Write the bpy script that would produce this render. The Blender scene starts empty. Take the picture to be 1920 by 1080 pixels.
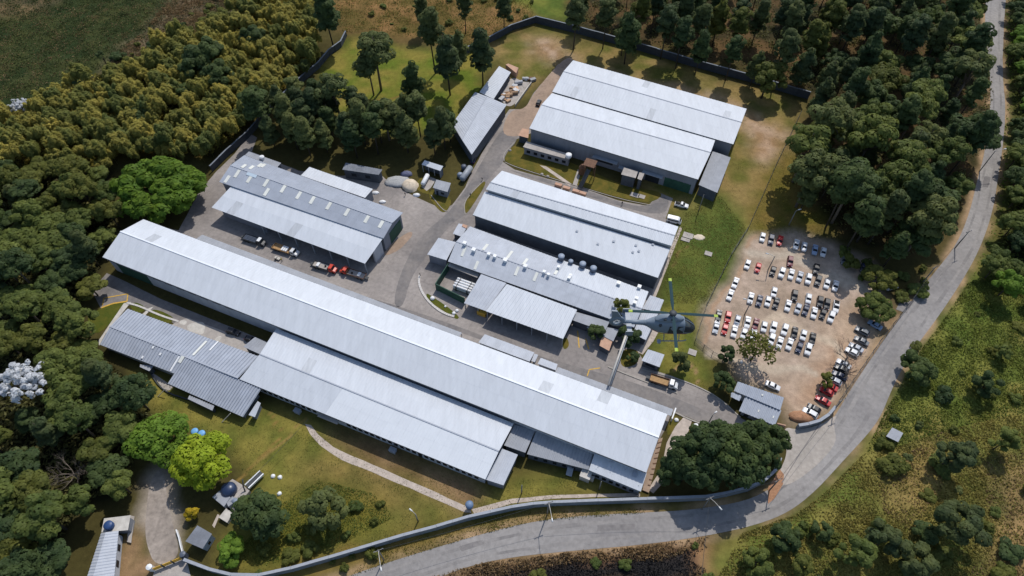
import bpy, bmesh, math, random
import numpy as np
from mathutils import Vector, Matrix

# ------------------------------------------------------------------ camera, sky, sun, exposure
scene = bpy.context.scene
col = scene.collection
CAM_H, FPX, PITCH = 170.0, 1235.0, math.radians(53.5)      # height (m), focal length in photo pixels, look-down angle
SP, CP = math.sin(PITCH), math.cos(PITCH)
cam_d = bpy.data.cameras.new('camera'); cam = bpy.data.objects.new('camera', cam_d); col.objects.link(cam)
cam_d.sensor_width = 36.0; cam_d.lens = 36.0*FPX/1920.0
cam_d.clip_start = 1.0; cam_d.clip_end = 6000.0
cam.location = (0, 0, CAM_H); cam.rotation_euler = (math.pi/2-PITCH, 0, 0)
scene.camera = cam

SUN_DIR = Vector((0.27, 0.67, 1.0)).normalized()           # towards the sun
world = bpy.data.worlds.new('World'); scene.world = world; world.use_nodes = True
wn = world.node_tree.nodes; wl = world.node_tree.links
sky = wn.new('ShaderNodeTexSky'); sky.sky_type = 'NISHITA'; sky.sun_disc = False
sky.sun_elevation = math.asin(SUN_DIR.z); sky.sun_rotation = math.atan2(SUN_DIR.x, SUN_DIR.y)
bg = wn.get('Background') or wn.new('ShaderNodeBackground')
wl.new(sky.outputs[0], bg.inputs[0]); bg.inputs[1].default_value = 0.148
out = wn.get('World Output') or wn.new('ShaderNodeOutputWorld'); wl.new(bg.outputs[0], out.inputs[0])
sun_d = bpy.data.lights.new('sun', 'SUN'); sun_d.energy = 3.45; sun_d.angle = math.radians(0.5); sun_d.color = (1.0, 0.965, 0.915)
sun = bpy.data.objects.new('sun', sun_d); col.objects.link(sun)
sun.rotation_euler = (-SUN_DIR).to_track_quat('-Z', 'Y').to_euler()
scene.view_settings.view_transform = 'Standard'; scene.view_settings.look = 'None'
scene.view_settings.exposure = 0.0; scene.view_settings.gamma = 1.0; scene.view_settings.use_curve_mapping = False
scene.render.engine = 'CYCLES'
scene.cycles.max_bounces = 5; scene.cycles.diffuse_bounces = 3; scene.cycles.glossy_bounces = 2
scene.cycles.use_denoising = True

rnd = random.Random(7)

# ------------------------------------------------------------------ where a photo pixel lies on a level plane
def U(px, py, z=0.0):
    u, v = (px-960)/FPX, (py-540)/FPX
    d = Vector((u, CP - v*SP, -SP - v*CP))
    t = (z-CAM_H)/d.z
    return Vector((0, 0, CAM_H)) + d*t

def PX(x, y, z=0.0):                                       # works on arrays
    yc = CP*y + SP*(CAM_H-z); v = -(SP*y - CP*(CAM_H-z))
    return 960+FPX*x/yc, 540+FPX*v/yc

def inpoly(px, py, poly):
    px = np.asarray(px, float); py = np.asarray(py, float)
    r = np.zeros(px.shape, bool); n = len(poly)
    for i in range(n):
        x0, y0 = poly[i]; x1, y1 = poly[(i+1) % n]
        if y0 == y1: continue
        c = ((y0 > py) != (y1 > py)) & (px < (x1-x0)*(py-y0)/(y1-y0)+x0)
        r ^= c
    return r

def chaikin(pts, closed=False, n_=1):
    for _ in range(n_):
        o_ = [] if closed else [pts[0]]
        for i in range(len(pts) if closed else len(pts)-1):
            (x0, y0), (x1, y1) = pts[i], pts[(i+1) % len(pts)]
            o_ += [(x0*.75+x1*.25, y0*.75+y1*.25), (x0*.25+x1*.75, y0*.25+y1*.75)]
        pts = o_ if closed else o_+[pts[-1]]
    return pts

def lin(r, g, b, k=0.86):
    def f(c):
        c /= 255.0
        return c/12.92 if c <= 0.04045 else ((c+0.055)/1.055)**2.4
    return (f(r)*k, f(g)*k, f(b)*k)

# ------------------------------------------------------------------ materials
def mat(name, color, rough=0.7, spec=0.3, metal=0.0, noise=0.0, nscale=1.0, bump=0.0, bscale=4.0, objrand=0.0, coat=0.0,
        color2=None, streak=None):
    m = bpy.data.materials.new(name); m.use_nodes = True
    n, l = m.node_tree.nodes, m.node_tree.links
    b = n['Principled BSDF']
    b.inputs['Roughness'].default_value = rough; b.inputs['Specular IOR Level'].default_value = spec
    b.inputs['Metallic'].default_value = metal; b.inputs['Coat Weight'].default_value = coat
    b.inputs['Base Color'].default_value = (*color, 1)
    sock = None
    geo = n.new('ShaderNodeNewGeometry')
    if noise or color2:
        t = n.new('ShaderNodeTexNoise'); t.inputs['Scale'].default_value = nscale; t.inputs['Detail'].default_value = 6
        t.inputs['Roughness'].default_value = 0.65
        if streak:
            mp = n.new('ShaderNodeMapping'); mp.inputs['Rotation'].default_value = (0, 0, streak[0])
            mp.inputs['Scale'].default_value = streak[1]
            l.new(geo.outputs['Position'], mp.inputs['Vector']); l.new(mp.outputs[0], t.inputs['Vector'])
        else: l.new(geo.outputs['Position'], t.inputs['Vector'])
        r = n.new('ShaderNodeValToRGB'); r.color_ramp.elements[0].position = 0.32; r.color_ramp.elements[1].position = 0.68
        c2 = color2 or tuple(min(1, c*(1+noise)) for c in color)
        c1 = color if color2 else tuple(c*(1-noise) for c in color)
        r.color_ramp.elements[0].color = (*c1, 1); r.color_ramp.elements[1].color = (*c2, 1)
        l.new(t.outputs['Fac'], r.inputs[0]); sock = r.outputs[0]
    if objrand:
        oi = n.new('ShaderNodeObjectInfo'); mr = n.new('ShaderNodeMapRange')
        mr.inputs['To Min'].default_value = 1-objrand; mr.inputs['To Max'].default_value = 1+objrand
        l.new(oi.outputs['Random'], mr.inputs['Value'])
        hv = n.new('ShaderNodeVectorMath'); hv.operation = 'SCALE'
        if sock: l.new(sock, hv.inputs[0])
        else: hv.inputs[0].default_value = color
        l.new(mr.outputs[0], hv.inputs['Scale']); sock = hv.outputs[0]
    if sock: l.new(sock, b.inputs['Base Color'])
    if bump:
        t2 = n.new('ShaderNodeTexNoise'); t2.inputs['Scale'].default_value = bscale; t2.inputs['Detail'].default_value = 5
        l.new(geo.outputs['Position'], t2.inputs['Vector'])
        bp = n.new('ShaderNodeBump'); bp.inputs['Strength'].default_value = bump; bp.inputs['Distance'].default_value = 0.3
        l.new(t2.outputs['Fac'], bp.inputs['Height']); l.new(bp.outputs[0], b.inputs['Normal'])
    return m

def foliage(name, c1, c2, tint=0.3):
    m = bpy.data.materials.new(name); m.use_nodes = True
    n, l = m.node_tree.nodes, m.node_tree.links; b = n['Principled BSDF']
    b.inputs['Roughness'].default_value = 0.65; b.inputs['Specular IOR Level'].default_value = 0.18
    oi = n.new('ShaderNodeObjectInfo'); at = n.new('ShaderNodeAttribute'); at.attribute_name = 'tint'
    geo = n.new('ShaderNodeNewGeometry'); t = n.new('ShaderNodeTexNoise'); t.inputs['Scale'].default_value = 0.22
    l.new(geo.outputs['Position'], t.inputs['Vector'])
    a = n.new('ShaderNodeMath'); a.operation = 'MULTIPLY_ADD'; a.inputs[1].default_value = 0.6
    l.new(oi.outputs['Random'], a.inputs[0])
    s = n.new('ShaderNodeMath'); s.operation = 'MULTIPLY_ADD'; s.inputs[1].default_value = 1.6; s.inputs[2].default_value = -0.6
    l.new(t.outputs['Fac'], s.inputs[0]); l.new(s.outputs[0], a.inputs[2])
    mx = n.new('ShaderNodeMix'); mx.data_type = 'RGBA'; mx.clamp_factor = True
    mx.inputs[6].default_value = (*c1, 1); mx.inputs[7].default_value = (*c2, 1); l.new(a.outputs[0], mx.inputs[0])
    mr = n.new('ShaderNodeMapRange'); mr.inputs['To Min'].default_value = 1-tint; mr.inputs['To Max'].default_value = 1+tint
    l.new(at.outputs['Fac'], mr.inputs['Value'])
    v = n.new('ShaderNodeVectorMath'); v.operation = 'SCALE'; l.new(mx.outputs[2], v.inputs[0]); l.new(mr.outputs[0], v.inputs['Scale'])
    l.new(v.outputs[0], b.inputs['Base Color'])
    tr = n.new('ShaderNodeBsdfTranslucent'); l.new(v.outputs[0], tr.inputs['Color'])
    ms = n.new('ShaderNodeMixShader'); ms.inputs[0].default_value = 0.45; l.new(b.outputs[0], ms.inputs[1]); l.new(tr.outputs[0], ms.inputs[2])
    l.new(ms.outputs[0], n['Material Output'].inputs['Surface'])
    return m

AX = math.atan2(-0.396, 0.918)                              # run of the long buildings
M = {}
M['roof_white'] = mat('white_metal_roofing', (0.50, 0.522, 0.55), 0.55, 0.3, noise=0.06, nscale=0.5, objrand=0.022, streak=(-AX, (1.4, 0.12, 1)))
M['roof_bright'] = mat('bright_sunlit_roofing', (0.545, 0.565, 0.59), 0.5, 0.3, noise=0.055, nscale=0.5, objrand=0.025, streak=(-AX, (1.4, 0.12, 1)))  # lit tone of white roofing for sun-facing slopes; bright sheds share it
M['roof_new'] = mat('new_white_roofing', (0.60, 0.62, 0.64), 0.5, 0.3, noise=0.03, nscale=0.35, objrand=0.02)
M['roof_stained'] = mat('stained_white_roofing', (0.435, 0.452, 0.472), 0.6, 0.3, noise=0.12, nscale=0.7, objrand=0.06, streak=(-AX, (1.4, 0.15, 1)))
M['roof_grey'] = mat('weathered_metal_roofing', (0.305, 0.33, 0.375), 0.6, 0.3, noise=0.08, nscale=0.3, objrand=0.035)
M['roof_fibre'] = mat('fibre_cement_roofing', (0.33, 0.355, 0.40), 0.8, 0.2, noise=0.09, nscale=0.35, objrand=0.04)
M['roof_pale'] = mat('pale_grey_roofing', (0.41, 0.43, 0.465), 0.6, 0.3, noise=0.08, nscale=0.4, objrand=0.04)
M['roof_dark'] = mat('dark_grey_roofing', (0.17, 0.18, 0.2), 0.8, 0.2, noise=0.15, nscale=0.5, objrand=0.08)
M['roof_mid'] = mat('plain_grey_roofing', (0.30, 0.31, 0.33), 0.8, 0.2, noise=0.1, nscale=0.4, objrand=0.04)
M['skylight'] = mat('translucent_sheet', (0.62, 0.62, 0.56), 0.5, 0.3, noise=0.06, nscale=0.6, objrand=0.06)
M['ridge'] = mat('ridge_flashing', (0.34, 0.36, 0.4), 0.6)
M['ridge_w'] = mat('white_ridge_flashing', (0.72, 0.74, 0.77), 0.5)
M['wall'] = mat('grey_wall_cladding', (0.20, 0.21, 0.235), 0.8, noise=0.12, nscale=0.3, streak=(0, (1, 1, 0.2)))
M['wall_pale'] = mat('pale_rendered_wall', (0.40, 0.41, 0.43), 0.85, noise=0.12, nscale=0.4, streak=(0, (1, 1, 0.25)))
M['wall_dark'] = mat('dark_wall', (0.075, 0.085, 0.10), 0.85, noise=0.2, nscale=0.4)
M['wall_green'] = mat('green_painted_panel', (0.025, 0.075, 0.05), 0.7, noise=0.2, nscale=0.5)
M['opening'] = mat('dark_interior', (0.022, 0.025, 0.03), 0.9)  # near-black panels stand in for the shade inside doorways and bays
M['glass'] = mat('dark_glass', (0.012, 0.015, 0.02), 0.25, 0.2)
M['white'] = mat('white_paint', (0.72, 0.72, 0.71), 0.5, noise=0.05)
M['cream'] = mat('cream_tarpaulin', (0.58, 0.49, 0.37), 0.8, noise=0.15, nscale=0.8)
M['conc'] = mat('weathered_concrete', (0.36, 0.325, 0.29), 0.9, noise=0.16, nscale=0.5, bump=0.2)
M['conc_pale'] = mat('pale_concrete', (0.48, 0.45, 0.40), 0.9, noise=0.18, nscale=0.5, bump=0.2)
M['conc_walk'] = mat('footpath_concrete', (0.44, 0.37, 0.31), 0.9, noise=0.2, nscale=0.6, bump=0.2)
M['terracotta'] = mat('terracotta_sheet', (0.46, 0.28, 0.19), 0.85, noise=0.15, nscale=0.7)
M['rust'] = mat('rusty_steel', (0.14, 0.075, 0.045), 0.85, noise=0.3, nscale=2)
M['scrap_tan'] = mat('scrap_tan', (0.42, 0.27, 0.16), 0.85, noise=0.25, nscale=2, objrand=0.3)
M['scrap_grey'] = mat('scrap_grey', (0.38, 0.38, 0.38), 0.7, noise=0.25, nscale=2, objrand=0.4)
M['steel'] = mat('grey_steel', (0.26, 0.28, 0.30), 0.5, 0.4, noise=0.1)
M['dark_steel'] = mat('dark_steel', (0.05, 0.055, 0.06), 0.6, 0.3)
M['pole'] = mat('pole_concrete', (0.20, 0.19, 0.175), 0.9, noise=0.1)
M['tank_dark'] = mat('dark_tank_shell', (0.085, 0.10, 0.13), 0.5, 0.4)
M['tank_lid'] = mat('pale_tank_lid', (0.22, 0.26, 0.32), 0.5, 0.4)
M['blue'] = mat('blue_plastic', (0.022, 0.055, 0.15), 0.45, 0.4)
M['pale_blue'] = mat('pale_blue_plastic', (0.14, 0.34, 0.60), 0.5, 0.4)
M['navy'] = mat('navy_tank_shell', (0.02, 0.035, 0.08), 0.35, 0.5)
M['fence'] = mat('grey_wall_panel', (0.17, 0.19, 0.215), 0.8, noise=0.18, nscale=0.5, objrand=0.07)
M['fence_dark'] = mat('dark_wall_panel', (0.052, 0.058, 0.066), 0.85, noise=0.2, nscale=0.5, objrand=0.1)
M['coping'] = mat('wall_coping', (0.30, 0.315, 0.34), 0.8, noise=0.1)
M['kerb_w'] = mat('painted_kerb', (0.52, 0.49, 0.45), 0.9, noise=0.12)
M['kerb'] = mat('kerb_concrete', (0.34, 0.31, 0.27), 0.9, noise=0.12)
M['yellow'] = mat('yellow_marking', (0.55, 0.33, 0.05), 0.8, noise=0.2, nscale=1.5)
M['wood'] = mat('timber', (0.36, 0.22, 0.10), 0.8, noise=0.2, nscale=2)
M['bark'] = mat('tree_bark', (0.055, 0.045, 0.035), 0.9, noise=0.3, nscale=3)
M['bark_pale'] = mat('pale_bark', (0.16, 0.13, 0.105), 0.9, noise=0.3, nscale=3)
M['culm'] = mat('bamboo_culm', (0.12, 0.11, 0.03), 0.7)
M['tyre'] = mat('tyre_rubber', (0.02, 0.02, 0.02), 0.9)
M['lamp'] = mat('lamp_glass', (0.6, 0.6, 0.58), 0.3)
M['head'] = mat('headlamp_lens', (0.5, 0.5, 0.52), 0.2, 0.5)
M['tail'] = mat('tail_lamp_lens', (0.25, 0.015, 0.015), 0.3, 0.5)
M['gravel'] = mat('pale_gravel', (0.36, 0.36, 0.35), 0.95, noise=0.2, nscale=3, bump=0.5)
M['soil'] = mat('red_soil', (0.34, 0.18, 0.10), 0.95, noise=0.2, nscale=1.5, bump=0.5)
M['person'] = mat('dark_clothing', (0.03, 0.035, 0.05), 0.9)
M['shirt'] = mat('grey_shirt', (0.18, 0.19, 0.21), 0.9)
M['vest'] = mat('yellow_vest', (0.65, 0.5, 0.04), 0.8)
M['skin'] = mat('skin', (0.28, 0.16, 0.10), 0.7)
PAINT = {k: mat(k.replace(' ', '_')+'_car_paint', c, 0.35, 0.35, coat=0.12) for k, c in {
    'white': (0.64, 0.64, 0.63), 'silver': (0.38, 0.40, 0.43), 'grey': (0.13, 0.14, 0.15), 'black': (0.014, 0.015, 0.018),
    'navy': (0.02, 0.03, 0.065), 'red': (0.42, 0.025, 0.025), 'maroon': (0.12, 0.008, 0.02), 'pale blue': (0.26, 0.34, 0.46),
    'charcoal': (0.045, 0.047, 0.05), 'orange red': (0.55, 0.06, 0.03)}.items()}
LF = {
 'broad': foliage('broadleaf_foliage', (0.076, 0.110, 0.029), (0.179, 0.205, 0.046)),
 'olive': foliage('olive_foliage', (0.090, 0.110, 0.025), (0.170, 0.172, 0.035)),
 'dark': foliage('dark_foliage', (0.046, 0.077, 0.030), (0.101, 0.136, 0.040)),
 'pine': foliage('pine_foliage', (0.053, 0.084, 0.037), (0.128, 0.145, 0.045)),
 'euc': foliage('eucalyptus_foliage', (0.095, 0.125, 0.046), (0.168, 0.186, 0.057)),
 'bamboo': foliage('bamboo_foliage', (0.200, 0.200, 0.045), (0.420, 0.345, 0.070)),
 'bamboo_g': foliage('green_bamboo_foliage', (0.105, 0.135, 0.036), (0.250, 0.235, 0.050)),
 'bright': foliage('bright_green_foliage', (0.083, 0.161, 0.018), (0.179, 0.257, 0.025)),
 'lime': foliage('yellow_green_foliage', (0.24, 0.33, 0.022), (0.38, 0.44, 0.030)),
 'mid': foliage('mid_green_foliage', (0.100, 0.185, 0.024), (0.170, 0.270, 0.032)),
 'yellow': foliage('yellow_foliage', (0.360, 0.264, 0.018), (0.500, 0.360, 0.024)),
 'blossom': foliage('white_blossom', (0.60, 0.62, 0.64), (0.74, 0.75, 0.76), 0.22),
 'grass': foliage('grass_blades', (0.125, 0.145, 0.034), (0.27, 0.225, 0.060), 0.35),
 'grass_g': foliage('green_grass_blades', (0.108, 0.149, 0.030), (0.209, 0.223, 0.043), 0.35),
 'field': foliage('field_blades', (0.040, 0.072, 0.024), (0.090, 0.105, 0.034), 0.45),
 'floor': foliage('undergrowth_leaves', (0.076, 0.088, 0.030), (0.168, 0.148, 0.047), 0.4),
 'straw': foliage('dry_grass_blades', (0.17, 0.115, 0.055), (0.30, 0.20, 0.10), 0.4),
}

# ------------------------------------------------------------------ mesh building
class MB:
    def __init__(s): s.v = []; s.f = []; s.m = []
    def face(s, pts, mi=0):
        n = len(s.v); s.v += [Vector(p) for p in pts]; s.f.append(tuple(range(n, n+len(pts)))); s.m.append(mi)
    def poly(s, vs, fs, mi=0):
        n = len(s.v); s.v += [Vector(p) for p in vs]
        for f in fs: s.f.append(tuple(i+n for i in f)); s.m.append(mi)
    def prism(s, base, z0, z1, mi=0):                       # base: list of (x,y[,..]) counter-clockwise; z1 number or list
        n = len(base)
        a = sum(base[i][0]*base[(i+1) % n][1]-base[(i+1) % n][0]*base[i][1] for i in range(n))
        base = list(base); zt = list(z1) if hasattr(z1, '__len__') else [z1]*n
        if a < 0: base.reverse(); zt.reverse()
        lo = [(p[0], p[1], z0) for p in base]; hi = [(p[0], p[1], zt[i]) for i, p in enumerate(base)]
        s.poly(lo+hi, [tuple(range(n-1, -1, -1)), tuple(range(n, 2*n))]+[(i, (i+1) % n, (i+1) % n+n, i+n) for i in range(n)], mi)
    def box(s, c, size, rot=0.0, mi=0):
        x, y, z = size[0]/2, size[1]/2, size[2]/2; cs, sn = math.cos(rot), math.sin(rot)
        P = [(a*x*cs-b*y*sn+c[0], a*x*sn+b*y*cs+c[1], c[2]+k*z) for k in (-1, 1) for a, b in ((-1, -1), (1, -1), (1, 1), (-1, 1))]
        s.poly(P, [(3, 2, 1, 0), (4, 5, 6, 7), (0, 1, 5, 4), (1, 2, 6, 5), (2, 3, 7, 6), (3, 0, 4, 7)], mi)
    def beam(s, a, b, w, h, mi=0):
        a, b = Vector(a), Vector(b); d = (b-a).normalized()
        up = Vector((0, 0, 1)) if abs(d.z) < 0.95 else Vector((1, 0, 0))
        x = d.cross(up).normalized()*w/2; y = x.cross(d).normalized()*h/2
        P = [p+sx*x+sy*y for p in (a, b) for sx, sy in ((-1, -1), (1, -1), (1, 1), (-1, 1))]
        s.poly(P, [(0, 1, 2, 3), (7, 6, 5, 4), (4, 5, 1, 0), (5, 6, 2, 1), (6, 7, 3, 2), (7, 4, 0, 3)], mi)
    def tube(s, pts, rad, n=6, mi=0, caps=True):
        pts = [Vector(p) for p in pts]; rad = rad if hasattr(rad, '__len__') else [rad]*len(pts); rings = []
        for i, p in enumerate(pts):
            d = (pts[min(i+1, len(pts)-1)]-pts[max(i-1, 0)]).normalized()
            up = Vector((0, 0, 1)) if abs(d.z) < 0.9 else Vector((1, 0, 0))
            x = d.cross(up).normalized(); y = x.cross(d)
            rings.append([p+rad[i]*(math.cos(k*2*math.pi/n)*x+math.sin(k*2*math.pi/n)*y) for k in range(n)])
        vs = [q for r in rings for q in r]; fs = []
        for i in range(len(pts)-1):
            for k in range(n): fs.append((i*n+k, i*n+(k+1) % n, (i+1)*n+(k+1) % n, (i+1)*n+k))
        if caps: fs += [tuple(range(n-1, -1, -1)), tuple((len(pts)-1)*n+k for k in range(n))]
        s.poly(vs, fs, mi)
    def lathe(s, c, prof, n=16, mi=0):                      # prof: (r, z) from bottom up
        vs = []; fs = []
        for r, z in prof:
            vs += [(c[0]+r*math.cos(k*2*math.pi/n), c[1]+r*math.sin(k*2*math.pi/n), c[2]+z) for k in range(n)]
        for i in range(len(prof)-1):
            for k in range(n): fs.append((i*n+k, i*n+(k+1) % n, (i+1)*n+(k+1) % n, (i+1)*n+k))
        fs += [tuple(range(n-1, -1, -1)), tuple((len(prof)-1)*n+k for k in range(n))]
        s.poly(vs, fs, mi)
    def mesh(s, name, mats, off=(0, 0, 0), smooth=False):
        o = Vector(off); me = bpy.data.meshes.new(name)
        me.from_pydata([tuple(p-o) for p in s.v], [], s.f)
        for m in (mats if isinstance(mats, (list, tuple)) else [mats]): me.materials.append(m)
        if isinstance(mats, (list, tuple)): me.polygons.foreach_set('material_index', s.m)
        if smooth: me.polygons.foreach_set('use_smooth', [True]*len(me.polygons))
        me.update(); return me
    def build(s, name, mats, parent=None, smooth=False, local=False):
        off = (0, 0, 0) if (parent is None or local) else ORG[parent]
        o = bpy.data.objects.new(name, s.mesh(name, mats, off, smooth)); col.objects.link(o)
        if parent is not None: o.parent = parent; ORG[o] = ORG[parent]
        else: ORG[o] = Vector((0, 0, 0))
        return o
class _Org(dict):
    def __setitem__(s, k, v): dict.__setitem__(s, k.name, v)
    def __getitem__(s, k): return dict.__getitem__(s, k.name)
ORG = _Org()

def tag(o, label=None, cat=None, group=None, kind=None):
    if label: o['label'] = label
    if cat: o['category'] = cat
    if group: o['group'] = group
    if kind: o['kind'] = kind
    return o
def thing(name, loc, label, cat, group=None):
    o = bpy.data.objects.new(name, None); col.objects.link(o); o.location = loc; o.empty_display_size = 0.5
    ORG[o] = Vector(loc); return tag(o, label, cat, group)
def obj(name, me, parent=None, mats=None):
    o = bpy.data.objects.new(name, me); col.objects.link(o)
    if parent is not None: o.parent = parent
    ORG[o] = Vector((0, 0, 0))
    return o
def kids(o): return list(o.children)
def dup(root, loc, rz=0.0, sc=1.0, label=None, cat=None, group=None, remap=None):
    def cp(o, par):
        c = o.copy(); col.objects.link(c); c.parent = par
        if remap and o.type == 'MESH':
            for i, s in enumerate(o.material_slots):
                if s.material and s.material.name in remap:
                    c.material_slots[i].link = 'OBJECT'; c.material_slots[i].material = remap[s.material.name]
        for k in kids(o): cp(k, c)
        return c
    r = cp(root, None); r.location = loc; r.rotation_euler = (0, 0, rz)
    r.scale = (sc, sc, sc) if not hasattr(sc, '__len__') else sc
    if label: r['label'] = label
    if cat: r['category'] = cat
    if group: r['group'] = group
    elif 'group' in r.keys(): del r['group']
    return r
def drop(root):
    for k in kids(root): drop(k)
    bpy.data.objects.remove(root)

# ------------------------------------------------------------------ ground sheet with soft patches of grass, earth and litter
def smooth_noise(shape, cell, seed):
    r = np.random.default_rng(seed); h, w = shape
    gy, gx = int(h/cell)+3, int(w/cell)+3; g = r.random((gy, gx))
    yy = np.linspace(0, gy-2.001, h); xx = np.linspace(0, gx-2.001, w)
    y0 = yy.astype(int); x0 = xx.astype(int); fy = (yy-y0)[:, None]; fx = (xx-x0)[None, :]
    fy = fy*fy*(3-2*fy); fx = fx*fx*(3-2*fx)
    a = g[y0][:, x0]; b = g[y0][:, x0+1]; c = g[y0+1][:, x0]; d = g[y0+1][:, x0+1]
    return (a*(1-fx)+b*fx)*(1-fy)+(c*(1-fx)+d*fx)*fy

def blur(a, k):
    if k < 1: return a
    for ax in (0, 1):
        p = np.pad(a, [(k+1, k) if i == ax else (0, 0) for i in range(2)], mode='edge')
        c = np.cumsum(p, axis=ax)
        n = a.shape[ax]
        a = (np.take(c, range(2*k+1, 2*k+1+n), axis=ax)-np.take(c, range(0, n), axis=ax))/(2*k+1)
    return a

POLY = {
 'bamboo': [(-20,215),(70,200),(160,150),(260,125),(330,75),(420,40),(470,-5),(560,-20),(590,20),(590,60),(600,105),(545,160),(470,225),(440,260),(390,295),(350,290),(290,290),(230,290),(190,320),(100,300),(-20,330)],
 'left_wood': [(-30,330),(100,300),(195,320),(210,400),(215,430),(185,470),(185,505),(160,540),(150,590),(165,640),(215,690),(270,745),(292,790),(262,838),(246,880),(222,915),(150,952),(112,1018),(92,1090),(-40,1090)],
 'grove': [(478,180),(540,160),(640,165),(700,190),(760,195),(850,215),(846,240),(800,250),(700,250),(600,250),(520,240),(478,225)],
 'right_wood': [(1065,-40),(1830,-40),(1838,20),(1842,60),(1858,95),(1855,130),(1862,180),(1845,240),(1832,300),(1808,380),(1785,430),(1740,475),(1690,480),(1640,465),(1590,440),(1560,415),(1520,370),(1512,345),(1515,300),(1520,235),(1545,190),(1440,150),(1330,112),(1190,75),(1075,42)],
 'far_right': [(1905,-30),(1990,-30),(1990,560),(1900,555),(1850,525),(1865,470),(1882,400),(1892,330),(1902,250),(1895,150),(1900,60)],
 'slope': [(1905,-30),(1990,-30),(1990,1100),(1300,1100),(1380,1000),(1480,965),(1530,925),(1580,870),(1635,815),(1655,785),(1675,735),(1695,695),(1720,655),(1765,595),(1805,535),(1840,475),(1864,405),(1875,335),(1884,270),(1888,200)],
 'field': [(-60,-60),(480,-60),(420,25),(330,65),(260,118),(160,145),(70,195),(-60,215)],
 'slope_dry': [(1840,860),(1990,840),(1990,1110),(1800,1110),(1850,1000)],
 'slope_dry2': [(1640,880),(1720,840),(1780,800),(1760,920),(1700,1000),(1650,960)],
 'slope_green': [(1680,770),(1760,610),(1830,540),(1900,600),(1850,700),(1760,760),(1650,860)],
 'field_corner': [(-60,-60),(140,-60),(110,5),(60,30),(-60,45)],
 'field_dirt': [(330,-10),(470,-10),(400,45),(330,80),(300,95),(230,140),(190,150),(225,100),(270,60)],
 'mound': [(620,10),(700,-30),(1000,-30),(1000,35),(920,70),(900,100),(800,70),(720,70),(640,60)],
 'mound_green': [(950,-30),(1068,-30),(1066,36),(1005,30),(960,18)],
 'lawn_nw': [(600,120),(650,70),(720,80),(830,100),(910,90),(930,110),(890,170),(850,230),(840,250),(700,240),(600,200)],
 'yard_ne': [(925,90),(1005,45),(1190,95),(1515,190),(1490,240),(1480,300),(1420,440),(1370,460),(1240,400),(1060,110),(985,180),(960,180),(935,120)],
 'bare_ne': [(985,75),(1045,85),(1080,110),(1160,140),(1300,175),(1400,205),(1470,235),(1490,250),(1470,300),(1420,320),(1405,290),(1390,215),(1200,160),(1075,118),(1030,115),(1000,100)],
 'lawn_e': [(1270,430),(1350,395),(1400,420),(1325,580),(1300,640),(1340,680),(1330,735),(1260,705),(1205,690),(1222,600),(1240,540),(1250,480)],
 'lawn_green': [(1285,400),(1345,360),(1400,430),(1360,510),(1320,570),(1250,570),(1245,520),(1265,440)],
 'lawn_se': [(1400,440),(1480,240),(1510,350),(1560,445),(1490,450),(1430,436)],
 'lot': [(1425,437),(1480,436),(1545,455),(1610,470),(1660,520),(1640,560),(1625,585),(1655,605),(1640,650),(1590,720),(1555,775),(1490,800),(1478,790),(1470,745),(1390,715),(1380,670),(1335,655),(1308,630),(1322,580),(1345,540),(1380,475),(1405,440)],
 'lot_red': [(1560,600),(1650,560),(1660,600),(1600,700),(1550,770),(1480,800),(1475,740),(1520,700),(1540,650)],
 'lawn_sw': [(240,690),(330,720),(360,745),(450,780),(500,765),(600,790),(920,905),(1100,890),(1210,920),(960,945),(700,1020),(480,1080),(420,1075),(440,980),(470,900),(400,820),(300,800)],
 'bare_sw': [(620,800),(700,820),(920,905),(905,940),(880,955),(780,900),(690,870),(600,820)],
 'bare_sw2': [(560,870),(700,880),(830,945),(760,960),(660,930),(560,900)],
 'lush_sw': [(600,900),(700,925),(740,970),(640,1020),(500,1060),(430,1050),(520,950)],
 'verge': [(480,1078),(700,1025),(960,952),(1210,940),(1390,925),(1380,945),(1210,960),(1000,975),(800,1030),(650,1090)],
 'bank': [(780,1090),(900,1058),(1080,1035),(1200,1025),(1330,1008),(1340,1090)],
 'burnt': [(840,1100),(890,1068),(1000,1056),(1050,1042),(1130,1048),(1180,1036),(1240,1040),(1290,1026),(1318,1030),(1296,1052),(1326,1070),(1308,1100)],
 'lane': [(262,945),(270,905),(300,880),(312,890),(320,945),(335,990),(340,1040),(290,1065),(265,1015)],
 'corner_sw': [(235,1000),(270,1000),(290,1060),(285,1090),(225,1090)],
}
road_l = [(1848,-60),(1849,0),(1846,40),(1852,100),(1857,150),(1857,200),(1846,290),(1834,330),(1818,400),(1793,460),(1757,505),(1725,545),(1665,625),(1625,685),(1592,735),(1567,778),(1515,850),(1480,895),(1452,912),(1400,940),(1300,956),(1210,961),(1100,966),(1000,977),(900,1002),(800,1032),(720,1057),(640,1085),(500,1130)]
road_r = [(640,1140),(760,1105),(830,1080),(880,1061),(960,1044),(1080,1032),(1200,1022),(1320,1006),(1420,984),(1480,960),(1530,920),(1580,865),(1630,811),(1652,780),(1672,730),(1692,690),(1717,650),(1762,590),(1802,530),(1836,470),(1861,400),(1872,330),(1881,270),(1886,200),(1880,150),(1881,60),(1886,0),(1888,-60)]
road_l, road_r = chaikin(road_l, False, 2), chaikin(road_r, False, 2); ROAD_PX = road_l+road_r
xs = np.concatenate([[-4000, -1500, -700, -420], np.arange(-300, 300.1, 1.0), [420, 700, 1500, 4000]])
ys = np.concatenate([[-1500, -500, -150, -40], np.arange(10, 330.1, 1.0), [420, 700, 1500, 5000]])
GX, GY = np.meshgrid(xs, ys); gpx, gpy = PX(GX, np.where(GY < 10, 10, GY), 0.0)
H, W = GX.shape
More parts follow.
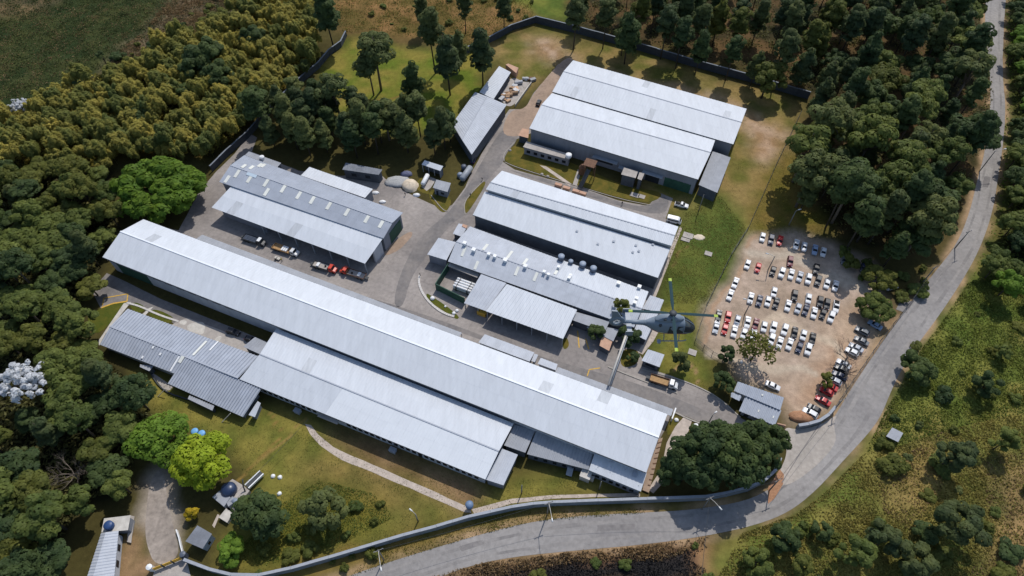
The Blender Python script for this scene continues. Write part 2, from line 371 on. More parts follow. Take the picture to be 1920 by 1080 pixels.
n1, n2, n3 = smooth_noise((H, W), 22, 1), smooth_noise((H, W), 7, 2), smooth_noise((H, W), 3, 3)
n4, n5 = smooth_noise((H, W), 10, 4), smooth_noise((H, W), 4, 5)
wx = gpx+(n2-0.5)*28+(n3-0.5)*10; wy = gpy+(n4-0.5)*22+(n5-0.5)*8
C = lambda *a: np.array(lin(*a, k=1.03))
colr = np.empty((H, W, 3)); colr[:] = C(70, 64, 34)
colr = colr*(0.8+0.4*n2[..., None])
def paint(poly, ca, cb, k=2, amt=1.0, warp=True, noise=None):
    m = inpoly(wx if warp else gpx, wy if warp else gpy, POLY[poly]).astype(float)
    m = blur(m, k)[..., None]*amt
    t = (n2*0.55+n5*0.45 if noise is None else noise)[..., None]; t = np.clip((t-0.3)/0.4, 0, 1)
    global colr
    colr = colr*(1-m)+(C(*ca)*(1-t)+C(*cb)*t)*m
paint('field', (40, 52, 25), (62, 66, 34)); paint('field_dirt', (88, 78, 62), (132, 114, 90), 5, 0.9); paint('field_corner', (74, 66, 48), (112, 92, 66), 4, 0.8)
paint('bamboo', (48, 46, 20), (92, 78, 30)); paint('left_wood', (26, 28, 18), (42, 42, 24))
paint('mound', (92, 78, 40), (128, 98, 60), 4); paint('mound_green', (78, 92, 36), (104, 108, 46), 3); paint('lawn_nw', (88, 100, 32), (122, 112, 50), 3)
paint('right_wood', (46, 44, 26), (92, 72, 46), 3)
paint('yard_ne', (94, 92, 42), (132, 112, 68), 4); paint('bare_ne', (150, 118, 90), (178, 150, 128), 4, 0.8, noise=n3*0.5+n5*0.5)
paint('lawn_se', (92, 86, 32), (112, 94, 46), 4)
paint('lawn_e', (86, 94, 38), (112, 106, 48), 3); paint('lawn_green', (70, 86, 36), (92, 98, 44), 4)
paint('lot', (150, 132, 114), (170, 150, 132), 2, noise=n3*0.6+n5*0.4); paint('lot_red', (160, 126, 97), (172, 148, 122), 5, 0.8)
paint('lawn_sw', (92, 94, 40), (124, 114, 54), 3, noise=n2*.35+n5*.35+n3*.3); paint('bare_sw', (106, 84, 58), (132, 106, 78), 3, 0.95); paint('bare_sw2', (110, 88, 54), (128, 100, 66), 5, 0.8)
paint('lush_sw', (72, 78, 28), (104, 96, 36), 4, 0.85)
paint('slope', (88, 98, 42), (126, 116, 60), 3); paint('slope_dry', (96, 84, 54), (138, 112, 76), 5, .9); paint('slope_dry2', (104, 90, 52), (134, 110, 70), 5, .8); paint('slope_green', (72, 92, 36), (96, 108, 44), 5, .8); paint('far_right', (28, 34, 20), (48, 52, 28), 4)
paint('verge', (92, 84, 38), (126, 104, 56), 1); paint('bank', (110, 84, 58), (150, 114, 80), 2); paint('burnt', (30, 30, 31), (46, 43, 42), 2, 1.0)
paint('lane', (150, 138, 126), (166, 154, 140), 2); paint('corner_sw', (96, 84, 50), (140, 112, 82), 2)
# narrow earth tracks worn in the lot and the lawns
for tr, w_, c_ in [([(1415,442),(1370,520),(1335,590),(1320,630)], 5, (158,130,104)), ([(1400,470),(1480,480),(1570,515),(1620,560)], 8, (172,158,140)),
                ([(1345,610),(1450,600),(1560,640),(1580,690),(1530,780)], 8, (178,160,138)), ([(1330,655),(1420,690),(1520,700)], 8, (174,158,138)),
                ([(1255,500),(1270,480),(1300,460)], 1.5, (124,104,64)), ([(1265,690),(1290,680),(1320,735)], 2, (150,122,86)),
                ([(500,775),(528,805),(480,870),(430,920)], 2, (128,104,56)), ([(470,880),(520,830),(580,790)], 2, (132,110,62)),
                ([(600,210),(660,190),(760,180)], 2, (118,98,52))]:
    d = np.full((H, W), 1e9)
    for (x0, y0), (x1, y1) in zip(tr[:-1], tr[1:]):
        L2 = (x1-x0)**2+(y1-y0)**2; t = np.clip(((wx-x0)*(x1-x0)+(wy-y0)*(y1-y0))/L2, 0, 1)
        d = np.minimum(d, np.hypot(wx-x0-t*(x1-x0), wy-y0-t*(y1-y0)))
    m = np.clip(1.4-d/w_, 0, 1)[..., None]*0.95; colr = colr*(1-m)+C(*c_)*m
rd = blur(inpoly(gpx, gpy, ROAD_PX)*1.0, 2); m = (np.clip(rd*3, 0, 1)*np.clip(0.35+1.3*(n5-0.3), 0.1, 0.95))[..., None]
colr = colr*(1-m)+C(158, 132, 102)*m
# gentle relief away from the built yard
rough = blur((inpoly(gpx, gpy, POLY['slope'])*1.0+inpoly(gpx, gpy, POLY['field'])*0.6+inpoly(gpx, gpy, POLY['mound'])*0.9+inpoly(gpx, gpy, POLY['bamboo'])*0.5), 5)
keep = blur(inpoly(gpx, gpy, ROAD_PX)*1.0, 4); rough = rough*np.clip(1-keep*6, 0, 1)
GZ = rough*((n1-0.2)*2.2+(n2-0.3)*1.4); GZ = np.clip(GZ, -0.0, 4); GZ = blur(GZ, 1)-0.02
def ground_z(x, y):
    i = np.clip(np.searchsorted(ys, y)-1, 0, H-2); j = np.clip(np.searchsorted(xs, x)-1, 0, W-2)
    return np.minimum(np.minimum(GZ[i, j], GZ[i+1, j]), np.minimum(GZ[i, j+1], GZ[i+1, j+1]))
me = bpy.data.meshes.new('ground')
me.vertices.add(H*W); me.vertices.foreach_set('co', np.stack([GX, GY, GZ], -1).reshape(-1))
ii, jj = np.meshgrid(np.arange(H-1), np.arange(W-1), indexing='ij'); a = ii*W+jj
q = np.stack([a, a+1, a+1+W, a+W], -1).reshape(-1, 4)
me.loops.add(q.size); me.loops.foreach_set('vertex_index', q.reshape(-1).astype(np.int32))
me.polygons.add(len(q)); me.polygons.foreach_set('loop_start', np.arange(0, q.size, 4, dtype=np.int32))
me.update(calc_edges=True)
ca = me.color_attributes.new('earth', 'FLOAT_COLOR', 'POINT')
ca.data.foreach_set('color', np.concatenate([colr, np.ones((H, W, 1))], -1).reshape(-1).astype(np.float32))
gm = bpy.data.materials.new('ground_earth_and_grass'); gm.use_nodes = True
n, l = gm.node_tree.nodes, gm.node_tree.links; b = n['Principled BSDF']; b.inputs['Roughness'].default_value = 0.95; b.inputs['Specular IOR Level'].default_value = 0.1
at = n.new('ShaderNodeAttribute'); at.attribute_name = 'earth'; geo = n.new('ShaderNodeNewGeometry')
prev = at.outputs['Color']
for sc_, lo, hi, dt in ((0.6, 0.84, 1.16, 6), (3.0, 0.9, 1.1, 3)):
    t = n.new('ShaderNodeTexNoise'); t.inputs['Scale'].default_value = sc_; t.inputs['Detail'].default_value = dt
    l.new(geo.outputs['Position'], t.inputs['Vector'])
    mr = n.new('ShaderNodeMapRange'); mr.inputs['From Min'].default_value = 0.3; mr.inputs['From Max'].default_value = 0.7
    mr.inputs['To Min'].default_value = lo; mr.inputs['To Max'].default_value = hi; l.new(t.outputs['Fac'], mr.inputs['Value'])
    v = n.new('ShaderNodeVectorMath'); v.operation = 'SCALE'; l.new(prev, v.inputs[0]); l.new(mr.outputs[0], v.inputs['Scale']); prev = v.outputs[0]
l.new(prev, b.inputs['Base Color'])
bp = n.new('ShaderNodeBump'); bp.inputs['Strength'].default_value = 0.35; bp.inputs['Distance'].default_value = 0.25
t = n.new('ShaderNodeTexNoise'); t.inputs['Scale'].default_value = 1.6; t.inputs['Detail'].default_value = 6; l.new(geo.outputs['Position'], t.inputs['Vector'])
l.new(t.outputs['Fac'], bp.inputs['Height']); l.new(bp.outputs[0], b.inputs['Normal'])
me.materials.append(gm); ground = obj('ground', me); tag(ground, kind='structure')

# ------------------------------------------------------------------ roads, yards and paths
def pave_mat(name, c1, c2, slab=0.0, spot=0.12, big=0.05):
    m = bpy.data.materials.new(name); m.use_nodes = True
    n, l = m.node_tree.nodes, m.node_tree.links; b = n['Principled BSDF']; b.inputs['Roughness'].default_value = 0.9; b.inputs['Specular IOR Level'].default_value = 0.2
    geo = n.new('ShaderNodeNewGeometry')
    t = n.new('ShaderNodeTexNoise'); t.inputs['Scale'].default_value = big; t.inputs['Detail'].default_value = 8; t.inputs['Roughness'].default_value = 0.62
    t.inputs['Distortion'].default_value = 0.6
    l.new(geo.outputs['Position'], t.inputs['Vector'])
    r = n.new('ShaderNodeValToRGB'); r.color_ramp.elements[0].position = 0.36; r.color_ramp.elements[1].position = 0.62
    r.color_ramp.elements[0].color = (*c1, 1); r.color_ramp.elements[1].color = (*c2, 1); l.new(t.outputs['Fac'], r.inputs[0])
    t2 = n.new('ShaderNodeTexNoise'); t2.inputs['Scale'].default_value = 0.9; t2.inputs['Detail'].default_value = 6; l.new(geo.outputs['Position'], t2.inputs['Vector'])
    mr = n.new('ShaderNodeMapRange'); mr.inputs['From Min'].default_value = 0.3; mr.inputs['From Max'].default_value = 0.7
    mr.inputs['To Min'].default_value = 1-spot; mr.inputs['To Max'].default_value = 1+spot; l.new(t2.outputs['Fac'], mr.inputs['Value'])
    v = n.new('ShaderNodeVectorMath'); v.operation = 'SCALE'; l.new(r.outputs[0], v.inputs[0]); l.new(mr.outputs[0], v.inputs['Scale']); s = v.outputs[0]
    # worn cracks
    vo = n.new('ShaderNodeTexVoronoi'); vo.feature = 'DISTANCE_TO_EDGE'; vo.inputs['Scale'].default_value = 0.11; vo.inputs['Randomness'].default_value = 1
    wv = n.new('ShaderNodeMix'); wv.data_type = 'VECTOR'; wv.inputs[0].default_value = 0.12
    t3 = n.new('ShaderNodeTexNoise'); t3.inputs['Scale'].default_value = 0.3; l.new(geo.outputs['Position'], t3.inputs['Vector'])
    sc3 = n.new('ShaderNodeVectorMath'); sc3.operation = 'SCALE'; sc3.inputs['Scale'].default_value = 14; l.new(t3.outputs['Color'], sc3.inputs[0])
    ad = n.new('ShaderNodeVectorMath'); l.new(geo.outputs['Position'], ad.inputs[0]); l.new(sc3.outputs[0], ad.inputs[1]); l.new(ad.outputs[0], vo.inputs['Vector'])
    cr = n.new('ShaderNodeMapRange'); cr.inputs['From Min'].default_value = 0.0; cr.inputs['From Max'].default_value = 0.022
    cr.inputs['To Min'].default_value = 0.88; cr.inputs['To Max'].default_value = 1.0; l.new(vo.outputs['Distance'], cr.inputs['Value'])
    v2 = n.new('ShaderNodeVectorMath'); v2.operation = 'SCALE'; l.new(s, v2.inputs[0]); l.new(cr.outputs[0], v2.inputs['Scale']); s = v2.outputs[0]
    if slab:
        mp = n.new('ShaderNodeMapping'); mp.inputs['Rotation'].default_value = (0, 0, -AX); l.new(geo.outputs['Position'], mp.inputs['Vector'])
        bk = n.new('ShaderNodeTexBrick'); bk.offset = 0.0; bk.inputs['Scale'].default_value = 1.0; bk.inputs['Brick Width'].default_value = slab; bk.inputs['Row Height'].default_value = slab*0.8
        bk.inputs['Mortar Size'].default_value = 0.06; bk.inputs['Color1'].default_value = (1, 1, 1, 1); bk.inputs['Color2'].default_value = (0.9, 0.9, 0.9, 1); bk.inputs['Mortar'].default_value = (0.8, 0.8, 0.8, 1)
        l.new(mp.outputs[0], bk.inputs['Vector'])
        v3 = n.new('ShaderNodeVectorMath'); v3.operation = 'MULTIPLY'; l.new(s, v3.inputs[0]); l.new(bk.outputs['Color'], v3.inputs[1]); s = v3.outputs[0]
    l.new(s, b.inputs['Base Color']); return m
M['yard'] = pave_mat('yard_concrete', lin(138, 131, 126), lin(168, 159, 151), 7.0)
M['yard_dark'] = pave_mat('yard_asphalt', lin(118, 114, 112), lin(140, 133, 127), 0, big=0.12)
M['road'] = pave_mat('road_asphalt', lin(136, 132, 129), lin(160, 155, 150), 0, big=0.035)
M['apron'] = pave_mat('apron_concrete', lin(164, 156, 146), lin(182, 172, 161), 0, big=0.08)
M['conc_lane'] = pave_mat('gravelly_lane', lin(140, 130, 120), lin(168, 156, 144), 0, spot=.2, big=0.15)
M['lawn'] = mat('lawn_grass', lin(80, 82, 34), 0.95, 0.1, color2=lin(118, 102, 46), nscale=0.35, bump=0.4, bscale=2)
M['lawn_l'] = mat('lawn_green_grass', lin(72, 84, 30), 0.95, 0.1, color2=lin(96, 94, 36), nscale=0.35, bump=0.4, bscale=2)
M['dirtlane'] = pave_mat('earth_lane', lin(150, 130, 112), lin(172, 148, 128), 0, big=0.1)

def sheet(name, pts, z, m, wob=0.0, kind='structure', thick=0.0):
    if name in ('lawn', 'scrap_yard', 'loading_pad', 'gravel_lane', 'asphalt_lane', 'back_lane', 'entrance_apron', 'concrete_patch'): pts = chaikin(pts, True, 2)
    P = [U(x, y, 0) for x, y in pts]
    if wob:                                                 # break long edges so they wander a little
        Q = []
        for i, p in enumerate(P):
            q2 = P[(i+1) % len(P)]; k = max(1, int((q2-p).length/3.0))
            for s in range(k):
                f = s/k; w = wob if s else 0
                Q.append(p.lerp(q2, f)+Vector((rnd.uniform(-w, w), rnd.uniform(-w, w), 0)))
        P = Q
    bm = bmesh.new(); vs = [bm.verts.new((p.x, p.y, z)) for p in P]
    f = bm.faces.new(vs); f.normal_update()
    if f.normal.z < 0: f.normal_flip()
    f.normal_update()
    bmesh.ops.triangulate(bm, faces=[f], ngon_method='EAR_CLIP'); bm.normal_update()
    for f in bm.faces:
        if f.normal.z < 0: f.normal_flip()
    if thick:
        r = bmesh.ops.extrude_face_region(bm, geom=bm.faces[:]); 
        for g in r['geom']:
            if isinstance(g, bmesh.types.BMVert): g.co.z += thick
    me = bpy.data.meshes.new(name); bm.to_mesh(me); bm.free(); me.materials.append(m)
    o = obj(name, me); tag(o, kind=kind); return o

sheet('road', road_l+road_r, 0.02, M['road'], 0.18)
def resample(pts, n_):
    P = [U(*p) for p in pts]; L = [0]
    for a, b_ in zip(P[:-1], P[1:]): L.append(L[-1]+(b_-a).length)
    o_ = []
    for i in range(n_):
        t = L[-1]*i/(n_-1); k = min(len(P)-2, max(j for j in range(len(L)) if L[j] <= t)); o_.append(P[k].lerp(P[k+1], (t-L[k])/max(1e-6, L[k+1]-L[k])))
    return o_
RL, RR = resample(road_l, 130), resample(road_r[::-1], 130)
M['road_worn'] = pave_mat('worn_road_asphalt', lin(130, 126, 123), lin(153, 148, 143), 0, big=0.12)
M['road_fix'] = pave_mat('repaired_road_asphalt', lin(120, 116, 114), lin(140, 135, 131), 0, big=0.2)
for f0, f1 in ((.2, .3), (.68, .79)):
    mb = MB()
    for i in range(129):
        w0, w1 = [(f0+.012*math.sin(i*.9+f0*9), f1+.012*math.sin(i*.7+f1*5)) for i in (i, i+1)]
        mb.face([RL[i].lerp(RR[i], w0[0])+Vector((0,0,.027)), RL[i].lerp(RR[i], w0[1])+Vector((0,0,.027)), RL[i+1].lerp(RR[i+1], w1[1])+Vector((0,0,.027)), RL[i+1].lerp(RR[i+1], w1[0])+Vector((0,0,.027))])
    tag(mb.build('road_wear', M['road_worn']), kind='structure')
for p in ([(1690,560),(1712,566),(1700,588),(1680,580)], [(1120,985),(1190,982),(1192,992),(1120,996)], [(860,1025),(905,1012),(908,1020),(866,1034)], [(1846,330),(1858,332),(1852,352),(1842,350)]):
    sheet('road_repair', p, 0.034, M['road_fix'], 0.12)
sheet('entrance_apron', [(1470,800),(1495,806),(1540,797),(1572,775),(1562,795),(1570,830),(1535,870),(1490,905),(1462,912),(1448,905),(1464,880),(1476,850),(1472,825)], 0.041, M['apron'], 0.12)
sheet('road_shoulder', [(1440,915),(1462,880),(1470,890),(1468,908),(1452,935),(1440,945)], 0.05, M['soil'], 0.3)
yard = [(335,432),(372,362),(405,322),(440,288),(468,250),(482,258),(472,285),(560,320),(640,330),(705,318),(722,335),(765,362),(803,380),(832,392),(848,384),(872,352),(886,320),(902,290),(930,240),(955,205),(985,205),(1000,175),(1045,122),(1066,108),(1076,115),(1042,175),(995,250),(966,262),(946,285),(942,303),(965,318),(1090,352),(1160,376),(1215,386),(1238,362),(1262,372),(1248,410),(1272,426),(1240,525),(1222,553),(1248,600),(1216,640),(1198,662),(1215,690),(1260,705),(1300,722),(1345,745),(1388,783),(1434,808),(1412,817),(1345,803),(1262,772),(1200,900),(1000,800),(300,425)]
sheet('yard_pavement', yard, 0.012, M['yard'], 0.1)
sheet('asphalt_lane', [(850,386),(880,345),(905,300),(935,250),(950,240),(975,258),(948,288),(944,305),(925,325),(900,352),(880,385),(872,405),(846,418),(800,480),(770,520),(755,580),(735,570),(755,500),(790,440),(838,402)], 0.022, M['yard_dark'], 0.1)
sheet('asphalt_lane', [(700,560),(790,588),(880,620),(1000,665),(1090,690),(1200,720),(1300,760),(1390,800),(1340,800),(1262,770),(1050,692),(860,622),(700,563)], 0.022, M['yard_dark'], 0.05)
sheet('asphalt_lane', [(965,320),(1090,354),(1158,378),(1212,390),(1236,366),(1258,374),(1243,410),(1100,368),(950,318)], 0.022, M['yard_dark'], 0.08)
sheet('side_yard', [(172,545),(200,512),(236,528),(300,560),(400,600),(500,640),(520,660),(480,668),(440,664),(352,622),(322,604),(250,572),(214,573),(189,578)], 0.012, M['yard_dark'], 0.05)
sheet('side_yard', [(330,604),(352,596),(470,640),(475,655),(450,664),(352,630),(318,612)], 0.024, M['conc'], 0.05)
for p in ([(350,609),(375,602),(386,608),(382,628),(368,625),(352,620)], [(404,634),(412,629),(417,632),(410,641),(402,639)], [(334,605),(343,599),(352,603),(346,611)]):
    sheet('concrete_patch', p, 0.032, M['conc_pale'], 0.15)
sheet('back_lane', [(985,205),(1000,175),(1045,122),(1066,106),(1078,114),(1042,178),(1000,238),(972,258),(938,252),(955,206)], 0.03, M['dirtlane'], 0.35)
for p, k in (([(948,290),(965,270),(985,278),(1075,305),(1170,350),(1250,360),(1222,382),(1165,372),(1092,350),(968,312),(946,302)], 'lawn'),
          ([(800,365),(815,352),(850,372),(838,398),(825,398)], 'lawn'), ([(776,350),(790,330),(812,338),(800,352),(808,365),(790,362)], 'lawn'),
          ([(880,395),(872,402),(871,380),(885,362),(908,338),(912,345)], 'lawn'),
          ([(798,550),(806,552),(862,592),(858,600),(845,592),(815,572),(803,565)], 'lawn_l'),
          ([(1164,660),(1180,652),(1200,660),(1196,682),(1175,690),(1163,684)], 'lawn'), ([(1054,636),(1064,632),(1068,650),(1056,657)], 'lawn'),
          ([(164,592),(190,577),(232,564),(240,566),(185,632),(166,610)], 'lawn_l'), ([(243,570),(256,566),(276,578),(262,588),(248,582)], 'lawn_l'), ([(278,590),(288,577),(330,596),(318,608),(290,598)], 'lawn_l'),
          ([(1258,780),(1276,782),(1262,812),(1248,818)], 'lawn'), ([(1296,792),(1345,806),(1395,822),(1340,850),(1282,840)], 'lawn')):
    sheet('lawn', p, 0.03 if p[0][0] > 170 or k == 'lawn_l' else 0.03, M[k], 0.12)
sheet('footpath', [(572,795),(583,797),(597,815),(625,838),(660,855),(720,880),(800,915),(880,952),(884,962),(870,960),(790,925),(700,886),(640,862),(600,835),(582,815)], 0.01, M['conc_walk'], 0.12)
sheet('footpath', [(884,955),(960,935),(1040,928),(1110,926),(1200,925),(1200,931),(1110,932),(1040,935),(960,944),(890,964)], 0.02, M['conc_walk'], 0.08)
sheet('footpath', [(1266,800),(1282,782),(1297,790),(1285,825),(1262,850),(1248,900),(1225,925),(1215,918),(1240,880),(1250,830)], 0.036, M['conc_walk'], 0.05)
sheet('footpath', [(1222,560),(1240,585),(1246,600),(1225,640),(1205,665),(1196,660),(1214,630),(1222,600)], 0.034, M['conc_walk'], 0.05)
sheet('footpath', [(1234,520),(1275,425),(1279,428),(1240,530),(1228,560),(1222,553)], 0.026, M['conc_walk'], 0.05)
sheet('footpath', [(232,569),(246,566),(198,626),(186,648),(184,640)], 0.042, M['conc_pale'], 0.04)
sheet('footpath', [(279,578),(288,575),(272,592),(262,594)], 0.044, M['conc_pale'], 0.03)
sheet('footpath', [(1074,345),(1083,318),(1090,320),(1081,350)], 0.04, M['conc'], 0.03)
sheet('footpath', [(1012,310),(1024,312),(1072,345),(1068,349)], 0.04, M['conc_walk'], 0.08)
sheet('gate_lane', [(290,1066),(345,1046),(352,1058),(360,1090),(285,1090)], 0.02, M['conc'], 0.1)
sheet('gravel_lane', [(276,945),(280,905),(300,875),(308,890),(312,925),(324,985),(340,1045),(292,1064),(274,1020),(272,980)], 0.012, M['conc_lane'], 0.6)
sheet('loading_pad', [(725,465),(740,452),(770,432),(775,440),(762,455),(748,470),(718,482)], 0.03, M['dirtlane'], 0.1)
sheet('scrap_yard', [(935,178),(957,142),(985,155),(997,152),(965,198),(948,200)], 0.03, M['conc'], 0.2)
# painted outlines on the paving
def line_mark(pts, w, m=None, name='road_marking', z=0.045):
    mb = MB()
    for a, b_ in zip(pts[:-1], pts[1:]):
        A, B = U(*a), U(*b_); d = (B-A).normalized(); s = Vector((-d.y, d.x, 0))*w/2
        mb.face([A-s+Vector((0, 0, z)), B-s+Vector((0, 0, z)), B+s+Vector((0, 0, z)), A+s+Vector((0, 0, z))]); z += 0.001
    return tag(mb.build(name, m or M['yellow']), kind='structure')
line_mark([(192,573),(195,559),(240,551),(238,566)], 0.35); line_mark([(190,577),(212,569),(238,565)], 0.5)
line_mark([(1083,620),(1086,652)], 0.35); line_mark([(1098,635),(1104,655)], 0.35)
line_mark([(1101,705),(1105,693),(1125,690)], 0.3)
line_mark([(1540,790),(1500,850),(1466,905)], 0.25, M['yard_dark'], 'road_joint', 0.05)
# kerbs
def kerb(pts, w=0.24, h=0.14, m=None):
    mb = MB(); pts = chaikin(pts, False, 2)
    for a, b_ in zip(pts[:-1], pts[1:]):
        A, B = U(*a), U(*b_); d = (B-A).normalized()*0.02; mb.beam((A+d)+Vector((0, 0, h/2+0.02)), (B-d)+Vector((0, 0, h/2+0.02)), w, h)
    return tag(mb.build('kerb', m or M['kerb']), kind='structure')
kerb([(787,516),(785,530),(790,545),(797,557),(808,570),(824,583),(838,590),(852,594)], 0.7, 0.25, M['kerb_w'])
kerb([(250,570),(280,580),(318,602),(352,596)] and [(238,568),(262,574),(296,590),(335,603)], 0.6, 0.16, M['kerb_w'])
kerb([(1262,772),(1300,790),(1345,804),(1400,820)], 0.4, 0.16); kerb([(1200,692),(1262,708),(1302,722),(1347,745),(1388,783)], 0.35, 0.18)
kerb([(872,402),(870,380),(884,362),(908,338)], 0.22); kerb([(946,302),(943,293),(950,282),(966,266)], 0.22); kerb([(946,304),(968,314),(1092,352),(1165,374),(1220,385)], 0.22)
kerb([(808,366),(830,394),(840,397)], 0.22); kerb([(1140,688),(1200,712),(1270,738)], 0.35, 0.2)

# ------------------------------------------------------------------ buildings
def dirn(a, b): return (Vector(b)-Vector(a)).normalized()
def roof(parent, lines, m, nx, ny=1, pitch=1.0, depth=0.06, name='roof_sheet', mats=None):
    """lines: [(L,R),...] eave-ridge-eave; each slope is laid in nx by ny ribbed sheets, every sheet its own part"""
    for k in range(len(lines)-1):
        (L0, R0), (L1, R1) = lines[k], lines[k+1]
        for j in range(ny):
            for i in range(nx):
                def P(u, w): return (L0.lerp(R0, u)).lerp(L1.lerp(R1, u), w)
                g = 0.0004
                u0, u1 = i/nx+g/nx*4, (i+1)/nx-g/nx*4; w0, w1 = j/ny, (j+1)/ny
                nrm = (P(u1, w0)-P(u0, w0)).cross(P(u0, w1)-P(u0, w0)).normalized()
                if nrm.z < 0: nrm = -nrm
                Wd = (P(u1, w0)-P(u0, w0)).length; nr = max(1, int(round(Wd/pitch)))
                prof = []
                for r in range(nr):
                    for f, h in ((0, 0), (0.30, 0), (0.42, 1), (0.78, 1), (0.9, 0)): prof.append(((r+f)/nr, h*depth))
                prof.append((1, 0)); prof = [p for q_, p in enumerate(prof) if q_ == 0 or p[0]-prof[q_-1][0] > 1e-6]
                lift = nrm*(0.012*((k+j) % 2)+rnd.uniform(0, 0.006)); t = nrm*0.07; mb = MB(); vs = []
                for f, h in prof:
                    u = u0+(u1-u0)*f; vs += [P(u, w0)+nrm*h+lift, P(u, w1)+nrm*h+lift]
                nP = len(prof); c = len(vs); vs += [P(u0, w0)-t+lift, P(u0, w1)-t+lift, P(u1, w0)-t+lift, P(u1, w1)-t+lift]
                fs = [(2*s, 2*s+2, 2*s+3, 2*s+1) for s in range(nP-1)]+[(c, c+1, c+3, c+2), (0, 1, c+1, c), (2*nP-2, c+2, c+3, 2*nP-1),
                      tuple([c]+[c+2]+[2*s for s in range(nP-1, -1, -1)]), tuple([c+1]+[2*s+1 for s in range(nP)]+[c+3])]
                mb.poly(vs, fs)
                mm = m if mats is None else mats(k, i/nx, j)
                if nx > 12 and rnd.random() < .018 and m in (M['roof_white'], M['roof_bright']): mm = M['roof_stained']
                mb.build(name, mm, parent)
def ridge_cap(parent, L, R, m=None, w=0.5, h=0.14, name='ridge_cap'):
    mb = MB(); mb.beam(L+Vector((0, 0, 0.1)), R+Vector((0, 0, 0.1)), w, h); return mb.build(name, m or M['ridge'], parent)
def walls(parent, lines, m, over=0.5, drop=0.2, name='wall', ends=True, base=0.0):
    """closed wall body under the roof lines; returns front-left, front-right, back-right, back-left at the foot"""
    Ls = [l_[0] for l_ in lines]; Rs = [l_[1] for l_ in lines]
    def inset(pts, oth):
        d = [(o-p).normalized()*over for p, o in zip(pts, oth)]
        Q = [p+dd for p, dd in zip(pts, d)]
        h0 = (Q[-1]-Q[0]); h0.z = 0; h0.normalize()
        Q[0] = Q[0]+h0*over; Q[-1] = Q[-1]-h0*over
        return [q_-Vector((0, 0, drop)) for q_ in Q]
    A, B = inset(Ls, Rs), inset(Rs, Ls)
    n_ = len(A); mb = MB()
    fl = lambda p: Vector((p.x, p.y, base))
    vs = A+[fl(A[0]), fl(A[-1])]+B+[fl(B[0]), fl(B[-1])]; o = n_+2
    fs = [tuple([n_]+list(range(n_))+[n_+1]), tuple([o+n_+1]+[o+i for i in range(n_-1, -1, -1)]+[o+n_])]
    fs += [(0, n_, o+n_, o), (n_-1, o+n_-1, o+n_+1, n_+1), (n_, n_+1, o+n_+1, o+n_)]
    fs += [(i, o+i, o+i+1, i+1) for i in range(n_-1)]
    mb.poly(vs, fs); me_ = mb
    o_ = mb.build(name, m, parent)
    bm = bmesh.new(); bm.from_mesh(o_.data); bmesh.ops.recalc_face_normals(bm, faces=bm.faces[:]); bm.to_mesh(o_.data); bm.free()
    return fl(A[-1]), fl(B[-1]), fl(B[0]), fl(A[0])
def facade(parent, A, B, items, name, m, proud=0.08, flip=False):
    """boxes let proud of the wall line A-B: items are (t0, t1, z0, z1)"""
    d = (B-A).normalized(); nrm = Vector((d.y, -d.x, 0))*(-1 if flip else 1)
    for t0, t1, z0, z1 in items:
        p, q_ = A.lerp(B, t0), A.lerp(B, t1); mb = MB()
        a, b_ = p-nrm*0.1, q_-nrm*0.1; c, e = q_+nrm*proud, p+nrm*proud
        mb.prism([(a.x, a.y), (b_.x, b_.y), (c.x, c.y), (e.x, e.y)], z0, z1); mb.build(name, m, parent)
def posts(parent, A, B, n_, z, m, w=0.3, name='post', t0=0.0, t1=1.0):
    for i in range(n_):
        p = A.lerp(B, t0+(t1-t0)*i/max(1, n_-1)); mb = MB(); mb.box((p.x, p.y, z/2), (w, w, z), AX); mb.build(name, m, parent)
def ctr(lines):
    ps = [p for l_ in lines for p in l_]; c = sum(ps, Vector())/len(ps); return Vector((c.x, c.y, 0))
def ln(a, b, z): return (U(a[0], a[1], z), U(b[0], b[1], z))
def gutter(parent, L, R, m=None):
    mb = MB(); d = Vector((0, 0, -0.16)); mb.beam(L+d, R+d, 0.22, 0.18); mb.build('gutter', m or M['dark_steel'], parent)
def onroof(lines, k, u, w):
    (L0, R0), (L1, R1) = lines[k], lines[k+1]; return (L0.lerp(R0, u)).lerp(L1.lerp(R1, u), w)
def roofpatch(parent, P4, name, m, lift=0.16):
    nrm = (P4[1]-P4[0]).cross(P4[3]-P4[0]).normalized()
    if nrm.z < 0: nrm = -nrm
    mb = MB(); a = [p+nrm*lift for p in P4]; b_ = [p+nrm*(lift-0.1) for p in P4]
    mb.poly(a+b_, [(0, 1, 2, 3), (7, 6, 5, 4), (0, 4, 5, 1), (1, 5, 6, 2), (2, 6, 7, 3), (3, 7, 4, 0)]); return mb.build(name, m, parent)
def at_px(lines, px, py):                                  # (slope, u, w) of a photo point on a roof
    best = None
    for k in range(len(lines)-1):
        for u in np.linspace(0, 1, 121):
            for w in np.linspace(0, 1, 21):
                p = onroof(lines, k, u, w); x, y = PX(p.x, p.y, p.z); e = (x-px)**2+(y-py)**2
                if best is None or e < best[0]: best = (e, k, u, w)
    return best[1:]
def lean(parent, lines, m, nx, wallm, pitch=1.0, over=0.3, ny=1, depth=0.05):
    roof(parent, lines, m, nx, ny, pitch, depth); return walls(parent, lines, wallm, over)
def flat_building(name, quad, z, roofm, wallm, label, cat='building', over=0.35, nx=3, ny=1, dz=0.0, pitch=1.0, depth=0.05, group=None):
    """quad px: back-left, back-right, front-right, front-left; dz = how much higher the back edge is"""
    L = [ln(quad[0], quad[1], z+dz), ln(quad[3], quad[2], z)]
    t = thing(name, ctr(L), label, cat, group); f = lean(t, L, roofm, nx, wallm, pitch, over, ny, depth); return t, L, f

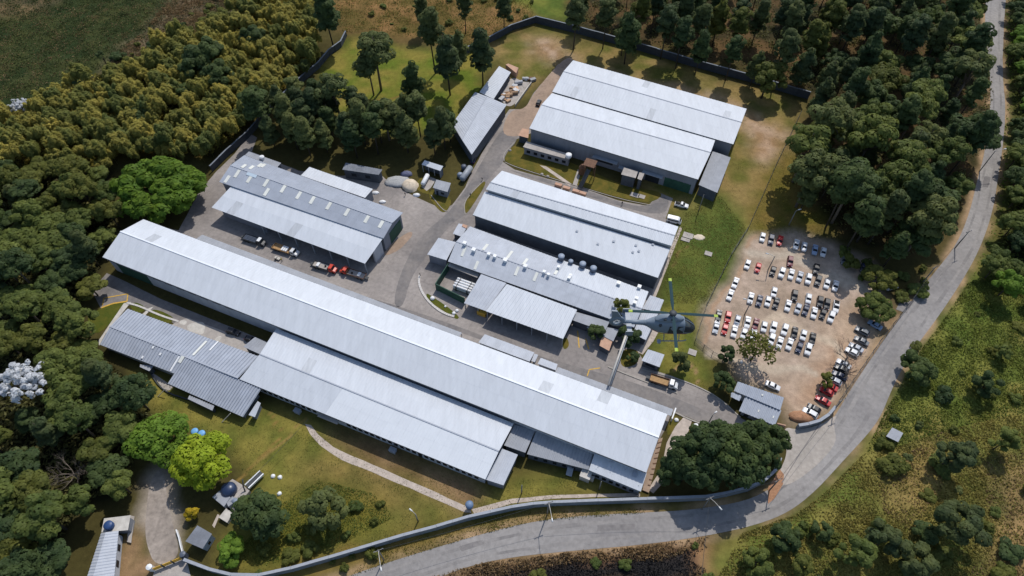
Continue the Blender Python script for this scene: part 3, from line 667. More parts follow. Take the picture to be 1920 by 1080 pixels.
# --- long main warehouse
fr = ln((192,482), (1212,886.2), 7.5); br_ = U(1251.4, 776.5, 7.5); bl_ = fr[0]+(br_-fr[1])
rg = ln((226,434), (1235.3,819.8), 9.3)
LA = [(bl_, br_), rg, fr]
T = thing('long_warehouse', ctr(LA), 'longest white metal roofed warehouse running diagonally across the whole compound', 'warehouse')
roof(T, LA, M['roof_white'], 58, 2, 1.1, 0.035, mats=lambda k, u, j: M['roof_bright'] if k == 0 else M['roof_white'])  # back slope towards the sun takes the lit roofing colour
FL, FR, BR, BL = walls(T, LA, M['wall_pale'], 0.7, 0.3)
ridge_cap(T, *rg, M['ridge_w']); gutter(T, *fr); gutter(T, bl_, br_)
facade(T, FL, FR, [(0.016, 0.085, 0.05, 5.6)], 'loading_door', M['wall_green'])
facade(T, FL, FR, [(0.0, 0.3, 5.9, 6.25)], 'band', M['roof_dark'], 0.35)
facade(T, FL, FR, [(0.1+i*0.026, 0.116+i*0.026, 5.0, 5.75) for i in range(7)], 'window', M['glass'])
facade(T, FR, BR, [(0.12, 0.3, 0.05, 3.6), (0.62, 0.8, 0.05, 3.6)], 'end_door', M['opening'])
# --- narrow awning along its yard side
nf = Vector((-0.396, -0.918, 0))
for a, b_, nx, lb in (((379,440),(866,624),30,'narrow grey awning along the longest warehouse by the parked trucks'), ((1046,688),(1262,767.5),14,'narrow grey awning at the right end of the longest warehouse beside the entrance road')):
    o_ = ln(a, b_, 3.3); i_ = (o_[0]+nf*2.6+Vector((0, 0, 0.7)), o_[1]+nf*2.6+Vector((0, 0, 0.7)))
    t = thing('awning', ctr([o_, i_]), lb, 'awning'); roof(t, [o_, i_], M['roof_mid'] if a[0] < 900 else M['roof_mid'], nx, 1, 1.0, 0.06)
    posts(t, o_[0]+nf*0.3, o_[1]+nf*0.3, nx//2+1, 3.1, M['steel'], 0.18)
# --- flat annexes on the yard side
for qd, lb, nx in (([(909,626.7),(1002,661),(993,678),(897,642)], 'long pale flat roofed annex on the yard side of the longest warehouse opposite the canopy', 8),
               ([(1014,671),(1045.6,683),(1042,694.4),(1008,682)], 'short pale flat roofed annex on the yard side of the longest warehouse', 3)):
    t, L, f = flat_building('annex', qd, 4.2, M['roof_pale'], M['wall'], lb, nx=nx, dz=-0.3)
    facade(t, f[3], f[2], [(0.1, 0.2, 0.05, 2.2), (0.6, 0.7, 0.05, 2.2)], 'door', M['opening'], flip=True)
t, L, f = flat_building('annex', [(1002,663),(1009,665.5),(1003,679),(996,677)], 3.2, M['roof_pale'], M['wall'], 'tiny pale roofed link between the two flat annexes of the longest warehouse', nx=1)
# --- lower front bay
LA2 = [ln((518,615.5),(963.5,794),5.6), ln((487,664),(935.5,846),6.35), ln((449,711),(910,899),4.9)]
T = thing('front_warehouse', ctr(LA2), 'low white gabled warehouse joined to the front of the longest warehouse above the lawn path', 'warehouse')
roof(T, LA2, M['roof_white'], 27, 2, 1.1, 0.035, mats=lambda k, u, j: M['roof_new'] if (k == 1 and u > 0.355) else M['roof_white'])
FL, FR, BR, BL = walls(T, LA2, M['wall_pale'], 0.6, 0.25); gutter(T, *LA2[2])
ridge_cap(T, *LA2[1], M['ridge'], 0.35, 0.1)
facade(T, FL, FR, [(0.03+i*0.0245, 0.045+i*0.0245, 1.2, 3.9) for i in range(39) if not 12 <= i <= 16], 'window', M['glass'])
facade(T, FL, FR, [(0.33, 0.35, 0.05, 2.3), (0.74, 0.755, 0.05, 2.3)], 'door', M['opening'])
fd = (FR-FL).normalized(); nn = Vector((fd.y, -fd.x, 0))
for t0, t1 in ((0.335, 0.42),):
    a, b_ = FL.lerp(FR, t0), FL.lerp(FR, t1); mb = MB()
    mb.prism([(a.x, a.y), (b_.x, b_.y), ((b_+nn*1.4).x, (b_+nn*1.4).y), ((a+nn*1.4).x, (a+nn*1.4).y)], 3.0, 3.15); mb.build('door_hood', M['conc'], T)
for t0 in (0.24, 0.645):
    p = FL.lerp(FR, t0)+nn*1.4; mb = MB(); mb.box((p.x, p.y, 0.6), (1.8, 1.2, 1.2), AX); mb.box((p.x, p.y, 1.26), (2.0, 1.4, 0.12), AX)
    tag(mb.build('service_box', M['roof_mid']), 'grey service cabinet against the window wall of the low front warehouse, %s one' % ('left' if t0 < .5 else 'right'), 'cabinet')
# --- right side lean-tos below the main roof
t, L, f = flat_building('side_annex', [(941,841),(971,852.6),(944,910),(910,899)], 3.9, M['roof_pale'], M['wall'], 'plain pale grey annex on the right end of the low front warehouse', nx=2, ny=2, dz=0.3)
t, L, f = flat_building('link_roof', [(964,796),(1004,807),(985,849),(945,835)], 4.2, M['roof_mid'], M['wall_dark'], 'dark grey ribbed link roof between the two white warehouses at their right end', nx=4, pitch=0.8, depth=0.1)
L = [ln((1005.5,808),(1113,849),4.6), ln((988,851.5),(1104,881),3.6)]
t = thing('lean_to', ctr(L), 'long tapering grey ribbed lean-to below the front eave of the longest warehouse', 'lean-to'); f = lean(t, L, M['roof_mid'], 9, M['wall_dark'], 0.8, 0.3, 1, 0.1)
facade(t, f[0], f[1], [(0.1+i*0.16, 0.16+i*0.16, 0.9, 2.2) for i in range(5)], 'window', M['glass'])
t, L, f = flat_building('end_annex', [(1115,849.5),(1212.5,887.5),(1201.5,921.7),(1104,881.5)], 4.3, M['roof_white'], M['wall'], 'white roofed annex at the near right corner of the longest warehouse', nx=7, ny=2, dz=0.9)
facade(t, f[0], f[1], [(0.12+i*0.14, 0.2+i*0.14, 1.0, 2.4) for i in range(6)], 'window', M['glass'])
roofpatch(t, [onroof(L, 0, a, b_) for a, b_ in ((.76,.12),(.84,.12),(.84,.42),(.76,.42))], 'roof_hatch', M['roof_grey'], 0.3)
for q_ in range(12): roofpatch(t, [onroof(L, 0, a, b_) for a, b_ in (lambda a, b_: ((a,b_),(a+.012,b_),(a+.012,b_+.03),(a,b_+.03)))(rnd.uniform(.05,.95), rnd.uniform(.1,.9))], 'roof_patch', M['roof_mid'], 0.17)
mb = MB(); p = U(1098, 893, 0); mb.box((p.x, p.y, 1.3), (2.6, 3.0, 2.6), AX); mb.box((p.x, p.y, 2.66), (2.8, 3.2, 0.12), AX); mb.box((p.x+1.6, p.y-1.0, 0.8), (0.9, 1.0, 1.6), AX)
tag(mb.build('utility_cabinet', M['conc_pale']), 'pale box shaped utility cabinet at the left foot of the white corner annex', 'cabinet')
mb = MB(); a, b_ = U(1070,878,0), U(1066,893,0); mb.beam(a+Vector((0,0,1.6)), b_+Vector((0,0,.4)), 1.6, 0.3); mb.box((a.x,a.y,.8),(1.6,1.4,1.6),AX)
tag(mb.build('service_stair', M['steel']), 'small grey steel stair below the tapering lean-to', 'stair')
mb = MB(); P_ = [U(1222,830,0), U(1242,822,0), U(1216,925,0), U(1204,920,0)]
mb.prism([(p.x, p.y) for p in P_], 0.05, 0.55); T = tag(mb.build('loading_ramp', M['dirtlane']), 'tan concrete ramp along the right end wall of the longest warehouse', 'ramp')
for i in range(9):
    f_ = 0.08+i*0.1; a, b_ = P_[0].lerp(P_[3], f_), P_[1].lerp(P_[2], f_); m_ = a.lerp(b_, 0.6); mb = MB(); mb.beam(m_+Vector((0,0,0.62)), b_+Vector((0,0,0.62)), 0.22, 0.14); mb.build('ramp_rib', M['rust'], T)
mb = MB(); a, b_ = U(1265,770,0), U(1258,790,0); mb.beam(a+Vector((0,0,.9)), b_+Vector((0,0,.9)), 0.35, 1.8); tag(mb.build('gable_screen', M['white']), 'short white screen wall at the yard corner of the longest warehouse', 'screen wall')

# --- striped office block, lower left
LB = [ln((239,579),(485,668.5),3.6), ln((206.5,612),(447,709),4.9), ln((187,646),(328,701),3.6)]
r0 = LB[1][0]; r1 = LB[1][1]
f_split = 0.0
LB1 = [LB[0], LB[1]]
tU = 0.6
mid_r = r0.lerp(r1, tU)
LBf1 = [(r0, mid_r), (LB[2][0], LB[2][1])]
LBf2 = [(mid_r, U(490,729,4.5)), (U(314.5,719,3.0), U(455.6,782,2.6))]
T = thing('office_block', ctr(LB), 'low L shaped office block with strongly ribbed grey roof at lower left', 'office building')
roof(T, LB1, M['roof_fibre'], 15, 2, 0.92, 0.2); roof(T, LBf1, M['roof_fibre'], 9, 1, 0.92, 0.2); roof(T, LBf2, M['roof_fibre'], 10, 2, 0.92, 0.2)
ridge_cap(T, r0, r1, M['ridge'], 0.45, 0.2)
w1 = walls(T, LB, M['wall_pale'], 0.7, 0.3)
Lw = [(mid_r, U(488,728,4.4)), LBf2[1]]
w2 = walls(T, [(U(357,672,4.5), U(484,728,4.3)), LBf2[1]], M['wall'], 0.7, 0.35)
facade(T, w2[0], w2[1], [(0.05+i*0.13, 0.13+i*0.13, 0.9, 1.9) for i in range(7)], 'window', M['glass'])
facade(T, w1[3], w1[2], [(0.05+i*0.1, 0.1+i*0.1, 0.9, 2.1) for i in range(9)], 'window', M['glass'], flip=True)
for (k, L_) in ((0, LB1),):
    for u in (0.63,): roofpatch(T, [onroof(L_, 0, a, b_) for a, b_ in ((u,.15),(u+.014,.15),(u+.014,.85),(u,.85))], 'skylight', M['skylight'], 0.28)
    roofpatch(T, [onroof(L_, 0, a, b_) for a, b_ in ((.70,0.0),(.708,0.0),(.708,.45),(.70,.45))], 'roof_pipe', M['white'], 0.3)
roofpatch(T, [onroof(LBf1, 0, a, b_) for a, b_ in ((.93,.1),(.95,.1),(.95,.95),(.93,.95))], 'roof_pipe', M['white'], 0.3)
roofpatch(T, [onroof(LBf1, 0, a, b_) for a, b_ in ((.96,.02),(.999,.02),(.999,.4),(.96,.4))], 'skylight', M['skylight'], 0.28)
for u, w in ((.72,.28),(.6,.1),(.55,.75)): roofpatch(T, [onroof(LBf1, 0, a, b_) for a, b_ in ((u,w),(u+.02,w),(u+.02,w+.14),(u,w+.14))], 'roof_hatch', M['white'], 0.4)
t, L, f = flat_building('porch', [(355,741),(402,761),(398,770),(352,748)], 2.4, M['roof_mid'], M['wall_dark'], 'small grey porch awning on the lawn side of the striped office block', nx=6, pitch=0.8, depth=0.12)
t, L, f = flat_building('porch', [(483,752),(489,756),(478,782),(466,778)], 2.5, M['roof_pale'], M['wall'], 'small pale shed at the right corner of the striped office block', 'shed', nx=3, pitch=0.9)
t, L, f = flat_building('link_roof', [(478,632),(502,643),(487,664),(456,650)], 3.6, M['roof_mid'], M['wall_dark'], 'plain grey link roof between the striped office block and the white warehouses', nx=3)
t, L, f = flat_building('porch', [(263,683),(288,686),(280,696),(262,688)], 2.6, M['roof_mid'], M['wall_dark'], 'little grey porch below the left half of the striped office block', nx=3)
sheet('footpath', [(280,695),(288,700),(325,725),(318,732),(308,732)], 0.03, M['conc'], 0.03)
kerb([(280,696),(306,735),(360,752)], 0.3, 0.5, M['fence_dark'])
for a, b_, s in (((310,729),(296,744),'left'), ((432,775),(416,792),'right')):
    A, B = U(a[0],a[1],2.6), U(b_[0],b_[1],0); mb = MB(); mb.tube([A, B], 0.11); tag(mb.build('drain_pipe', M['conc_pale']), 'thin pale pipe slanting from the striped office eave to the lawn, %s of two' % s, 'pipe')

# --- shed group upper left (skylight roof + open white canopy)
LC = [ln((457.8,291),(755.6,399),7.2), ln((432,310),(736,417.8),8.4), ln((411,341),(719,447),7.2)]
T = thing('workshop', ctr(LC), 'grey gabled workshop roof dotted with pale skylight strips', 'workshop')
roof(T, LC, M['roof_grey'], 22, 2, 1.1, 0.07); FL, FR, BR, BL = walls(T, LC, M['wall'], 0.6, 0.25)
ridge_cap(T, *LC[1], M['ridge'], 0.45)
facade(T, FR, BR, [(0.3, 0.92, 0.05, 5.2)], 'loading_door', M['wall_green'], 0.12)
facade(T, FL, BL, [(0.4, 0.6, 0.05, 3.0)], 'door', M['opening'], flip=True)
for x, y in ((345,185),(410,197),(485,178),(515,185),(295,250),(203,297),(400,298),(540,333),(535,405),(678,383),(813,437),(930,477),(1070,525),(1213,575),(1380,637),(1500,678)):
    k, u, w = at_px(LC, x/4.5+380, y/4.5+270); s = 1 if k == 1 else 0.7
    w0, w1 = max(0.04, w-0.22*s), min(0.95, w+0.22*s)
    roofpatch(T, [onroof(LC, k, a, b_) for a, b_ in ((u-.009,w0),(u+.009,w0),(u+.009,w1),(u-.009,w1))], 'skylight', M['skylight'])
roofpatch(T, [onroof(LC, 1, a, b_) for a, b_ in ((.118,.03),(.18,.03),(.18,.2),(.118,.2))], 'roof_sheet', mat('pale_blue_sheet', (0.42,0.50,0.56)), 0.2)
LC2 = [ln((436.7,345.6),(717.8,447),6.9), ln((396.7,389),(684.4,494.4),5.4)]
T = thing('truck_shed', ctr(LC2), 'open fronted white canopy shed with trucks parked along it', 'open shed')
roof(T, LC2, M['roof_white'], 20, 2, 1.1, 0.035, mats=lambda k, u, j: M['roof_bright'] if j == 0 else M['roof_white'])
def qp(L, u, w): p = onroof(L, 0, u, w); return Vector((p.x, p.y, 0))
mb = MB(); a, b_, c, d = qp(LC2, .03, .85), qp(LC2, .33, .85), qp(LC2, .33, .04), qp(LC2, .03, .04); mb.prism([(p.x,p.y) for p in (a,b_,c,d)], 0, [5.3,5.3,6.5,6.5]); mb.build('wall', M['wall'], T)
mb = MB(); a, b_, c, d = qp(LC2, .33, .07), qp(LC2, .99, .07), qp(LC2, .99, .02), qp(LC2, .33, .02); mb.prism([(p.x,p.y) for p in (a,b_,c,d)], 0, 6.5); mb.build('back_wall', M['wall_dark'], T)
mb = MB(); a, b_, c, d = qp(LC2, .985, .5), qp(LC2, .995, .5), qp(LC2, .995, .07), qp(LC2, .985, .07); mb.prism([(p.x,p.y) for p in (a,b_,c,d)], 0, 5.8); mb.build('side_wall', M['wall_pale'], T)
posts(T, qp(LC2, .33, .96), qp(LC2, .99, .96), 7, 5.2, M['steel'], 0.3)
t, L, f = flat_building('rear_lean_to', [(466.5,284),(527,305.5),(520,313.5),(459,291)], 5.6, M['roof_mid'], M['wall_dark'], 'grey lean-to with a water cistern behind the far left corner of the skylight workshop', 'lean-to', nx=5)
t, L, f = flat_building('rear_shed', [(580,313),(699,354.4),(684.4,371),(564,329)], 5.2, M['roof_bright'], M['wall'], 'small white flat roofed shed behind the skylight workshop', 'shed', nx=8, ny=2)
mb = MB(); p = U(491.5,297,5.9); mb.lathe((p.x,p.y,5.6), [(0.9,0),(0.95,1.1),(0.5,1.45)], 12); tag(mb.build('cistern', M['white']), 'small pale cistern on the lean-to behind the skylight workshop', 'water tank')
def cistern(px, py, z, r, h, m, lid, label, name='water_tank', group=None):
    p = U(px, py, z); t = thing(name, (p.x, p.y, z), label, 'water tank', group)
    mb = MB(); mb.lathe((p.x,p.y,z), [(r*.95,0),(r,h*.15),(r,h)], 16); sh = mb.build('shell', m, t, True)
    mb = MB(); mb.lathe((p.x,p.y,z+h), [(r*1.02,0),(r*1.02,.08*r),(r*.85,.22*r),(r*.3,.34*r)], 16); mb.build('lid', lid, sh, True); return t
# dark block behind
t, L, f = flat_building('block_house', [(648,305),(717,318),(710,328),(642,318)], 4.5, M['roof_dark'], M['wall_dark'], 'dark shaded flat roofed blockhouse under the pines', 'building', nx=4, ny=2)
facade(t, f[0], f[1], [(.2,.34,1.6,3.0),(.6,.74,1.6,3.0)], 'window', M['opening'])
for q4, z in (([(655,312),(663,306),(671,318),(656,317)],4.6), ([(688,327),(692,318),(703,323),(715,314),(712,328),(700,330)],4.6)):
    pass
# --- top right double warehouse
LD = [ln((1074.5,113),(1400,204),8.6), ln((1056.5,134),(1390.5,229.5),9.8), ln((1035.5,172),(1375,270.5),8.6)]
T = thing('back_warehouse', ctr(LD), 'rear bay of the big twin roofed warehouse nearest the top boundary wall', 'warehouse')
roof(T, LD, M['roof_white'], 30, 2, 1.15, 0.035, mats=lambda k, u, j: M['roof_bright'] if k == 0 else M['roof_white'])  # sunlight on the back slope is put into a paler colour
walls(T, LD, M['wall'], 0.5, 0.25); ridge_cap(T, *LD[1], M['ridge'], 0.3, 0.1); gutter(T, *LD[2])
LD2 = [ln((1035,174.5),(1341,262.5),8.2), ln((1015,196.5),(1332.5,286),9.4), ln((992.5,240.5),(1308.8,336.5),8.0)]
T = thing('twin_warehouse', ctr(LD2), 'front bay of the big twin roofed warehouse facing the grass islands', 'warehouse')
roof(T, LD2, M['roof_white'], 29, 2, 1.15, 0.035, mats=lambda k, u, j: M['roof_bright'] if k == 0 else M['roof_white'])  # paler colour on the back slope stands for the sun on it
FL, FR, BR, BL = walls(T, LD2, M['wall'], 0.5, 0.25); ridge_cap(T, *LD2[1], M['ridge'], 0.3, 0.1); gutter(T, *LD2[2])
facade(T, FL, FR, [(0.01+i*0.033, 0.018+i*0.033, 0.05, 7.5) for i in range(30)], 'cladding_rib', M['wall'], 0.12)
facade(T, FL, FR, [(0.42, 0.52, 2.0, 4.2), (0.72, 0.80, 0.05, 4.0)], 'door', M['opening'], 0.14)
facade(T, FL, FR, [(0.83, 0.98, 0.05, 4.2)], 'loading_door', M['wall_green'], 0.14)
fd = (FR-FL).normalized(); nn = Vector((fd.y, -fd.x, 0))
for t0, t1, z in ((0.40, 0.55, 4.5), (0.70, 0.82, 4.4), (0.56, 0.68, 3.2)):
    a, b_ = FL.lerp(FR, t0), FL.lerp(FR, t1); mb = MB(); mb.prism([(p.x, p.y) for p in (a+nn*.15, b_+nn*.15, b_+nn*1.8, a+nn*1.8)], z, z+0.15); mb.build('door_hood', M['roof_mid'], T)
t, L, f = flat_building('side_annex', [(1336.5,283),(1370,295.5),(1345,361.5),(1310,346.5)], 5.0, M['roof_mid'], M['wall_dark'], 'flat grey annex on the right end of the twin roofed warehouse', nx=2, ny=3, depth=0.03)
t, L, f = flat_building('low_office', [(987.5,265),(1071,290),(1067.5,299.5),(980.5,275.5)], 3.6, M['conc'], M['wall'], 'long low building with a pale concrete roof in front of the twin warehouse', 'building', nx=7, depth=0.02)
facade(t, f[0], f[1], [(.06+i*.16,.14+i*.16,1.0,2.2) for i in range(6)], 'window', M['glass'])
cistern(1066, 294, 3.7, 1.15, 1.0, M['white'], M['white'], 'white round water tank on the end of the long low concrete roof')
t, L, f = flat_building('guard_kiosk', [(979,240.5),(992,243),(990.5,259),(971.5,254)], 3.4, M['terracotta'], M['wall_dark'], 'small kiosk with an orange roof at the left corner of the twin warehouse', 'kiosk', nx=2, ny=2, depth=0.03)
t, L, f = flat_building('transformer_block', [(1170,314),(1196,322),(1192,334),(1164.5,327)], 5.2, M['conc'], M['wall_dark'], 'grey block with a flat concrete roof against the front of the twin warehouse', 'building', nx=2, ny=1, depth=0.02)
t, L, f = flat_building('transformer_annex', [(1199,323),(1208.5,325),(1203,338),(1195,335)], 5.2, M['conc'], M['wall_dark'], 'narrow concrete roofed annex right beside the grey block of the twin warehouse', 'building', nx=1, depth=0.02)
# conveyor tower
p = U(1098, 345, 0); T = thing('conveyor_tower', p, 'rusty conveyor tower with a dark sloping chute before the twin warehouse', 'conveyor')
top = U(1107,304,7.5); 
mb = MB(); mb.box((top.x, top.y, 7.0), (4.2, 4.0, 0.3), AX); mb.build('platform', M['rust'], T)
for sx in (-1.8, 1.8):
    for sy in (-1.6, 1.6): mb = MB(); mb.box((top.x+sx, top.y+sy, 3.42), (0.25, 0.25, 6.84), 0); mb.build('leg', M['rust'], T)
low = U(1088, 352, 0.6); mb = MB(); mb.beam(top+Vector((-0.5,-2.2,-1.6)), low, 1.3, 0.7); mb.build('chute', M['dark_steel'], T)
mb = MB(); mb.beam(top+Vector((-1.2,-2.2,-0.8)), low+Vector((-.75,0,.7)), 0.1, 0.1); mb.beam(top+Vector((.2,-2.2,-0.8)), low+Vector((.75,0,.7)), 0.1, 0.1); mb.build('handrail', M['dark_steel'], T)
mb = MB(); mb.lathe((low.x+1.0, low.y+8, 0.0), [(1.2,0),(1.2,3.2),(0.4,4.4)], 10); mb.build('hopper', M['rust'], T)
# orange brick stacks on the lane
for i, (x, y) in enumerate(((1047,349),(1062,355),(1080,361),(1092,365))):
    mb = MB(); p = U(x, y, 0); mb.box((p.x, p.y, 0.55), (2.6, 1.2, 1.0), AX); 
    tag(mb.build('brick_pallet', M['terracotta']), 'orange stack of bricks along the lane behind the middle warehouse, %s' % ('leftmost','second from left','third from left','rightmost')[i], 'brick stack')

# --- middle warehouse
LE0 = [ln((941,320),(1272,425),8.8), ln((919.5,342),(1265.5,441.5),9.6), ln((911,355),(1259,461),9.0)]
T = thing('middle_warehouse', ctr(LE0), 'bright white stepped roof warehouse in the middle of the compound', 'warehouse')
roof(T, LE0[:2], M['roof_bright'], 29, 2, 1.15, 0.035); roof(T, LE0[1:], M['roof_white'], 29, 1, 1.15, 0.07)  # sun-facing slope in the lit tone, front slope in plain white
LE1 = [ln((909,359),(1256.5,467),7.9), ln((886.5,403),(1233.6,521),6.6)]
roof(T, LE1, M['roof_white'], 29, 2, 1.15, 0.035)
walls(T, LE0, M['wall_pale'], 0.4, 0.2); FL, FR, BR, BL = walls(T, [LE0[0], LE1[0], LE1[1]], M['wall'], 0.5, 0.28, name='lower_wall') if False else walls(T, LE1, M['wall_dark'], 0.5, 0.25, name='lower_wall')  # lower wall coloured dark for the shade between the two buildings
ridge_cap(T, *LE0[1], M['ridge'], 0.35, 0.1); gutter(T, *LE1[1])
for x, y in ((1190,459),(1197,468),(1185,470),(1150,450),(1120,455),(1224,450),(1080,432)):
    k, u, w = at_px(LE1, x, y); w = min(w, .9); roofpatch(T, [onroof(LE1, 0, a, b_) for a, b_ in ((u,w),(u+.012,w),(u+.012,w+.06),(u,w+.06))], 'roof_vent', M['roof_grey'], 0.3)

# --- centre building with ridge vents
LF_ = [ln((881,424.5),(1216,547),4.8), ln((855.5,453),(1204,579),6.0), ln((840,490),(1189,614),4.6)]
T = thing('vent_building', ctr(LF_), 'grey roofed process building with a row of white vents along its ridge', 'industrial building')
roof(T, LF_, M['roof_pale'], 27, 2, 1.0, 0.07, mats=lambda k, u, j: M['roof_white'] if (k == 0 and u > .55) else M['roof_pale'])
FL, FR, BR, BL = walls(T, LF_, M['wall'], 0.5, 0.25); ridge_cap(T, *LF_[1], M['ridge'], 0.35, 0.1); gutter(T, *LF_[2])
for x, y in ((872,459),(888,470),(916,479),(927,483),(949,490),(986,502),(1020,512),(1029,518),(1048,504),(1068,524),(1070,519),(1161,534),(1191,571),(1194,563),(1199,541)):
    k, u, w = at_px(LF_, x, y); p = onroof(LF_, k, u, w); t_ = mb = MB(); s = rnd.uniform(0.7, 1.1)
    mb.box((p.x, p.y, p.z+0.5), (s, s, 1.1), AX); mb.box((p.x, p.y, p.z+1.12), (s*1.25, s*1.25, 0.14), AX); mb.build('roof_vent', M['white'], T)
for x, y in ((910,465),(956,478),(983,492),(1045,508),(868,472),(892,497),(970,510),(1005,520)):
    k, u, w = at_px(LF_, x, y); roofpatch(T, [onroof(LF_, k, a, b_) for a, b_ in ((u-.007,max(.03,w-.22)),(u+.007,max(.03,w-.22)),(u+.007,min(.95,w+.22)),(u-.007,min(.95,w+.22)))], 'skylight', M['skylight'])
for i, (x, y) in enumerate(((1052,486),(1070,493),(1092,500),(1112,508))):
    cistern(x, y, 4.9, 1.05 if i != 1 else .8, 1.6 if i != 1 else 1.0, M['tank_dark'], M['tank_lid'], 'dark round tank behind the vent building, %s of four' % ('leftmost','second and smallest','third from left','rightmost')[i], 'roof_tank', 'dark tanks in a row behind the vent building')
t, L, f = flat_building('entrance_annex', [(822,446),(855,454),(837,488),(801,477)], 4.2, M['roof_pale'], M['wall'], 'flat pale annex on the left end of the vent building', nx=3, ny=1)
t, L, f = flat_building('entrance_porch', [(860,419),(877,423),(866,444),(849,438)], 3.2, M['roof_pale'], M['wall_dark'], 'small pale porch at the far left corner of the vent building', 'porch', nx=2)
mb = MB(); a = [U(868,420,3.4), U(877,423,3.4), U(874,428,3.4), U(866,424,3.4)]; mb.prism([(p.x,p.y) for p in a], 3.3, 3.42); mb.build('roof_board', M['terracotta'], t)
# yard canopy in front of it
LG = [ln((902,514),(949.5,531),4.8), ln((870,568.5),(912,583.5),3.8)]
LG2 = [ln((950,532.5),(1082,581),5.1), ln((911,583.5),(1055.8,635.6),4.6)]
T = thing('yard_canopy', ctr(LG2), 'white ribbed canopy with open bays in front of the vent building', 'open shed')
roof(T, LG, M['roof_pale'], 4, 2, 0.95, 0.08, mats=lambda k, u, j: M['roof_pale']); roof(T, LG2, M['roof_white'], 11, 2, 0.95, 0.09)
def q2(L, u, w, z=0): p = onroof(L, 0, u, w); return Vector((p.x, p.y, z))
for L_ , z0, z1 in ((LG, 3.5, 4.5), (LG2, 4.3, 4.8)):
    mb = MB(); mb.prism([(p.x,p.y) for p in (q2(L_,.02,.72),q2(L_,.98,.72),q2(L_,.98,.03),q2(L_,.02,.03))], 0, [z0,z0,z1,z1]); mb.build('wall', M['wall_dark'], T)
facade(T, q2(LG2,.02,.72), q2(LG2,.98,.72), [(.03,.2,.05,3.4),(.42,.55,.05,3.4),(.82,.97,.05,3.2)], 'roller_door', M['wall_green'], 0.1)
facade(T, q2(LG2,.02,.72), q2(LG2,.98,.72), [(.24,.4,.05,3.0),(.6,.78,.05,3.0)], 'bay_shade_panel', M['opening'], 0.1)  # solid dark panels painted as the shade within the bays
posts(T, q2(LG2,.01,.97), q2(LG2,.99,.97), 6, 4.2, M['steel'], 0.25); posts(T, q2(LG,.02,.97), q2(LG,.6,.97), 2, 3.5, M['steel'], 0.25)
t, L, f = flat_building('rear_flat', [(1078,584),(1143,603),(1134,622),(1073,600)], 3.8, M['roof_mid'], M['wall_dark'], 'flat grey roof tucked between the white canopy and the vent building', nx=4, depth=0.02)
t, L, f = flat_building('rear_flat', [(1103,606),(1160,618),(1150,640),(1100,614)], 3.2, M['roof_mid'], M['wall_dark'], 'low flat grey roof beside the round bush right of the white canopy', nx=3, depth=0.02)
t, L, f = flat_building('end_shed', [(1219,553.5),(1245,562.5),(1236,585),(1204,579)], 3.8, M['roof_pale'], M['wall_dark'], 'grey ribbed end shed at the right end of the vent building, farther half', 'shed', nx=4, pitch=0.9, depth=0.1)
t, L, f = flat_building('end_shed', [(1203,581),(1235,587),(1211,638),(1187,625.5)], 3.5, M['roof_pale'], M['wall_dark'], 'grey ribbed end shed at the right end of the vent building, nearer half', 'shed', nx=4, ny=2, pitch=0.9, depth=0.1)
t, L, f = flat_building('tiled_porch', [(1129,629),(1150,635),(1142,658),(1124,648)], 3.0, M['terracotta'], M['wall_dark'], 'little porch with an orange roof between bushes behind the entrance road', 'porch', nx=2, ny=2, depth=0.02)
# tank enclosure
p = U(850, 550); T = thing('tank_enclosure', p, 'dark green walled pen holding long white gas tubes', 'enclosure')
for a, b_, nm, m in (((818,543),(872,570),'wall',M['wall_green']), ((842,500),(900,522),'wall',M['wall_dark']), ((818,543),(842,505),'wall',M['wall_green'])):
    A, B = U(*a), U(*b_); mb = MB(); mb.beam(A+Vector((0,0,1.6)), B+Vector((0,0,1.6)), 0.25, 3.2); mb.build(nm, m, T)
for a, b_ in (((843,494),(898,516)),):
    A, B = U(a[0],a[1],3.2), U(b_[0],b_[1],3.2); mb = MB(); mb.beam(A, B, 2.4, 0.25); mb.build('ledge', M['conc'], T)
p0 = U(868, 539); T = thing('gas_tube_rack', p0, 'stack of long white gas tubes inside the green walled pen', 'gas tubes')
dv = (U(880,551)-U(850,540)).normalized(); sv = Vector((-dv.y, dv.x, 0))
for i in range(4):
    for h in (0.6, 1.6):
        a = U(853,535)+sv*(i*1.0-1.2)+Vector((0,0,h)); mb = MB(); mb.tube([a, a+dv*0.3, a+dv*6.2, a+dv*6.5], [0.2,0.42,0.42,0.2], 10); mb.build('tube', M['white'], T, True)
for f_ in (0.2, 0.8):
    a = U(853,535)+dv*6.5*f_; mb = MB(); mb.box((a.x+sv.x*.3, a.y+sv.y*.3, 1.05), (0.2, 4.4, 2.1), math.atan2(dv.y,dv.x)); mb.build('rack_frame', M['dark_steel'], T)
mb = MB(); p = U(904,589); mb.box((p.x,p.y,.9),(2.8,1.6,1.8),AX); tag(mb.build('skip_bin', M['yellow']), 'yellow bin in the shade at the left of the white canopy', 'bin')
for i, (x, y, s) in enumerate(((811,560,.8),(851,588,.65),(857,583,.6),(835,575,.4))):
    mb = MB(); p = U(x,y); mb.lathe((p.x,p.y,.03), [(s*.9,0),(s,.3*s),(s*.7,.8*s),(s*.2,1.0*s)], 9); tag(mb.build('boulder', M['white'], smooth=True), 'white stone on the kerbed grass by the green pen, %s' % ('largest, at the left end','lower of the right pair','upper of the right pair','smallest, in the middle')[i], 'stone')
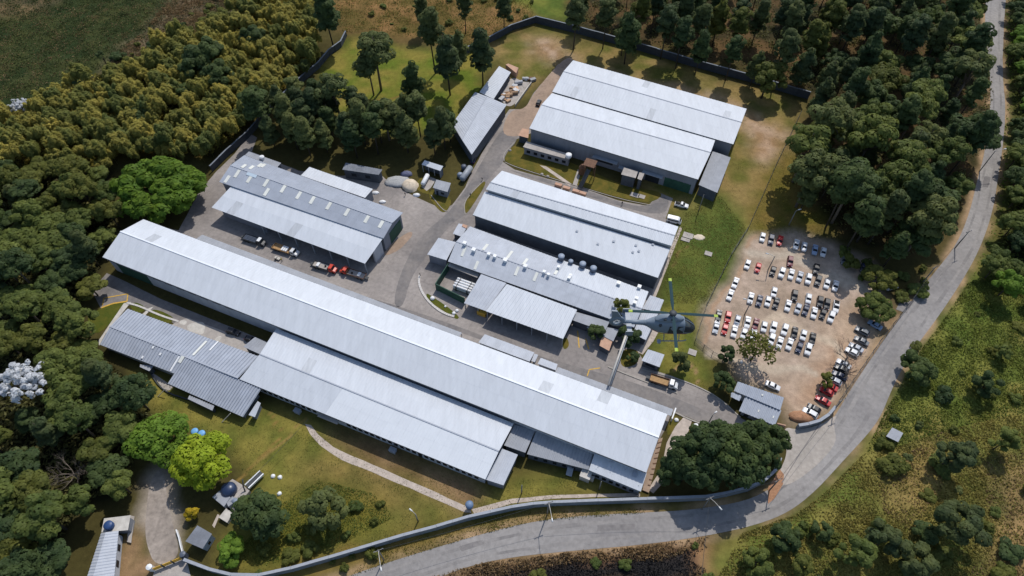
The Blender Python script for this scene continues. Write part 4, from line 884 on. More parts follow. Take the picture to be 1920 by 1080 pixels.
# pipe bridge over the yard road
A, B = U(1176,622,5.0), U(1141,722,5.0); T = thing('pipe_bridge', ((A.x+B.x)/2,(A.y+B.y)/2,0), 'long pale pipe bridge crossing the entrance road to the longest warehouse', 'pipe bridge')
mb = MB(); mb.tube([A, B], 0.32, 8); mb.build('pipe', M['conc_pale'], T, True); mb = MB(); mb.tube([A+Vector((.6,0,.1)), B+Vector((.6,0,.1))], 0.16, 6); mb.build('pipe', M['steel'], T, True)
for f_ in (0.03, 0.36, 0.97):
    p = A.lerp(B, f_); mb = MB(); mb.box((p.x,p.y,2.3),(0.25,0.25,4.6)); mb.build('support', M['steel'], T)

# --- upper middle sheds
LH = [ln((891,172.5),(848,232),5.6), ln((913,181),(866,262),6.5), ln((950,196.5),(884.4,290),5.6)]
T = thing('timber_shed', ctr(LH), 'pale gabled shed standing across the lane under the pines', 'shed')
roof(T, LH, M['roof_pale'], 10, 2, 1.0, 0.06); FL, FR, BR, BL = walls(T, LH, M['wall_dark'], 0.5, 0.25); ridge_cap(T, *LH[1], M['ridge'], 0.3)
L = [ln((936,124),(899,173),4.2), ln((958,135.5),(925.5,186),4.0)]
T = thing('narrow_shed', ctr(L), 'narrow pale mono pitch shed behind the scrap yard', 'shed'); roof(T, L, M['roof_white'], 7, 1, 1.0, 0.06); walls(T, L, M['wall_dark'], 0.4)
mb = MB(); P_ = [U(x,y,2.6) for x, y in ((948,121),(953,119),(972,127),(968,137))]; mb.prism([(p.x,p.y) for p in P_], 0.0, 2.6); tag(mb.build('brick_store', M['terracotta']), 'small salmon coloured store at the top end of the narrow shed', 'store')
# scrap yard pieces
RS = random.Random(11)
for i in range(26):
    f_ = RS.random(); x = 986-f_*40+RS.uniform(-7,7)+(8 if f_ < .3 else 0); y = 146+f_*42+RS.uniform(-4,4); p = U(x,y); k = RS.random(); mb = MB(); s = RS.uniform(0.8,1.7)
    if k < 0.45: mb.tube([p+Vector((-s,0,s*.5)), p+Vector((s,RS.uniform(-.8,.8),s*.5))], s*.5, 8)
    elif k < 0.75: mb.box((p.x,p.y,s*.4),(s*1.8,s*1.1,s*.8),RS.uniform(0,3))
    else: mb.lathe((p.x,p.y,0),[(s*.8,0),(s*.8,s*.5),(s*.3,s*.6)],9)
    m = M['scrap_tan'] if f_ > .45 and RS.random() < .8 else (M['scrap_grey'] if RS.random() < .7 else M['rust'])
    tag(mb.build('scrap_piece', m), 'scrap drum, log or box heaped on the slab beside the narrow shed', 'scrap', 'scrap heaped beside the narrow shed')
mb = MB(); A, B = U(996,158), U(966,200); mb.beam(A+Vector((0,0,.6)), B+Vector((0,0,.6)), .35, 1.2); tag(mb.build('low_wall', M['conc_pale']), 'low pale wall along the lane side of the scrap slab', 'wall')
# little buildings by the junction
L = [ln((796,300.5),(831,311.5),4.2), ln((790.5,308.5),(825.6,320.5),3.6)]
T = thing('pump_shed', ctr(L), 'open shed with white roof and dark bays by the junction', 'shed'); roof(T, L, M['roof_bright'], 4, 1, 1.0, 0.05)
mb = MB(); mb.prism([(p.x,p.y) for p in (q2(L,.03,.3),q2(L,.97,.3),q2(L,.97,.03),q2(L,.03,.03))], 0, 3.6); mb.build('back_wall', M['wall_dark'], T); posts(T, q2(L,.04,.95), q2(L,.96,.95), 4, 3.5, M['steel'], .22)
mb = MB(); mb.prism([(p.x,p.y) for p in (q2(L,.94,.95),q2(L,.98,.95),q2(L,.98,.3),q2(L,.94,.3))], 0, 3.5); mb.build('side_wall', M['wall'], T)
t, L, f = flat_building('small_house', [(818,336.7),(845.5,343.2),(839,360),(811.5,352)], 3.4, M['roof_mid'], M['wall'], 'small square house with flat grey roof by the junction', 'house', nx=3, depth=0.04)
facade(t, f[0], f[1], [(.15,.3,.05,2.1),(.5,.75,1.0,2.0)], 'window', M['opening'])
sheet('house_slab', [(790,350),(803,330),(818,336),(808,352),(800,358)], 0.04, M['conc'])
A, B = U(803,332), U(793,351); T = thing('gas_vessel', A.lerp(B,.5), 'white horizontal gas vessel beside the small square house', 'tank')
dz = Vector((0,0,1.3)); dd = (B-A).normalized(); mb = MB(); mb.tube([A+dz, A+dz+dd*.35, B+dz-dd*.35, B+dz], [.45,.85,.85,.45], 12); mb.build('shell', M['white'], T, True)
for f_ in (.25,.75): p = A.lerp(B,f_); mb = MB(); mb.box((p.x,p.y,.3),(1.5,.3,.6),math.atan2(dd.y,dd.x)+math.pi/2); mb.build('saddle', M['conc'], T)
A, B = U(883,319), U(866,343); T = thing('tank_trailer', A.lerp(B,.5), 'grey tank trailer parked beside the lane', 'trailer')
dd = (B-A).normalized(); dz = Vector((0,0,1.6)); mb = MB(); mb.tube([A+dz, A+dz+dd*.4, B+dz-dd*.4, B+dz], [.6,1.15,1.15,.6], 12); mb.build('tank', M['steel'], T, True)
mb = MB(); mb.beam(A+Vector((0,0,.6)), B+Vector((0,0,.6)), 1.0, .25); mb.build('chassis', M['dark_steel'], T)
s_ = Vector((-dd.y,dd.x,0))
for f_ in (.25,.7):
    for sd in (-1,1): c = A.lerp(B,f_)+s_*sd*.9+Vector((0,0,.45)); mb = MB(); mb.tube([c-s_*.12, c+s_*.12], .45, 10); mb.build('wheel', M['tyre'], T)
for x, y, s, lab in ((1,0,0,0),): pass
mb = MB(); p = U(863,331); mb.lathe((p.x,p.y,0),[(1.1,0),(1.1,1.2),(.6,1.7)],12); tag(mb.build('pale_dome', M['tank_lid'], smooth=True), 'pale domed tank lid beside the grey tank trailer', 'tank')
mb = MB(); p = U(870,318); mb.lathe((p.x,p.y,0),[(1.0,0),(1.0,1.9),(.4,2.2)],12); tag(mb.build('dark_drum', M['tank_dark'], smooth=True), 'dark round drum behind the grey tank trailer', 'tank')
def heap(name, px, py, rx, ry, h, m, label, cat, seed):
    r = random.Random(seed); p = U(px,py); vs = []; fs = []; n_, k_ = 18, 5
    for i in range(k_):
        f_ = i/(k_-1); rr = math.cos(f_*math.pi/2*.98)
        for j in range(n_):
            a = j*2*math.pi/n_; w = 1+r.uniform(-.12,.12); vs.append((p.x+rx*rr*w*math.cos(a), p.y+ry*rr*w*math.sin(a), h*math.sin(f_*math.pi/2)*r.uniform(.9,1.1) if i else 0.0))
    for i in range(k_-1):
        for j in range(n_): fs.append((i*n_+j, i*n_+(j+1)%n_, (i+1)*n_+(j+1)%n_, (i+1)*n_+j))
    fs.append(tuple((k_-1)*n_+j for j in range(n_))); mb = MB(); mb.poly(vs, fs)
    return tag(mb.build(name, m, smooth=True), label, cat)
heap('gravel_heap', 745,341,4.6,3.0,1.2,M['gravel'],'grey gravel heap at the edge of the yard by the tarpaulin', 'gravel heap',1)
heap('tarpaulin_heap', 769,349,2.9,3.2,2.0,M['cream'],'cream tarpaulin covered heap at the yard edge', 'covered heap',2)
heap('tarpaulin_heap', 762,327,2.2,1.4,1.3,mat('blue_grey_tarpaulin',(0.12,0.13,0.2),.7),'small blue grey covered heap behind the gravel', 'covered heap',3)
heap('soil_heap', 1507,782,4.2,2.0,1.2,M['soil'],'low orange soil heap in the corner of the car park behind the white car', 'soil heap',4)
for i, (x, y) in enumerate(((704,362),(717,379),(781,366))): heap('sand_bag', x,y,1.3,.8,.7,M['white'],'white sack pile on the yard, %s' % ('by the rear shed door','behind the skylight workshop','below the tarpaulin heap')[i],'sacks',20+i)

# --- gatehouse by the car park
LI = [ln((1383.5,715.5),(1470,745.5),4.4), ln((1376,733),(1463,769),4.0)]
LI2 = [ln((1398,742),(1465,770),3.6), ln((1385.5,770.5),(1453,798),3.1)]
T = thing('gatehouse', ctr(LI), 'grey two level ribbed roof gatehouse at the car park entrance', 'gatehouse')
roof(T, LI, M['roof_fibre'], 7, 1, 1.0, 0.14); roof(T, LI2, M['roof_fibre'], 6, 2, 1.0, 0.14)
L1 = [ln((1371,735),(1391,742),3.5), ln((1370,744),(1386,752),3.4)]; roof(T, L1, M['roof_fibre'], 2, 1, 1.0, 0.12)
f1 = walls(T, LI, M['wall_pale'], .5); f2 = walls(T, LI2, M['wall'], .9)
facade(T, f2[0], f2[1], [(.1,.25,.05,2.2),(.4,.6,1.0,2.1),(.72,.9,1.0,2.1)], 'window', M['opening'])
for u, w in ((.45,.5),(.55,.35),(.86,.5)): roofpatch(T, [onroof(LI if w < .4 else LI2, 0, a, b_) for a, b_ in ((u,w),(u+.03,w),(u+.03,w+.14),(u,w+.14))], 'roof_patch', M['skylight'], 0.26)
mb = MB(); A, B = U(1455,797), U(1471,801); mb.beam(A+Vector((0,0,.6)),B+Vector((0,0,.6)),.3,1.2); tag(mb.build('low_wall', M['terracotta']), 'short orange wall beside the gatehouse', 'wall')
t, L, f = flat_building('hut', [(1215,655),(1246,665),(1236.5,688.5),(1203,676)], 3.4, M['roof_pale'], M['wall_dark'], 'small square hut with pale ribbed roof beside the entrance road', 'hut', nx=4, pitch=.8, depth=.08)
facade(t, f[0], f[1], [(.2,.8,1.4,2.3)], 'window', M['glass'])
t, L, f = flat_building('roadside_hut', [(1673,801.5),(1693.5,812),(1684,829),(1661.5,818)], 3.4, M['roof_mid'], M['wall_dark'], 'lone dark hut with flat grey roof on the grassy slope across the road', 'hut', nx=2, ny=2, depth=.03)
# --- lower left buildings
L = [ln((190,999),(222,995),3.8), ln((135,1165),(208,1150),3.8)]
T = thing('long_house', ctr(L), 'long low house with pale ribbed roof at the bottom left edge', 'house')
Lr = [(U(190,999,3.4), U(135,1170,3.4)), (U(198,998,4.2), U(150,1170,4.2)), (U(222.5,995,3.4), U(207,1160,3.4))]
roof(T, Lr, M['roof_pale'], 14, 1, 0.8, 0.07); f = walls(T, Lr, M['wall_pale'], .5)
facade(T, f[0], f[1], [(.12+i*.2,.2+i*.2,.9,2.1) for i in range(4)], 'window', M['glass'])
t, L, f = flat_building('flat_house', [(195,972),(245,966),(240,994),(190,998)], 3.3, M['conc_pale'], M['wall'], 'flat concrete roof carrying a blue tank at lower left', 'house', nx=3, ny=2, depth=.0)
cistern(207, 987, 3.4, 1.1, 1.2, M['blue'], M['blue'], 'blue round water tank on the flat roof at lower left')
t, L, f = flat_building('entry_slab', [(243,966),(252,968),(246,1018),(238,1016)], .6, M['conc'], M['conc'], 'low concrete porch step beside the flat roofed house', 'step', nx=1, ny=2, depth=0.0)
t, L, f = flat_building('guard_hut', [(370,985),(397.5,1001),(380,1029),(347.5,1015)], 3.4, M['roof_dark'], mat('pale_blue_wall',(0.32,0.38,0.45),.8,noise=.1), 'small pale blue guard hut with dark roof beside the yellow gate', 'hut', over=.25, nx=3, ny=2, depth=.03)
facade(t, f[0], f[1], [(.3,.6,1.0,2.0)], 'window', M['glass']); facade(t, f[1], f[2], [(.4,.62,1.0,2.1)], 'window', M['glass'])
A, B = U(290,1070), U(345,1048); T = thing('gate', A.lerp(B,.5), 'yellow timber boom gate across the lane at bottom left', 'gate')
for z in (0.5, 1.05, 1.6): mb = MB(); mb.beam(A+Vector((0,0,z)), B+Vector((0,0,z)), .14, .38); mb.build('rail', M['yellow'], T)
for f_ in (0, .33, .66, 1): p = A.lerp(B,f_); mb = MB(); mb.box((p.x,p.y,.95),(.3,.3,1.9)); mb.build('gate_post', M['dark_steel'] if f_ < .9 else M['tank_dark'], T)
for i, (x, y) in enumerate(((288,1068),(350,1044))):
    mb = MB(); p = U(x,y); mb.box((p.x,p.y,1.25),(1.0,1.0,2.5)); mb.lathe((p.x,p.y,2.5),[(.75,0),(.75,.15),(.2,.35)],8); tag(mb.build('gate_pillar', M['white'] if i == 0 else M['tank_dark']), ('white pillar at the left end of the yellow gate','dark pillar at the hut end of the yellow gate')[i], 'pillar')
mb = MB(); pts_ = [U(333,995),U(338,1010),U(341,1024),U(346,1043)]
for a, b_ in zip(pts_[:-1], pts_[1:]): mb.beam(a+Vector((0,0,.5)), b_+Vector((0,0,.5)), .25, 1.0)
tag(mb.build('low_wall', M['white']), 'low white wall leading to the yellow gate', 'wall')
# water works by the lime tree
T = thing('water_plant', U(435,935), 'stepped concrete water plant with a big navy tank by the lime green tree', 'water plant')
for q4, z, m in (([(428,904),(436,898),(456,910),(468,920),(452,940),(430,930)],1.4,M['conc']), ([(424,940),(436,930),(444,938),(428,950)],2.2,M['roof_mid']), ([(428,945),(438,938),(450,950),(436,962)],1.0,M['conc']), ([(410,970),(424,953),(437,962),(426,980)],1.2,M['conc_pale']), ([(398,932),(412,920),(432,932),(420,950)],2.4,M['roof_mid'])):
    P_ = [U(x,y,z) for x, y in q4]; mb = MB(); mb.prism([(p.x,p.y) for p in P_], 0, z); mb.build('slab', m, T)
p = U(430,919,1.8); mb = MB(); mb.lathe((p.x,p.y,.1),[(1.9,0),(2.0,2.4),(1.7,3.0),(.7,3.5)],20); mb.build('tank', M['navy'], T, True)
A, B = U(438,938,1.8), U(453,948,1.8); mb = MB(); mb.tube([A,B],.8,10); mb.build('pipe_drum', M['tank_lid'], T, True)
mb = MB(); mb.tube([U(455,899,5.0), U(456,912,3.0), U(463,930,0)], .18, 6); mb.build('feed_pipe', M['dark_steel'], T, True)
A, B = U(463,913,1.4), U(491,886,1.0); sv = (B-A).normalized().cross(Vector((0,0,1)))*.7
T = thing('flume', A.lerp(B,.5), 'white edged water channel running up from the navy tank', 'channel')
mb = MB(); mb.beam(A,B,1.0,.2); mb.build('bed', M['dark_steel'], T)
for s in (-1,1): mb = MB(); mb.beam(A+sv*s,B+sv*s,.3,.7); mb.build('side', M['white'], T)
sheet('footpath', [(398,985),(408,964),(412,966),(402,990)], .03, M['conc_walk'])
for i, (x, y, m) in enumerate(((367,811,'pale_blue'),(380,815,'pale_blue'))):
    mb = MB(); p = U(x,y); mb.lathe((p.x,p.y,.0),[(.9,0),(1.0,.9),(.95,1.0),(.5,1.15)],14); tag(mb.build('plastic_tank', M[m], smooth=True), 'pale blue plastic tank behind the lime green tree, %s one' % ('left','right')[i], 'water tank')
mb = MB(); p = U(881,953); mb.lathe((p.x,p.y,0),[(.25,0),(.25,1.6),(1.0,1.7),(1.05,3.0),(.5,3.4)],14); tag(mb.build('plastic_tank', mat('faded_blue_plastic',(0.13,0.19,0.29),.5), smooth=True), 'faded blue tank on a stand where the footpath meets the boundary wall', 'water tank')

# ------------------------------------------------------------------ boundary walls and fences
def wall_run(pts, h, m, label, name='boundary_wall', step=5.0, th=0.35, cope=True):
    P = [U(x,y) for x, y in pts]; T = thing(name, P[len(P)//2], label, 'wall'); n_ = 0
    for a, b_ in zip(P[:-1], P[1:]):
        k = max(1, int(round((b_-a).length/step)))
        for i in range(k):
            p, q_ = a.lerp(b_, i/k), a.lerp(b_, (i+1)/k); d = (q_-p).normalized()*.015; hh = h+rnd.uniform(-.06,.06)
            mb = MB(); mb.beam(p+d+Vector((0,0,hh/2)), q_-d+Vector((0,0,hh/2)), th, hh)
            mb.beam(p+Vector((0,0,hh/2)), p+d*14+Vector((0,0,hh/2)), th+.16, hh+.1)
            if cope: mb.beam(p+d+Vector((0,0,hh+.06)), q_-d+Vector((0,0,hh+.06)), th+.2, .12, 1)
            mb.build('wall_panel', [m, M['coping'] if m is M['fence'] else M['fence']], T)  # coping of dark walls coloured down for the shade of the bamboo
    return T
wall_run([(640,88),(618,104),(598,128),(560,160),(535,184),(500,220),(466,258),(430,290),(398,322)], 2.8, M['fence_dark'], 'dark boundary wall along the bamboo thicket at upper left')
wall_run([(650,68),(640,88)], 2.6, M['fence_dark'], 'short dark wall end by the tall eucalyptus at upper left')
wall_run([(860,108),(920,80),(960,58),(1004,43)], 3.2, M['fence_dark'], 'dark boundary wall rising to the top corner of the compound')
wall_run([(1004,43),(1080,62),(1190,92),(1290,122),(1400,152),(1515,186)], 3.4, M['fence_dark'], 'long dark boundary wall below the pine wood at the top')
wall_run([(352,1054),(400,1072),(440,1082),(490,1083),(550,1070),(620,1050),(700,1026),(760,1008),(820,992),(880,974),(960,956),(1000,950),(1040,947),(1120,944),(1210,941),(1270,939),(1320,937),(1360,930),(1400,920),(1430,905),(1450,887),(1458,865)], 2.6, M['fence'], 'long curving grey boundary wall along the road at the bottom', th=0.5)
wall_run([(1493,803),(1512,800),(1532,794),(1550,782),(1562,768)], 2.0, M['fence'], 'short curved grey wall at the car park entrance', step=3, th=.6)
def wire_fence(pts, h, label, step=4.0, m=None):
    P = [U(x,y) for x, y in pts]; T = thing('wire_fence', P[0], label, 'fence'); me_ = None
    for a, b_ in zip(P[:-1], P[1:]):
        k = max(1, int(round((b_-a).length/step)))
        for i in range(k):
            p = a.lerp(b_, i/k); mb = MB(); mb.box((p.x,p.y,h/2),(.14,.14,h)); mb.build('post', M['dark_steel'], T)
        mb = MB()
        for z in (.25,.55,.85,1.0): mb.beam(a+Vector((0,0,h*z)), b_+Vector((0,0,h*z)), .05, .06)
        mb.build('wire_strand', M['dark_steel'], T)
wire_fence([(1562,768),(1600,712),(1650,640),(1700,575),(1735,532)], 2.0, 'dark wire fence between the parked cars and the road')
wire_fence([(1500,215),(1455,310),(1402,430)], 1.8, 'dark wire fence running down the grass from the top wood')
wire_fence([(1402,430),(1370,480),(1325,572),(1303,640),(1335,665),(1380,690)], 1.8, 'thin wire fence around the lower left side of the car park')

# ------------------------------------------------------------------ poles, lamps and cables
def lamp_post(px, py, h, label, arm=(0,-2.5), cat='street lamp', cross=False, name='street_lamp'):
    p = U(px,py); T = thing(name, p, label, cat); mb = MB(); mb.tube([p, p+Vector((0,0,h))], [.19,.12], 8); mb.build('pole', M['pole'], T, True)
    top = p+Vector((0,0,h))
    if cross:
        mb = MB(); mb.box((top.x,top.y,h-.5),(2.4,.14,.16),.4); mb.build('crossarm', M['pole'], T)
        mb = MB(); [mb.lathe((top.x+s*math.cos(.4),top.y+s*math.sin(.4),h-.4),[(.08,0),(.1,.2),(.05,.3)],6) for s in (-1,0,1)]; mb.build('insulator', M['steel'], T)
    if arm:
        e = top+Vector((arm[0],arm[1],.5)); mb = MB(); mb.tube([top-Vector((0,0,.3)), top+Vector((arm[0]*.5,arm[1]*.5,.35)), e], .07, 6); mb.build('arm', M['conc_pale'], T)
        d = Vector((arm[0],arm[1],0)).normalized(); mb = MB(); mb.tube([e-d*.1, e+d*.9], [.16,.22], 8); mb.build('lamp_head', M['lamp'], T, True)
    return top
lamp_post(720,1050,9,'street lamp standing on the verge at bottom left of the road, leftmost roadside lamp',(1.2,-4),cross=True)
lamp_post(1026,964,9,'street lamp on the verge below the low front warehouse',(.6,-4),cross=True)
lamp_post(1316,955,9,'street lamp in the shade of the dark tree clump by the road',(1.6,-2.5),cross=True)
lamp_post(1442,920,8,'power pole on the orange shoulder beside the entrance',None,'power pole',True,'power_pole')
lamp_post(1562,770,7,'power pole at the corner of the car park by the road',None,'power pole',True,'power_pole')
lamp_post(1790,466,9,'power pole at the inner bend of the road by the wood',None,'power pole',True,'power_pole')
lamp_post(1836,322,10,'lamp pole leaning over the road at upper right',(3,0.5),cross=False)
lamp_post(1728,532,9,'power pole where the car park fence meets the road',None,'power pole',True,'power_pole')
lamp_post(1440,506,7,'dark lamp pole among the cars, in the second car park row',(-2.0,.6),name='lamp_pole')
lamp_post(1396,590,7,'dark lamp pole among the cars, left part of the car park',(-1.5,.5),name='lamp_pole')
lamp_post(1479,422,7,'dark lamp pole at the grass edge above the red car',(.8,.2),name='lamp_pole')
lamp_post(784,978,6,'yard lamp on the dry lawn beside the boundary wall',(-.8,.6),name='lamp_pole')
lamp_post(978,925,6,'yard lamp pole on the lawn right of the low front warehouse',None,name='lamp_pole')
lamp_post(1123,918,6,'dark yard lamp pole before the white corner annex',None,name='lamp_pole')
lamp_post(1330,790,4,'short lamp at the edge of the entrance road',(.4,.3),name='lamp_pole')
lamp_post(1383,345,6,'thin pole on the grass right of the twin warehouse',None,'pole',name='lamp_pole') if False else lamp_post(1310,395,8,'thin dark pole on the grass near the parked white van',None,'pole',name='lamp_pole')
def cable(pts, sag, label, r=.035):
    mb = MB(); 
    for a, b_ in zip(pts[:-1], pts[1:]):
        q_ = [a.lerp(b_, i/10)-Vector((0,0,4*sag*(i/10)*(1-i/10))) for i in range(11)]; mb.tube(q_, r, 4, caps=False)
    return tag(mb.build('power_cable', M['dark_steel']), label, 'cable')
h9 = Vector((0,0,8.6)); P1, P2, P3 = U(720,1050)+h9, U(1026,964)+h9, U(1316,955)+h9
cable([P1,P2], .8, 'overhead cable between the two roadside lamps at the bottom'); cable([P2,P3], .8, 'overhead cable from the middle roadside lamp to the tree clump lamp')
cable([P3, U(1312,1120,8)], .4, 'overhead cable crossing the road towards the bottom edge', .05); cable([P3, U(1442,920)+Vector((0,0,7.6))], .6, 'overhead cable passing the dark tree clump')
cable([U(1442,920)+Vector((0,0,7.6)), U(1562,770)+Vector((0,0,6.6))], .7, 'overhead cable across the entrance apron')
cable([U(1562,770)+Vector((0,0,6.6)), U(1728,532)+Vector((0,0,8.6)), U(1790,466)+h9], 1.0, 'overhead cable along the car park fence')
cable([U(578,786,4.6), U(432,935,3.0)], .5, 'thin cable from the low front warehouse to the water plant')

# ------------------------------------------------------------------ vehicles
def car_proto(kind):
    L, Wd = {'hatch':(3.9,1.72), 'sedan':(4.35,1.74), 'suv':(4.3,1.82), 'pickup':(4.9,1.82)}[kind]
    T = thing('parked_car', (0,0,0), 'car', 'car'); hl, hw = L/2, Wd/2
    hood = {'hatch':.86,'sedan':.86,'suv':1.0,'pickup':.98}[kind]; zr = {'hatch':1.46,'sedan':1.43,'suv':1.66,'pickup':1.68}[kind]
    ws0, ws1 = hl*.46, hl*.14                                   # windscreen foot and head
    rw1, rw0 = {'hatch':(-hl*.62,-hl*.86), 'sedan':(-hl*.36,-hl*.62), 'suv':(-hl*.72,-hl*.9), 'pickup':(-hl*.12,-hl*.2)}[kind]
    deck = {'hatch':.98,'sedan':.95,'suv':1.05,'pickup':1.0}[kind]
    prof = [(-hl,.62,.9),(-hl*.985,.85,.94),(-hl*.93,deck,.97),(rw0,deck+.03,1.0),(0,deck-.02,1.0),(ws0,hood+.05,1.0),(hl*.8,hood-.04,.97),(hl*.95,hood-.16,.92),(hl,.58,.84)]
    mb = MB(); vs = []; fs = []
    for x, zt, wf in prof:
        w = hw*wf; vs += [(x,-w*.92,.24),(x,-w,.5),(x,-w*.985,zt-.12),(x,-w*.88,zt),(x,0,zt+.03),(x,w*.88,zt),(x,w*.985,zt-.12),(x,w,.5),(x,w*.92,.24)]
    k = 9
    for i in range(len(prof)-1):
        for j in range(k): fs.append((i*k+j,(i+1)*k+j,(i+1)*k+(j+1)%k,i*k+(j+1)%k))
    fs += [tuple(range(k)), tuple((len(prof)-1)*k+j for j in range(k-1,-1,-1))]
    mb.poly(vs,fs)
    r_ = .8                                                      # roof panel and pillars
    rp = [(ws1,-hw*r_,zr-.06),(rw1,-hw*r_,zr-.06),(rw1,hw*r_,zr-.06),(ws1,hw*r_,zr-.06)]
    mb.poly([(ws1+.06,-hw*.76,zr-.05),(ws1-.2,-hw*.74,zr),(rw1+.2,-hw*.74,zr),(rw1-.06,-hw*.76,zr-.05),(ws1+.06,hw*.76,zr-.05),(ws1-.2,hw*.74,zr),(rw1+.2,hw*.74,zr),(rw1-.06,hw*.76,zr-.05),(ws1+.05,-hw*.77,zr-.11),(rw1-.05,-hw*.77,zr-.11),(ws1+.05,hw*.77,zr-.11),(rw1-.05,hw*.77,zr-.11)],
            [(1,5,4,0),(2,6,5,1),(3,7,6,2),(0,8,9,3,2,1),(4,5,6,7,11,10),(0,4,10,8),(3,9,11,7)])
    for sy in (-1,1):
        for (xa,za),(xb,zb) in (((ws0-.02,hood+.03),(ws1,zr-.09)),((rw0+.02,deck),(rw1,zr-.09)),(((ws1+rw1)/2-.1,deck),((ws1+rw1)/2-.1,zr-.09))):
            mb.beam((xa,sy*hw*.9,za),(xb,sy*hw*.765,zb),.07,.09)
    body = mb.build('body', PAINT['white'], T)
    g = MB(); g.face([(ws0,-hw*.82,hood+.06),(ws0,hw*.82,hood+.06),(ws1+.03,hw*.74,zr-.08),(ws1+.03,-hw*.74,zr-.08)]); g.build('windscreen', M['glass'], T)
    g = MB(); g.face([(rw0,hw*.82,deck+.06),(rw0,-hw*.82,deck+.06),(rw1-.03,-hw*.74,zr-.08),(rw1-.03,hw*.74,zr-.08)]); g.build('rear_window', M['glass'], T)
    for sy in (-1,1):
        g = MB(); pts_ = [(ws0-.05,sy*hw*.885,hood+.05),(rw0+.05,sy*hw*.885,deck+.02),(rw1+.02,sy*hw*.765,zr-.1),(ws1-.02,sy*hw*.765,zr-.1)]; g.face(pts_ if sy < 0 else pts_[::-1]); g.build('side_window', M['glass'], T)
        for x in (hl*.63,-hl*.63):
            g = MB(); g.tube([(x,sy*hw*.80,.32),(x,sy*hw*1.0,.32)], .32, 10); g.build('wheel', M['tyre'], T)
        g = MB(); g.box((hl*.93,sy*hw*.66,hood-.2),(.22,.34,.13)); g.build('headlight', M['head'], T)
        g = MB(); g.box((-hl*.975,sy*hw*.7,.8),(.1,.3,.2)); g.build('tail_light', M['tail'], T)
    if kind == 'pickup':
        g = MB(); g.box((-hl*.56,0,deck+.04),(hl*.7,hw*1.55,.08)); g.build('bed', M['tyre'], T)
    return T
CARS = {k: car_proto(k) for k in ('hatch','sedan','suv','pickup')}
def heading(px, py, dx, dy):
    a, b_ = U(px,py), U(px+dx,py+dy); return math.atan2(b_.y-a.y, b_.x-a.x)
used_car = set()
def car(px, py, colr_, kind, label, group, dx=-.27, dy=1.0, jit=.05, zc=.75):
    p = U(px,py,zc); p.z = .03; rz = heading(px,py,dx,dy)+rnd.uniform(-jit,jit)
    return dup(CARS[kind], p, rz, 1.0, label, 'car', group, {PAINT['white'].name: PAINT[colr_]})
ORD = ['first','second','third','fourth','fifth','sixth','seventh','eighth','ninth','tenth','eleventh','twelfth','thirteenth','fourteenth']
KN = {'hatch':'hatchback','sedan':'saloon car','suv':'tall estate car','pickup':'pickup truck'}
def carrow(lst, ox, oy, sc, rowname, group, **kw):
    for i, it in enumerate(lst):
        x, y, c = it[:3]; k = it[3] if len(it) > 3 else rnd.choice(['hatch','hatch','sedan','sedan','suv'])
        car(x/sc+ox, y/sc+oy, c, k, f'{c} {KN[k]}, {ORD[i]} from the {"top" if "slant" in rowname else "left" if "nose" not in rowname else "back"}, {rowname}', group, **kw)
carrow([(675,110,'white','hatch'),(747,130,'navy','suv'),(822,138,'red','sedan'),(960,170,'white','sedan'),(1027,190,'white','hatch'),(1117,215,'pale blue','sedan'),(1188,235,'white'),(1365,300,'grey','sedan'),(1527,367,'navy','hatch')],1280,420,4.5,'top row of the car park','cars parked in the top row',dx=-.2)
carrow([(548,340,'white'),(637,367,'red','hatch'),(763,395,'black'),(838,410,'white'),(917,422,'white','sedan'),(990,442,'silver','sedan'),(1062,462,'white'),(1144,477,'charcoal','suv'),(1218,503,'white','hatch'),(1290,520,'white','sedan')],1280,420,4.5,'second row of the car park','cars parked in the second row')
carrow([(908,315,'maroon','suv'),(1127,380,'black','suv')],1280,420,4.5,'pair just above the second car park row','cars standing above the second row',dx=-.12)
carrow([(445,495,'white','sedan'),(402,597,'white','sedan')],1280,420,4.5,'pair nose to tail by the grass','white cars nose to tail by the grass',dx=-.35)
carrow([(772,573,'white','hatch'),(945,602,'black','suv'),(1063,627,'white','hatch'),(1160,655,'black','suv'),(1218,675,'black','suv'),(1295,695,'white','pickup')],1280,420,4.5,'back line of the middle double row','cars in the back of the third double row',dx=-.18)
carrow([(575,623,'white','sedan'),(648,645,'navy'),(720,650,'white','hatch'),(790,665,'black','sedan'),(890,687,'white'),(975,710,'silver','hatch'),(1040,722,'navy','sedan'),(1110,748,'white','sedan'),(1185,757,'black','hatch'),(1255,783,'white')],1280,420,4.5,'front line of the middle double row','cars in the front of the third double row')
carrow([(305,772,'charcoal','sedan'),(383,785,'red','suv'),(463,812,'silver'),(548,828,'white','sedan'),(617,843,'maroon','sedan'),(688,865,'white','hatch'),(767,872,'white','suv'),(862,890,'white','suv'),(945,915,'black','sedan'),(1020,935,'white','hatch'),(1097,965,'black','sedan')],1280,420,4.5,'back line of the lowest double row','cars in the back of the lowest double row',dx=-.24)
carrow([(282,872,'silver','sedan'),(357,885,'red','hatch'),(436,905,'white','sedan'),(518,922,'white'),(597,935,'white','hatch'),(750,972,'white'),(820,1000,'white','sedan'),(903,1012,'white','sedan'),(985,1040,'navy'),(1060,1055,'white','suv')],1280,420,4.5,'front line of the lowest double row','cars in the front of the lowest double row')
